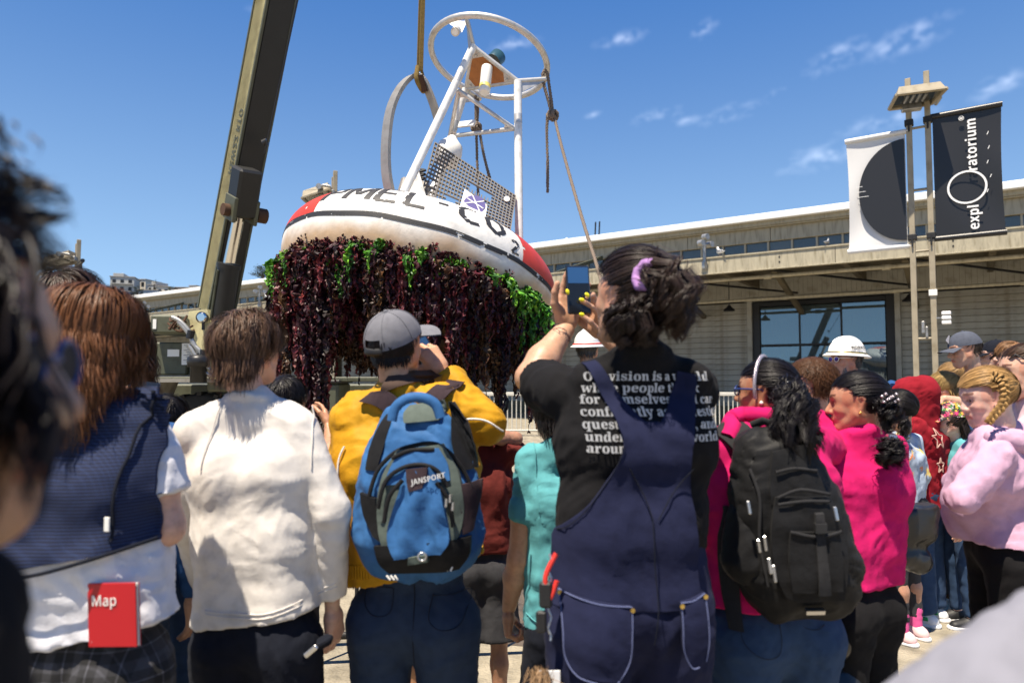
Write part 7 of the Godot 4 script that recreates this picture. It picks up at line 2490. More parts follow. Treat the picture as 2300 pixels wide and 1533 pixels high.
# --- the girl in the pink hoodie with the black pack
func person_hoodie_pack():
	var d := 2.1
	var j := {"pel": P(1735, 1400, d), "waist": P(1735, 1240, d), "chest": P(1725, 1100, d), "neck": P(1722, 950, d), "head": P(1727, 882, d), "shL": P(1628, 1000, d - 0.03), "shR": P(1815, 985, d + 0.03), "elL": P(1588, 1180, d + 0.0), "wrL": P(1590, 1290, d + 0.2), "elR": P(1868, 1010, d + 0.22), "wrR": P(1815, 930, d + 0.26)}
	var q := person("girl in hot pink hoodie and glitter hairband wearing a black backpack", 1735, d, 1.62, deg_to_rad(12), {"J": j, "w": 1.25, "girth": 1.22, "cell": 0.0095, "skin": Color(0.33, 0.16, 0.09), "yaw": 40, "pitch": 2, "hs": 0.82, "shirt": M.c_pink, "hem": q_y(1600, 1345, d), "ease": 0.015, "sleeve": 1.95, "sl_r": 0.014, "fold": 0.006, "pants": M.jean, "leg_r": 0.012, "top": "hoodie", "handR": [0.6, 0.05, 0.3, Vector3(-0.3, 1, 0), Vector3(-0.8, 0, 0.3)],
		"hair": {"style": "tie", "n": 4000, "tie": Vector3(0.0, 0.12, 1), "lift": 0.009, "w": 0.0013, "color": Color(0.008, 0.006, 0.007), "tint": 0.4, "line": 0.36}})
	var root: Node3D = q.root
	hair_loose(q, [[1768, 872, 1.98], [1785, 890, 1.94], [1790, 930, 1.90], [1790, 985, 1.845], [1815, 1050, 1.835]], [0.012, 0.04, 0.055, 0.065, 0.05], 3200, 0.012, 14.0, Color(0.008, 0.006, 0.007))
	var s := st()
	var T: Transform3D = q.head
	var l := []
	for k in 21:
		var a := -2.05 + 3.5 * k / 20.0
		l.append(T * Vector3(sin(a) * 0.1, 0.03 + cos(a) * 0.108, -0.02))
	tube(s, l, 0.0065, 8, true, 0.6)
	put("glitter_hairband", done(s), M.glitter, root)
	s = st(); l = []
	for k in 17: l.append(q.inv * P(1770 + cos(TAU * k / 16) * 6, 872 + sin(TAU * k / 16) * 10, 1.985))
	tube(s, l, 0.008, 8, false)
	put("hair_tie", done(s), M.paper, root)
	glasses(q, M.blue_frame, M.glass)
	s = st(); lathe(s, [Vector2(0, -0.007), Vector2(0.007, 0), Vector2(0, 0.007)], 10, Transform3D(Basis(), T * Vector3(-0.082, -0.035, 0.0))); put("earring", done(s), M.paper, root)
	# hood lying on the neck
	s = st()
	seam(s, q.shirt, rows(q, [[1640, 985], [1680, 945], [1720, 935], [1770, 940], [1825, 960]], 2.00), 0.028, 0.0)
	put("hood", done(s), M.c_pink, root)
	# jeans pockets
	s = st()
	seams(root, "stitching", M.thread_dark, q.pants, rows_all(q, [[[1655, 1372], [1652, 1430], [1690, 1460], [1730, 1450], [1738, 1380]], [[1800, 1375], [1795, 1400], [1825, 1410], [1850, 1400]]], 2.00), 0.001, 0.0)
	# black backpack
	var t := thing("backpack", "large black backpack with grey zip pulls on the pink hoodie", "backpack", root.transform * (q.inv * P(1770, 1170, 1.90)), deg_to_rad(-14))
	t.rotation.z = 0.12
	var ti := t.transform.affine_inverse()
	var sh := []
	for r in [[1735, 1010, 0.05, 0.07], [1752, 1080, 0.07, 0.088], [1770, 1160, 0.088, 0.1], [1788, 1250, 0.1, 0.102], [1802, 1310, 0.09, 0.094]]:
		var c: Vector3 = ti * P(r[0], r[1], 1.92)
		sh.append(bn(c - Vector3(r[2] * 0.7, 0, 0), c + Vector3(r[2] * 0.6, 0, 0), r[3], r[3], 0.05))
	put("main_shell", mesh_of(field(sh, 0.009), 0.008, 9.0), M.c_pblack, t)
	var xy := func(px: Array, dd: float) -> Array:
		var o := []
		for p in px:
			var v: Vector3 = ti * P(p[0], p[1], dd)
			o.append(Vector2(v.x, v.y))
		return o
	var f := func(n: String, left: Array, right: Array, out: float, m: Material, amp := 0.004, th := 0.03):
		return put(n, sheet(sh, xy.call(left, 1.79), xy.call(right, 1.79), out, 12, 5, amp, 6.0, th), m, t)
	f.call("upper_pocket", [[1742, 1020], [1735, 1090], [1738, 1140]], [[1820, 1000], [1850, 1080], [1868, 1130]], 0.012, M.c_pblack)
	f.call("front_pocket", [[1745, 1120], [1735, 1200], [1745, 1290], [1775, 1360]], [[1868, 1115], [1892, 1180], [1905, 1260], [1895, 1345]], 0.03, M.c_pblack, 0.007)
	f.call("pouch", [[1775, 1192], [1772, 1260], [1780, 1330]], [[1880, 1190], [1888, 1255], [1888, 1320]], 0.048, M.c_pblack, 0.006)
	f.call("centre_strap", [[1828, 1150], [1830, 1220], [1836, 1330]], [[1846, 1148], [1850, 1220], [1862, 1328]], 0.058, M.c_strap2)
	f.call("buckle", [[1826, 1170], [1826, 1190]], [[1850, 1168], [1850, 1188]], 0.066, M.black, 0.0)
	f.call("label", [[1815, 1378], [1816, 1388]], [[1856, 1374], [1856, 1384]], 0.03, M.silver, 0.0)
	var sp := [bn(ti * P(1672, 1160, 1.92), ti * P(1680, 1250, 1.92), 0.05, 0.075, 0.03), bn(ti * P(1690, 1130, 1.92), ti * P(1700, 1210, 1.92), 0.035, 0.055, 0.03)]
	put("side_pouch", mesh_of(field(sp, 0.009), 0.005, 3.0), M.c_pblack, t)
	s = st()
	for z in [[[[1748, 1065], [1790, 1055], [1840, 1060]], 0.018], [[[1750, 1120], [1800, 1100], [1865, 1110]], 0.034], [[[1690, 1060], [1712, 1130], [1712, 1220], [1730, 1330]], 0.008], [[[1775, 1192], [1830, 1200], [1885, 1188]], 0.052], [[[1750, 1135], [1810, 1125], [1862, 1125]], 0.036]]:
		seams(t, "zip", M.c_strap2, sh, [xy.call(z[0], 1.79)], 0.0045, z[1], 0.6)
	for z in [[1705, 1215, 1245], [1718, 1205, 1240], [1728, 1255, 1290], [1738, 1270, 1308], [1872, 1135, 1165], [1683, 1130, 1160]]:
		s = st()
		var zz: Array = xy.call([[z[0], z[1]], [z[0] + 5, z[2]]], 1.79)
		var p0 := lay(sh, zz[0].x, zz[0].y, 0.045); var p1 := lay(sh, zz[1].x, zz[1].y, 0.045)
		beam(s, p0, p1, 0.009, 0.005, Vector3(0, 0, 1), 0.002)
		put("zip_pull", done(s), M.silver, t)
	for e in [[[[1618, 975], [1650, 950], [1690, 950]], [[1640, 1010], [1670, 985], [1700, 985]]], [[[1612, 1130], [1618, 1250], [1622, 1400]], [[1630, 1130], [1640, 1250], [1642, 1400]]]]:
		put("strap", sheet(q.shirt, rows(q, e[0], 2.00), rows(q, e[1], 2.00), 0.022, 6, 6, 0.0, 0, 0.014), M.c_strap2, t)
		t.get_child(t.get_child_count() - 1).transform = ti * root.transform
	s = st(); tube(s, [ti * P(1690, 955, 1.96), ti * P(1715, 945, 1.92), ti * P(1745, 955, 1.90)], 0.012, 8, true, 0.5); put("carry_handle", done(s), M.c_strap2, t)

# --- the woman in the bright pink top
func person_pink():
	var d := 2.28
	var j := {"pel": P(1920, 1350, d), "waist": P(1918, 1210, d), "chest": P(1920, 1090, d), "neck": P(1935, 965, d), "head": P(1932, 905, d), "shL": P(1860, 1015, d + 0.05), "shR": P(1975, 1015, d + 0.05), "elL": P(1800, 1120, d + 0.2), "wrL": P(1760, 1140, d + 0.45), "elR": P(1965, 1170, d + 0.15), "wrR": P(1900, 1200, d + 0.35)}
	var q := person("woman in bright pink top with jewelled ponytail, facing left", 1930, d, 1.58, deg_to_rad(32), {"J": j, "w": 1.05, "girth": 1.02, "cell": 0.0105, "skin": Color(0.42, 0.2, 0.12), "yaw": 32, "pitch": -3, "hs": 0.83, "hcell": 0.0045, "shirt": M.c_pink, "hem": q_y(1930, 1305, d), "ease": 0.012, "sleeve": 1.6, "sl_r": 0.01, "fold": 0.006, "pants": M.c_black, "leg_r": 0.01, "top": "pink_top",
		"hair": {"style": "tie", "n": 4000, "tie": Vector3(0.25, 0.05, 1), "lift": 0.009, "w": 0.0015, "color": Color(0.008, 0.006, 0.007), "tint": 0.4, "line": 0.4}})
	hair_loose(q, [[1996, 898, 2.180], [2004, 925, 2.160], [2000, 955, 2.150], [2003, 985, 2.140]], [0.03, 0.03, 0.022, 0.012], 900, 0.008, 12.0, Color(0.008, 0.006, 0.007))
	hair_loose(q, [[2003, 985, 2.140], [2003, 1005, 2.130], [2000, 1030, 2.130], [1998, 1062, 2.130]], [0.012, 0.026, 0.032, 0.018], 900, 0.012, 18.0, Color(0.008, 0.006, 0.007), "ponytail_end")
	var s := st()
	for k in 10: lathe(s, [Vector2(0, -0.006), Vector2(0.0065, 0), Vector2(0, 0.006)], 7, Transform3D(Basis(), q.inv * P(1982 + k * 4.0, 890 + 6 * sin(k * 2.1) + (k % 2) * 7, 2.145)))
	put("jewelled_clip", done(s), M.glitter, q.root)
	s = st(); tube(s, [q.inv * P(1993, 983, 2.130), q.inv * P(2013, 985, 2.130)], 0.013, 8); put("hair_tie", done(s), M.silver, q.root)
	s = st(); lathe(s, [Vector2(0, -0.006), Vector2(0.006, 0), Vector2(0, 0.006)], 8, Transform3D(Basis(), q.head * Vector3(-0.083, -0.035, -0.002))); put("earring", done(s), M.gold, q.root)
	# black shoulder bag on her right
	var bg := thing("handbag", "black leather bucket bag at the pink-topped woman's side", "bag", P(2045, 1190, 2.3))
	var f := field([bn(Vector3(-0.035, 0.05, 0), Vector3(0.045, 0.06, 0), 0.05, 0.05, 0.03), bn(Vector3(-0.03, -0.08, 0), Vector3(0.02, -0.1, 0), 0.045, 0.045, 0.03), bn(Vector3(-0.03, 0, 0), Vector3(0.03, 0, 0), 0.052, 0.052, 0.03)], 0.009, [[Vector3(0, 0.08, 0), Vector3(-0.1, 1, 0).normalized()]])
	put("pouch", mesh_of(f, 0.004, 2.180), M.leather, bg)
	s = st(); tube(s, catmull([Vector3(-0.06, 0.06, 0.03), Vector3(-0.05, 0.12, 0.0), Vector3(-0.055, 0.3, -0.05), Vector3(-0.08, 0.42, -0.1)], 6), 0.007, 6); put("strap", done(s), M.leather, bg)
	s = st(); tube(s, [Vector3(-0.055, 0.07, 0.035), Vector3(-0.048, 0.12, 0.02)], 0.006, 6); put("clip", done(s), M.silver, bg)
	var b2 := thing("tote_bag", "dark tote bag low behind the black backpack", "bag", P(1842, 1455, 2.2))
	put("pouch", mesh_of(field([bn(Vector3(-0.05, 0.03, 0), Vector3(0.04, 0.03, 0), 0.07, 0.07, 0.03), bn(Vector3(-0.06, -0.12, 0), Vector3(0.05, -0.12, 0), 0.08, 0.08, 0.03)], 0.012), 0.006, 5.0), M.leather, b2)
	s = st(); tube(s, catmull([Vector3(-0.07, 0.08, 0), Vector3(-0.02, 0.22, 0), Vector3(0.06, 0.08, 0)], 6), 0.007, 6); put("strap", done(s), M.leather, b2)

# --- child in teal
func person_teal():
	var d := 2.35
	var j := {"pel": P(1262, 1400, d), "waist": P(1262, 1270, d), "chest": P(1262, 1130, d), "neck": P(1256, 990, d), "head": P(1252, 928, d + 0.03), "shL": P(1190, 1018, d), "shR": P(1330, 1022, d), "elL": P(1164, 1255, d - 0.02), "wrL": P(1143, 1365, d + 0.05)}
	var q := person("child in teal sports tee and black shorts half behind the overalls", 1230, d, 1.44, deg_to_rad(4), {"J": j, "w": 0.85, "girth": 0.84, "cell": 0.0105, "skin": Color(0.5, 0.26, 0.15), "hs": 0.95, "shirt": M.c_teal, "hem": q_y(1230, 1400, d), "ease": 0.018, "sleeve": 0.62, "sl_r": 0.016, "fold": 0.008, "pants": M.c_navy_dark, "leg": 0.95, "leg_r": 0.03, "bottom": "shorts", "child": true, "hand_cell": 0.0035, "handL": [1.15, 0.0, 0.9, Vector3(-0.05, -1, 0), Vector3(1, 0, -0.1)], "shoe": M.black, "arm": 1.12,
		"hair": {"style": "short", "n": 1800, "len": 0.07, "lift": 0.012, "color": Color(0.012, 0.01, 0.01)}})
	var s := st()
	seams(q.root, "seam", M.c_teal, q.shirt, rows_all(q, [[[1205, 1000], [1208, 1080], [1212, 1150]], [[1185, 1388], [1210, 1402], [1250, 1404]]], 2.25), 0.002, 0.003)

# --- boy in maroon with hands on his head
func person_maroon():
	var d := 3.1
	var j := {"pel": P(1085, 1270, d), "neck": P(1075, 995, d), "head": P(1062, 938, d), "shL": P(1010, 1030, d), "shR": P(1125, 1022, d), "elR": P(1158, 985, d - 0.04), "wrR": P(1070, 978, d - 0.12), "elL": P(985, 985, d - 0.04), "wrL": P(1040, 960, d - 0.1)}
	person("boy in maroon tee with arms raised round his head", 1080, d, 1.36, 0.05, {"J": j, "cell": 0.012, "girth": 1.08, "hs": 0.95, "skin": Color(0.34, 0.17, 0.1), "shirt": M.c_maroon, "hem": q_y(1080, 1235, d), "ease": 0.015, "sleeve": 0.9, "sl_r": 0.02, "fold": 0.008, "pants": M.c_char, "leg": 0.98, "leg_r": 0.03, "bottom": "shorts", "child": true, "shoe": M.black, "handR": [0.3, 0.05, 0.1, Vector3(-1, -0.1, -0.1), Vector3(0, 0, -1)], "handL": [0.3, 0.05, 0.1, Vector3(1, -0.1, -0.1), Vector3(0, 0, -1)],
		"hair": {"style": "short", "n": 1500, "len": 0.06, "lift": 0.01, "color": Color(0.012, 0.01, 0.01)}})

# --- girl in the lavender hoodie
func person_lavender():
	var d := 2.4
	var j := {"pel": P(2245, 1235, d), "waist": P(2235, 1140, d), "chest": P(2225, 1060, d), "neck": P(2222, 965, d), "head": P(2222, 892, d), "shL": P(2205, 1015, d + 0.15), "shR": P(2240, 1010, d - 0.13), "elR": P(2160, 1120, d - 0.18), "wrR": P(2225, 1075, d - 0.05), "elL": P(2150, 1090, d + 0.12), "wrL": P(2190, 1060, d - 0.02)}
	var q := person("girl in lavender hoodie with blond braids, arms crossed, facing left", 2235, d, 1.56, deg_to_rad(75), {"J": j, "w": 1.0, "girth": 0.88, "cell": 0.0105, "skin": Color(0.66, 0.4, 0.31), "yaw": 8, "pitch": -12, "hs": 0.81, "hcell": 0.004, "shirt": M.c_lav, "hem": q_y(2235, 1212, d), "ease": 0.03, "sleeve": 1.9, "sl_r": 0.016, "fold": 0.007, "pants": M.c_black, "top": "hoodie", "child": true, "nohandR": true, "nohandL": true, "shoe": M.white,
		"hair": {"style": "tie", "n": 4200, "tie": Vector3(-0.55, 0.1, 0.85), "lift": 0.014, "w": 0.0013, "color": Color(0.4, 0.23, 0.085), "tint": 0.4, "color2": Color(1.5, 1.45, 1.3), "line": 0.36}})
	# braid: three plaited bundles down the head and over the hood
	var px := [[2228, 845, 2.3], [2248, 852, 2.29], [2258, 880, 2.28], [2252, 910, 2.27], [2235, 930, 2.26], [2220, 950, 2.25]]
	var gd := []
	for p in px: gd.append(q.inv * P(p[0], p[1], p[2]))
	gd = catmull(gd, 12)
	var tr := Tress.new()
	rng.seed = 9
	for k in 3:
		for n in 130:
			var pts := PackedVector3Array()
			var r := sqrt(rng.randf()) * 0.008; var a := rng.randf() * TAU
			for i in gd.size():
				var tg: Vector3 = (gd[mini(i + 1, gd.size() - 1)] - gd[maxi(i - 1, 0)]).normalized()
				var sx := tg.cross(q.inv.basis * Vector3(0, 0, 1)).normalized(); var sy := sx.cross(tg)
				var ph := i * 0.42 + k * TAU / 3
				var tp := 1.0 - 0.35 * i / gd.size()
				pts.append(gd[i] + (sx * (sin(ph) * 0.012 + cos(a) * r) + sy * (sin(ph * 2.0) * 0.006 + sin(a) * r)) * tp)
			tr.ribbon(pts, 0.0014, Color(1, 1, 1) * rng.randf_range(0.6, 1.5), gd[gd.size() / 2] - sy_of(q))
	put("braid", tr.mesh(), hair_mat(Color(0.46, 0.27, 0.1)), q.root)
	var hd := [bn(q.inv * P(2262, 972, 2.45), q.inv * P(2290, 1000, 2.4), 0.06, 0.05, 0.04), bn(q.inv * P(2238, 985, 2.29), q.inv * P(2285, 992, 2.3), 0.035, 0.045, 0.05), bn(q.inv * P(2228, 985, 2.5), q.inv * P(2280, 990, 2.5), 0.035, 0.045, 0.05)]
	put("hood", mesh_of(field(hd, 0.0105), 0.006, 2.0), M.c_lav, q.root)

func sy_of(q: Dictionary) -> Vector3: return q.inv.basis * Vector3(0, 0, 0.08)

func blurred_people():
	# very near on the left: dark hair and sunglasses
	var d := 0.46
	var q := person("dark-haired woman with sunglasses out of focus at the left edge", -370, d, 1.7, deg_to_rad(-40), {"J": {"head": P(-300, 830, d), "neck": P(-370, 1250, d), "shR": P(-170, 1330, 0.42), "elR": P(-110, 1800, 0.42), "wrR": P(0, 2300, 0.5)}, "cell": 0.012, "skin": Color(0.4, 0.22, 0.13), "yaw": -35, "shirt": M.c_black, "hem": 0.85, "sleeve": 1.9, "fold": 0.006, "pants": M.jean,
		"hair": {"style": "tie", "tie": Vector3(0, -0.2, 1), "n": 3000, "lift": 0.03, "w": 0.001, "color": Color(0.014, 0.011, 0.012), "tint": 0.4, "push": Vector3(0.0, 0, 0.1)}})
	glasses(q, M.blue_frame, M.black)
	hair_loose(q, [[-150, 620, 0.43], [-60, 800, 0.42], [-40, 1000, 0.42], [-50, 1300, 0.42]], [0.03, 0.026, 0.03, 0.03], 900, 0.01, 7.0, Color(0.014, 0.011, 0.012), "side_hair")
	hair_loose(q, [[-60, 330, 0.46], [20, 420, 0.46], [90, 480, 0.46], [170, 520, 0.46]], [0.03, 0.022, 0.014, 0.01], 110, 0.01, 6.0, Color(0.014, 0.011, 0.012), "flyaway_hair")
	# the grey sleeve reaching in at the lower right
	d = 0.62
	person("person just out of frame whose grey sleeve crosses the lower right corner", 3090, 0.5, 1.68, deg_to_rad(30), {"J": {"shR": P(3300, 1120, 0.45), "shL": P(2880, 1140, 0.55), "elL": P(2230, 1585, 0.6), "wrL": P(1830, 1745, 0.64), "elR": Vector3(0.78, 1.05, -0.35), "wrR": Vector3(0.7, 0.9, -0.5)}, "cell": 0.012, "skin": Color(0.5, 0.28, 0.17), "shirt": M.c_grey, "hem": 0.85, "sleeveL": 1.8, "sl_r": 0.014, "fold": 0.006, "pants": M.jean, "hair": {"style": "short", "n": 900, "color": Color(0.02, 0.012, 0.01)}})

func far_people():
	var black := Color(0.01, 0.008, 0.008)
	var brown := Color(0.06, 0.03, 0.016)
	# heads that show between the front row on the left
	person("person with long curly brown hair just behind the auburn-haired woman", 268, 2.15, 1.7, 0.1, {"cell": 0.014, "J": {"head": P(262, 800, 2.15)}, "skin": Color(0.5, 0.29, 0.19), "shirt": M.c_blue, "pants": M.jean, "hair": {"style": "long", "n": 2200, "len": 0.3, "lift": 0.03, "curl": 1.2, "w": 0.002, "color": Color(0.075, 0.032, 0.014), "tint": 0.5}})
	person("tall dark-haired person whose crown shows above the auburn-haired woman", 150, 2.3, 1.86, 0.0, {"cell": 0.014, "J": {"head": P(150, 690, 2.3)}, "skin": Color(0.5, 0.29, 0.19), "shirt": M.c_char, "pants": M.jean, "hair": {"style": "short", "n": 1500, "len": 0.12, "lift": 0.03, "w": 0.002, "color": Color(0.035, 0.018, 0.01)}})
	person("child in black top and blue jeans between the white tees", 388, 2.7, 1.46, -0.3, {"cell": 0.014, "J": {"head": P(366, 955, 2.7), "elR": P(392, 955, 2.75), "wrR": P(360, 925, 2.8), "shR": P(425, 1010, 2.7)}, "skin": Color(0.45, 0.23, 0.13), "shirt": M.c_black, "hem": q_y(400, 1255, 2.7), "sleeve": 0.7, "pants": M.jean, "leg_r": 0.02, "shoe": M.black, "hs": 0.96, "hair": {"style": "short", "n": 1200, "len": 0.07, "color": black}})
	person("dark-haired child with a bare elbow right of the off-white tee", 655, 3.0, 1.45, -0.1, {"cell": 0.014, "J": {"head": P(640, 905, 3.0), "shR": P(715, 1000, 3.0), "elR": P(748, 1035, 2.95), "wrR": P(738, 960, 3.1)}, "skin": Color(0.4, 0.2, 0.11), "shirt": M.c_navy_dark, "sleeve": 0.4, "pants": M.c_char, "shoe": M.black, "hs": 0.96, "hair": {"style": "short", "n": 1200, "len": 0.07, "color": black}})
	person("small child in grey shorts in front of the man in yellow", 905, 3.15, 1.2, 0.05, {"cell": 0.014, "skin": Color(0.4, 0.2, 0.11), "shirt": M.c_char, "sleeve": 0.6, "pants": M.c_shorts, "leg": 0.98, "leg_r": 0.04, "bottom": "shorts", "shoe": M.black, "hs": 0.93, "child": true, "hair": {"style": "short", "n": 900, "len": 0.06, "color": black}})
	person("child with bare legs and blue shoes between the overalls and the pink hoodie", 1600, 2.5, 1.2, 0.2, {"cell": 0.014, "skin": Color(0.5, 0.27, 0.16), "shirt": M.c_teal, "sleeve": 0.6, "pants": M.c_char, "leg": 0.7, "leg_r": 0.02, "bottom": "shorts", "shoe": M.teal_shoe, "hs": 0.92, "child": true, "hair": {"style": "short", "n": 900, "len": 0.06, "color": black}})
	# workers
	var q := person("worker in white hard hat with red clip behind the raised phone", 1318, 5.6, 1.83, -0.5, {"cell": 0.018, "J": {"head": P(1320, 785, 5.6)}, "skin": Color(0.45, 0.24, 0.15), "shirt": M.c_navy_dark, "pants": M.jean, "shoe": M.black, "hair": {"style": "short", "top": 0.2, "n": 400, "len": 0.05, "w": 0.003, "color": Color(0.1, 0.09, 0.08)}})
	helmet(q, M.red)
	q = person("bearded worker in white hard hat and purple sunglasses facing left", 1905, 4.9, 1.84, deg_to_rad(95), {"cell": 0.016, "hcell": 0.005, "J": {"head": P(1903, 808, 4.9)}, "yaw": 5, "skin": Color(0.5, 0.25, 0.17), "shirt": M.c_navy_dark, "pants": M.jean, "shoe": M.black, "hair": {"style": "short", "top": 0.2, "n": 500, "len": 0.04, "w": 0.003, "color": Color(0.14, 0.13, 0.12)}})
	helmet(q, M.gold)
	glasses(q, M.white, M.purple_lens)
	beard(q, Color(0.25, 0.22, 0.2))
	var tx := text_mesh("WORKS", 0.032, M.print, q.root, "helmet_mark", false, 700, 0.002)
	tx.transform = q.head * Transform3D(Basis(Vector3(0, 1, 0), -PI / 2 ), Vector3(-0.115, 0.085, -0.05))
	tx.rotation.x -= 0.5
	# curly child in the striped polo
	q = person("child with curly brown hair and striped orange and red polo facing left", 1822, 2.9, 1.62, deg_to_rad(60), {"cell": 0.012, "J": {"head": P(1826, 858, 2.9)}, "skin": Color(0.5, 0.28, 0.18), "hs": 0.78, "child": true, "shirt": M.c_vc, "paint": func(p: Vector3, n: Vector3) -> Color:
		var t := fposmod(p.y, 0.085) / 0.085
		return Color(0.62, 0.26, 0.05) if t < 0.42 else Color(0.04, 0.03, 0.1) if t < 0.5 else Color(0.6, 0.05, 0.03) if t < 0.9 else Color(0.04, 0.03, 0.1), "sleeve": 0.8, "pants": M.jean, "shoe": M.black, "hair": {"style": "curly", "n": 3000, "len": 0.055, "w": 0.0016, "color": Color(0.1, 0.045, 0.02), "tint": 0.5, "line": 0.3, "color2": Color(1.6, 1.4, 1.2)}})
	var s := st(); seam(s, q.shirt, [Vector2(-0.09, 1.4), Vector2(0, 1.41), Vector2(0.09, 1.4)], 0.016, 0.0); put("polo_collar", done(s), M.paper, q.root)
	# pastel sweatshirt child and the hooded teenager
	q = person("girl in pastel tie-dye sweatshirt, grey leggings and pink checked shoes", 2022, 4.1, 1.46, deg_to_rad(35), {"cell": 0.013, "J": {"neck": P(2022, 980, 4.1), "head": P(2018, 920, 4.1)}, "skin": Color(0.42, 0.21, 0.13), "hs": 0.95, "shirt": M.c_pastel, "ease": 0.015, "fold": 0.008, "hem": 0.66, "paint": func(p: Vector3, n: Vector3) -> Color:
		var v := nz.get_noise_3d(p.x * 130.0, p.y * 130.0, p.z * 130.0)
		var w := nz.get_noise_3d(p.x * 100.0 + 300.0, p.y * 100.0, p.z * 100.0)
		return Color(0.75, 0.55, 0.18) if v > 0.28 else Color(0.75, 0.25, 0.06) if w > 0.5 else Color(0.4, 0.48, 0.6), "sleeve": 1.95, "sl_r": 0.012, "pants": M.c_char, "leg": 1.85, "shoe": M.pinkshoe, "sock": M.pinksock, "child": true, "hair": {"style": "tie", "n": 1800, "tie": Vector3(0, -0.3, 1), "lift": 0.012, "w": 0.002, "color": black}})
	hair_loose(q, [[2030, 935, 4.0], [2034, 970, 3.98], [2030, 1000, 3.97]], [0.02, 0.035, 0.02], 400, 0.008, 9.0, black)
	q = person("teenager in maroon zip hoodie with the hood up, jeans and white trainers", 2068, 4.4, 1.55, deg_to_rad(40), {"cell": 0.013, "J": {"head": P(2052, 895, 4.4), "elR": P(2112, 1080, 4.3), "wrR": P(2095, 1150, 4.5)}, "skin": Color(0.5, 0.28, 0.18), "shirt": M.c_hood, "ease": 0.03, "sl_r": 0.02, "fold": 0.012, "hem": 0.73, "sleeve": 1.95, "pants": M.jean, "leg_r": 0.025, "shoe": M.white, "top": "hoodie", "hair": {"style": "short", "n": 300, "color": black}})
	var HT: Transform3D = q.head
	put("hood", mesh_of(field([bn(HT * Vector3(0, 0.03, -0.02), HT * Vector3(0, 0.04, 0.05), 0.112, 0.108, 0.04), bn(HT * Vector3(0, -0.08, 0.05), HT * Vector3(0, -0.2, 0.06), 0.1, 0.085, 0.05), bn(HT * Vector3(0, -0.02, -0.14), HT * Vector3(0, -0.03, -0.09), 0.075, 0.085, -0.01)], 0.011), 0.008, 4.0), M.c_hood, q.root)
	s = st()
	for c in [[2098, 985, 24], [2106, 1045, 18]]:
		var star := []
		for k in 11:
			var r: float = c[2] if k % 2 == 0 else c[2] * 0.45
			star.append(rows(q, [[c[0] + sin(TAU * k / 10) * r * 0.7, c[1] - cos(TAU * k / 10) * r]], 4.25)[0])
		for k in 10: seam(s, q.shirt, [star[k], star[k + 1]], 0.004, 0.014)
	put("star_print", done(s), M.star, q.root)
	s = st(); tube(s, [HT * Vector3(-0.06, 0.07, -0.1), HT * Vector3(0.0, 0.09, -0.13), HT * Vector3(0.06, 0.07, -0.1)], 0.03, 10); put("cap_front", done(s), M.c_blue, q.root)
	for e in q.root.find_children("shoe*", "", false, false):
		s = st()
		var ab: AABB = e.mesh.get_aabb()
		tube(s, [ab.position + Vector3(-0.002, 0.03, ab.size.z * 0.2), ab.position + Vector3(-0.004, 0.04, ab.size.z * 0.8)], 0.012, 6, true, 0.5); put("green_flash", done(s), M.green_flash, e)
	# man with the patchwork cap
	q = person("man in patchwork trucker cap and blue denim shirt reaching over the barrier", 2195, 4.9, 1.88, deg_to_rad(60), {"cell": 0.014, "hcell": 0.005, "J": {"head": P(2170, 785, 4.9), "neck": P(2190, 838, 4.9), "shL": P(2180, 865, 5.1), "shR": P(2225, 860, 4.75), "elL": P(2155, 905, 5.1), "wrL": P(2118, 898, 4.9), "elR": P(2195, 912, 4.6), "wrR": P(2122, 896, 4.6)}, "yaw": 22, "pitch": -10, "skin": Color(0.52, 0.29, 0.19), "shirt": M.c_blue, "sleeve": 0.95, "sl_r": 0.01, "hem": 0.9, "pants": M.jean, "shoe": M.black, "handR": [0.5, 0.05, 0.2, Vector3(-1, -0.1, 0), Vector3(0, -1, 0)], "handL": [0.5, 0.05, 0.2, Vector3(-1, -0.1, 0), Vector3(0, -1, 0)], "hair": {"style": "short", "top": 0.1, "n": 400, "len": 0.03, "w": 0.003, "lift": 0.004, "color": Color(0.08, 0.055, 0.04)}})
	cap(q, M.c_cap2, 0.0, "", "cap", false)
	s = st()
	for k in 3: tri(s, q.head * Vector3(-0.02 + k * 0.02, 0.06 + 0.03 * k, -0.112 + k * 0.014), q.head * Vector3(0.03, 0.09, -0.105), q.head * Vector3(0.01, 0.12, -0.08))
	put("patch", done(s), M.c_grey, q.root.get_node("cap"))
	s = st(); seam(s, q.shirt, rows(q, [[2195, 850], [2225, 858], [2245, 900]], 4.7), 0.018, 0.012, 0.3); put("pack_strap", done(s), M.black, q.root)
	person_small("blond toddler with bare forehead beside the man in the patchwork cap", 2140, 5.3, 845, 0.9, Color(0.4, 0.24, 0.1), M.c_lav, 1.2, 0.85)
	q = person_small("blond girl with hair clip holding up a dark camera at the barrier", 2125, 5.0, 868, 1.0, Color(0.42, 0.27, 0.1), M.c_lav, 1.15, 0.9)
	person_small("small girl with light brown hair at the far right behind the crowd", 2272, 5.4, 800, 1.3, Color(0.25, 0.13, 0.06), M.c_grey, 1.3, 0.95)
	q = person_small("boy in floral cap and teal tee by the barrier", 2135, 4.35, 945, 1.5, Color(0.03, 0.02, 0.015), M.c_teal, 1.1, 0.92, 0.1)
	cap(q, M.floral, 0.0, "", "cap", false)
	q = person_small("person in dark navy cap behind the man in the denim shirt", 2238, 5.5, 800, 1.2, black, M.c_char, 1.7, 1.0, 0.1)
	cap(q, M.c_navy_dark, 0.0, "", "cap", true)
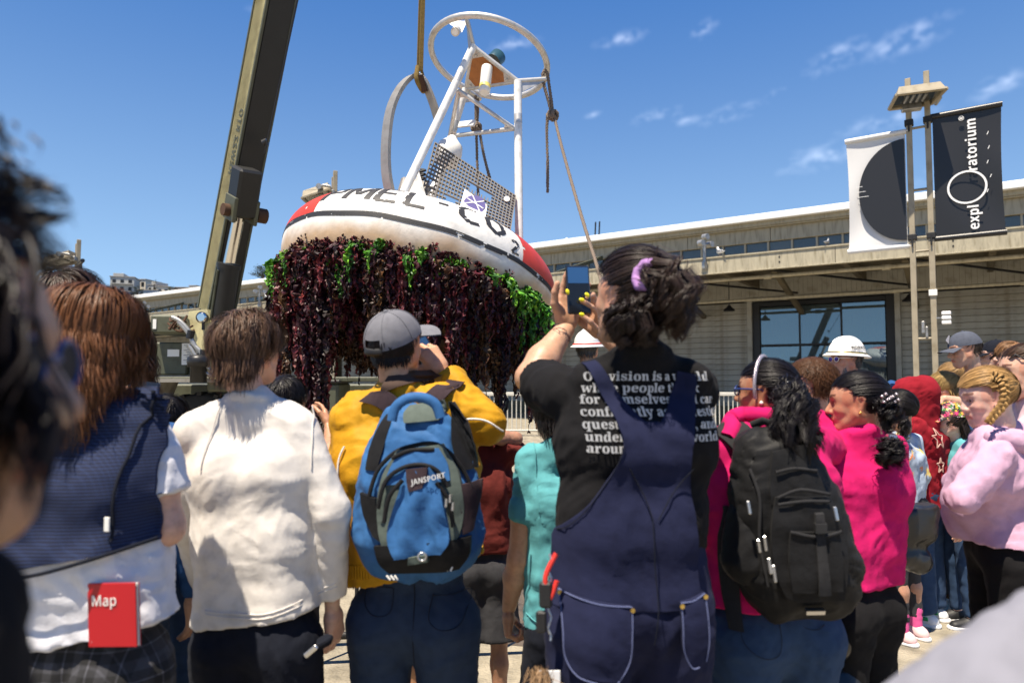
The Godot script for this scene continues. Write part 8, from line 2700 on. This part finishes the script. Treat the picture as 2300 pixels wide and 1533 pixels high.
	# toddler in grey and the crouching adult
	q = person("toddler in grey sweatshirt, charcoal trousers and tan boots, back to us", 2098, 4.8, 1.02, 0.5, {"cell": 0.013, "skin": Color(0.62, 0.38, 0.28), "hs": 0.86, "child": true, "girth": 1.25, "w": 1.1, "shirt": M.c_grey, "sleeve": 1.95, "hem": 0.52, "pants": M.c_char, "leg_r": 0.02, "shoe": M.tan, "hair": {"style": "short", "n": 1200, "len": 0.1, "w": 0.0025, "color": Color(0.42, 0.27, 0.1)}})
	var d := 5.05
	q = person("crouching person with long black hair, navy jacket and khaki trousers", 2140, d, 1.7, deg_to_rad(40), {"cell": 0.014, "J": {"pel": P(2168, 1140, d), "waist": P(2160, 1090, d), "chest": P(2148, 1050, d), "neck": P(2135, 1010, d), "head": P(2122, 985, d), "shL": P(2110, 1030, d + 0.1), "shR": P(2165, 1030, d - 0.1), "elR": P(2150, 1100, d - 0.2), "wrR": P(2110, 1110, d - 0.1), "elL": P(2090, 1100, d + 0.1), "wrL": P(2085, 1115, d), "kneeR": P(2130, 1160, d - 0.35), "ankR": P(2172, 1205, d - 0.25), "kneeL": P(2110, 1150, d - 0.1), "ankL": P(2140, 1215, d)}, "skin": Color(0.5, 0.28, 0.18), "shirt": M.c_navy, "hem": 0.55, "pants": M.c_khaki, "leg_r": 0.02, "shoe": M.white, "hair": {"style": "long", "n": 2200, "len": 0.3, "lift": 0.03, "w": 0.0025, "curl": 0.5, "color": black}})
	# right edge: woman in profile
	q = person("woman in profile with sunglasses pushed up at the right edge", 2315, 3.0, 1.74, deg_to_rad(75), {"cell": 0.013, "hcell": 0.0045, "J": {"head": P(2312, 838, 3.0)}, "skin": Color(0.55, 0.31, 0.21), "shirt": M.c_peach, "sleeve": 0.3, "pants": M.jean, "hair": {"style": "tie", "n": 1800, "tie": Vector3(0, 0.3, 1), "lift": 0.012, "w": 0.002, "color": brown}})
	glasses(q, M.black, M.black, 0.75)

func person_small(label: String, px: float, d: float, py_head: float, turn: float, hc: Color, m: Material, h: float, hs: float, top := 2.0) -> Dictionary:
	var hd := P(px, py_head, d)
	var tall := hd.y + 0.115 * hs
	return person(label, px + 8, d, tall, turn, {"cell": 0.015, "hcell": 0.005, "J": {"head": hd}, "hs": hs, "child": hs < 0.95, "skin": Color(0.58, 0.35, 0.26), "shirt": m, "sleeve": 0.7, "pants": M.jean, "shoe": M.black, "hair": {"style": "short", "n": 900, "len": 0.12, "w": 0.0025, "lift": 0.014, "top": top, "color": hc}})

func beard(q: Dictionary, c: Color):
	var tr := Tress.new()
	rng.seed = 3
	for k in 600:
		var a := rng.randf_range(-1.3, 1.3)
		var y := rng.randf_range(-0.115, -0.05)
		if absf(a) < 0.35 and y > -0.075: continue
		var p := Vector3(sin(a) * 0.062, y, -0.03 - cos(a) * (0.062 + y * 0.1))
		tr.ribbon(PackedVector3Array([q.head * p, q.head * (p + Vector3(sin(a) * 0.005, -0.008, -0.005)), q.head * (p + Vector3(sin(a) * 0.006, -0.014, -0.004))]), 0.0018, Color(1, 1, 1) * rng.randf_range(0.5, 1.4), q.head.origin)
	put("beard", tr.mesh(), hair_mat(c), q.root)

func _ready():
	# camera
	var cam := Camera3D.new()
	cam.name = "camera"
	add_child(cam)
	cam.position = EYE
	cam.rotation = Vector3(atan(PITCH), 0, 0)
	cam.fov = 2.0 * rad_to_deg(atan(766.5 / F))
	cam.near = 0.05
	cam.far = 2000.0
	cam.current = true
	nz.noise_type = FastNoiseLite.TYPE_SIMPLEX_SMOOTH
	nz.frequency = 0.05
	nz.seed = 3
	nf.noise_type = FastNoiseLite.TYPE_SIMPLEX_SMOOTH
	nf.frequency = 1.0
	nf.fractal_type = FastNoiseLite.FRACTAL_NONE
	nf.seed = 9
	# sky
	var env := Environment.new()
	env.background_mode = Environment.BG_SKY
	var sk := ProceduralSkyMaterial.new()
	sk.sky_top_color = Color8(16, 76, 142)
	sk.sky_horizon_color = Color8(148, 181, 208)
	sk.sky_curve = 0.2
	sk.ground_bottom_color = Color8(100, 90, 76)
	sk.ground_horizon_color = Color8(150, 150, 145)
	sk.sun_angle_max = 3.0
	sk.sky_cover = make_clouds()
	var sky := Sky.new()
	sky.sky_material = sk
	env.sky = sky
	env.tonemap_mode = Environment.TONE_MAPPER_LINEAR
	env.tonemap_exposure = 1.9
	env.sdfgi_enabled = true
	env.ssao_enabled = true
	env.ssil_enabled = true
	var we := WorldEnvironment.new()
	we.name = "world_environment"
	we.environment = env
	add_child(we)
	var attr := CameraAttributesPhysical.new()
	attr.frustum_focal_length = 24.0
	attr.frustum_focus_distance = 4.5
	attr.exposure_aperture = 2.8
	attr.frustum_far = 2000.0
	attr.auto_exposure_enabled = false
	cam.attributes = attr
	cam.fov = 2.0 * rad_to_deg(atan(766.5 / F))
	# sun: high, from behind the left shoulder
	var sun := DirectionalLight3D.new()
	sun.name = "sun"
	sun.light_energy = 1.6
	sun.light_color = Color(1.0, 0.95, 0.87)
	sun.light_angular_distance = 0.5
	sun.shadow_enabled = true
	add_child(sun)
	var el := deg_to_rad(70.0)
	var az := Vector3(-0.6, 0, 0.8).normalized()
	sun.look_at_from_position(Z3, -(az * cos(el) + Vector3(0, sin(el), 0)), Vector3(0, 0, 1))
	make_materials()
	more_materials()
	make_ground()
	make_shed()
	make_hill()
	make_lamps()
	make_roof_things()
	make_crane()
	make_fences()
	make_buoy()
	make_people()

func make_clouds() -> ImageTexture:
	var W := 2048; var H := 1024
	var img := Image.create(W, H, false, Image.FORMAT_RGBA8)
	img.fill(Color(1, 1, 1, 0))
	var n := FastNoiseLite.new()
	n.noise_type = FastNoiseLite.TYPE_SIMPLEX_SMOOTH
	n.fractal_octaves = 5
	n.frequency = 0.02
	n.seed = 4
	# wisps of cirrus: [direction, half width, half height, strength]
	var w := [[1395, 85, 55, 20, 0.75], [1580, 62, 30, 22, 0.75], [1150, 95, 60, 22, 0.6], [1640, 250, 70, 26, 0.45], [1480, 255, 60, 22, 0.4], [1880, 125, 60, 32, 0.75], [2035, 85, 80, 36, 0.75], [1990, 270, 90, 28, 0.5], [2240, 190, 45, 32, 0.6], [1860, 345, 110, 40, 0.45], [2140, 380, 80, 35, 0.3], [1330, 255, 20, 10, 0.4], [1740, 205, 25, 12, 0.4], [1540, 270, 40, 14, 0.4], [600, 10, 60, 20, 0.3]]
	var list := []
	for q in w:
		var d := (P(q[0], q[1], 1.0) - EYE).normalized()
		list.append([atan2(d.x, -d.z), asin(d.y), q[2] / F * 0.6, q[3] / F * 0.55, q[4]])
	rng.seed = 71
	for k in 30: list.append([rng.randf_range(0.8, TAU - 0.8), rng.randf_range(0.15, 0.9), rng.randf_range(0.03, 0.1), rng.randf_range(0.01, 0.03), rng.randf_range(0.3, 0.6)])
	for q in list:
		var cx: float = fposmod(q[0] / TAU, 1.0) * W; var cy: float = (0.5 - q[1] / PI) * H
		var sx: float = q[2] / TAU * W; var sy: float = q[3] / PI * H
		for y in range(int(cy - sy * 2.5), int(cy + sy * 2.5)):
			for x in range(int(cx - sx * 2.5), int(cx + sx * 2.5)):
				var u := (x - cx) / sx; var v := (y - cy) / sy
				u += v * 0.6
				var g := exp(-(u * u + v * v) * 0.9)
				var m := n.get_noise_2d(x * 3.0 + y * 2.0, y * 7.0) * 0.8 + n.get_noise_2d(x * 9.0, y * 14.0) * 0.5
				var a := clampf(g * (0.35 + m * 1.3) * float(q[4]) * 0.36, 0.0, 1.0)
				if a > 0.01:
					var xi := posmod(x, W)
					if y >= 0 and y < H:
						var o := img.get_pixel(xi, y)
						img.set_pixel(xi, y, Color(1, 1, 1, maxf(o.a, a)))
	return ImageTexture.create_from_image(img)

func more_materials():
	M.win_back = [mat(Color(0.10, 0.12, 0.13), 0.8), mat(Color(0.16, 0.18, 0.18), 0.8), mat(Color(0.06, 0.08, 0.09), 0.8)]
	var g := StandardMaterial3D.new()
	g.albedo_color = Color(0.45, 0.52, 0.55, 0.5)
	g.metallic = 0.6
	g.transparency = BaseMaterial3D.TRANSPARENCY_ALPHA
	g.roughness = 0.02
	g.metallic_specular = 1.0
	g.clearcoat_enabled = true
	g.clearcoat = 1.0
	g.clearcoat_roughness = 0.0
	M.glass_door = g
	M.lamp_glass = M.glass
	M.banner_white = mat(Color(0.66, 0.66, 0.66), 0.5)
	M.banner_black = mat(Color(0.018, 0.018, 0.02), 0.38)
	M.hill = mat(Color(0.1, 0.1, 0.05), 0.95, 0, M.dirt, null, 0.05)
	M.house = [mat(Color(0.38, 0.38, 0.36), 0.8), mat(Color(0.6, 0.55, 0.46), 0.8), mat(Color(0.2, 0.28, 0.34), 0.8), mat(Color(0.34, 0.42, 0.5), 0.8), mat(Color(0.3, 0.2, 0.15), 0.8), mat(Color(0.25, 0.24, 0.23), 0.8)]
	M.house_win = boxmesh(Vector3(1.1, 1.5, 0.25))
	M.leaf = mat(Color(0.035, 0.05, 0.025), 0.8)
	M.leaf_y = mat(Color(0.16, 0.15, 0.035), 0.8)
	M.fender = mat(Color(0.3, 0.28, 0.24), 0.5, 0.2, M.dirt, M.bumps, 1.5, 0.1)
	M.red = mat(Color(0.6, 0.03, 0.02), 0.5)
	M.webbing = mat(Color(0.2, 0.13, 0.03), 0.9, 0, M.dirt, M.grit, 8, 0.5)
	M.fence = mat(Color(0.62, 0.6, 0.53), 0.6)
	M.ply = mat(Color(0.5, 0.2, 0.05), 0.6, 0, M.dirt, M.bumps, 3, 0.2)
	M.ply_wet = mat(Color(0.13, 0.07, 0.03), 0.25, 0, M.dirt, M.bumps, 3, 0.2)
	M.ply_plate = mat(Color(0.42, 0.15, 0.03), 0.45, 0, M.dirt, M.bumps, 4, 0.1)
	M.hull = mat(Color(1, 1, 1), 0.5, 0, M.mottle, M.bumps, 2.0, 0.15)
	M.red_hull = mat(Color(0.6, 0.045, 0.02), 0.5, 0, M.dirt, M.bumps, 2.0, 0.15)
	M.black_paint = mat(Color(0.02, 0.02, 0.023), 0.6, 0, M.dirt, M.bumps, 3.0, 0.2)
	M.white_plastic = mat(Color(0.8, 0.79, 0.74), 0.4)
	M.label_y = mat(Color(0.75, 0.6, 0.15), 0.5)
	M.teal_dark = mat(Color(0.03, 0.08, 0.1), 0.3)
	M.grating = mat(Color(0.17, 0.155, 0.14), 0.7, 0, M.dirt, null, 3)
	M.purple = mat(Color(0.06, 0.045, 0.22), 0.5)
	M.weed = mat(Color(1.6, 1.45, 1.35), 0.5)
	M.weed.metallic_specular = 0.4
	M.weed.backlight_enabled = true
	M.weed.backlight = Color(0.25, 0.25, 0.25)
	M.screen = mat(Color(0.01, 0.012, 0.016), 0.1)
	M.screen_sky = mat(Color(0.03, 0.09, 0.22), 0.1)
	M.jean_dark = cloth(Color(0.035, 0.055, 0.1), 0.9, 3.0)
	M.thread_dark = mat(Color(0.01, 0.015, 0.03), 0.9)
	M.pale_navy = mat(Color(0.1, 0.12, 0.24), 0.9)
	M.print_white = mat(Color(0.62, 0.62, 0.62), 0.8)
	M.red_map = mat(Color(0.45, 0.003, 0.01), 0.45)
	M.c_strap2 = cloth(Color(0.03, 0.03, 0.032), 0.5, 6.0)
	M.glitter = mat(Color(0.6, 0.52, 0.55), 0.25, 0.6, M.dirt, M.grit, 30, 1.0)
	M.blue_frame = mat(Color(0.02, 0.04, 0.16), 0.3)
	M.c_shorts = cloth(Color(0.09, 0.085, 0.12), 0.7, 3.0)
	M.teal_shoe = mat(Color(0.15, 0.4, 0.45), 0.6)
	M.star = mat(Color(0.5, 0.3, 0.25), 0.7)
	M.green_flash = mat(Color(0.02, 0.3, 0.1), 0.5)
	M.tan = mat(Color(0.16, 0.08, 0.03), 0.6)
	M.c_peach = cloth(Color(0.72, 0.52, 0.56), 0.5, 3.0)
	# woven stripes and checks
	var im := Image.create(64, 64, false, Image.FORMAT_RGB8)
	for y in 64: im.fill_rect(Rect2i(0, y, 64, 1), Color(0.2, 0.29, 0.46) if y % 16 < 5 else Color(0.1, 0.14, 0.26))
	M.striped = mat(Color(0.55, 0.55, 0.6), 0.9, 0, ImageTexture.create_from_image(im), M.wrinkle, 34.0, 0.0)
	M.striped.normal_enabled = false
	im = Image.create(128, 128, false, Image.FORMAT_RGB8)
	for y in 128:
		for x in 128:
			var v := 0.1
			if x % 64 < 22: v += 0.12
			if y % 64 < 22: v += 0.12
			if x % 64 > 40 and x % 64 < 44: v += 0.25
			if y % 64 > 40 and y % 64 < 44: v += 0.25
			if (x + y) % 4 < 2: v *= 0.75
			im.set_pixel(x, y, Color(v, v, v * 1.08))
	M.plaid = mat(Color(0.7, 0.7, 0.7), 0.9, 0, ImageTexture.create_from_image(im), null, 8.0)
	im = Image.create(128, 128, false, Image.FORMAT_RGB8)
	rng.seed = 6
	im.fill(Color(0.05, 0.06, 0.08))
	for k in 60:
		var c: Color = [Color(0.9, 0.25, 0.5), Color(0.95, 0.9, 0.9), Color(0.2, 0.6, 0.2), Color(0.95, 0.8, 0.2)][k % 4]
		var cx := rng.randi() % 128; var cy := rng.randi() % 128; var r := rng.randf_range(4, 13)
		for y in range(-14, 15):
			for x in range(-14, 15):
				if Vector2(x, y).length() < r * (0.7 + 0.3 * sin(atan2(y, x) * 5.0)): im.set_pixel(posmod(cx + x, 128), posmod(cy + y, 128), c)
	M.floral = mat(Color(1, 1, 1), 0.8, 0, ImageTexture.create_from_image(im), null, 6.0)
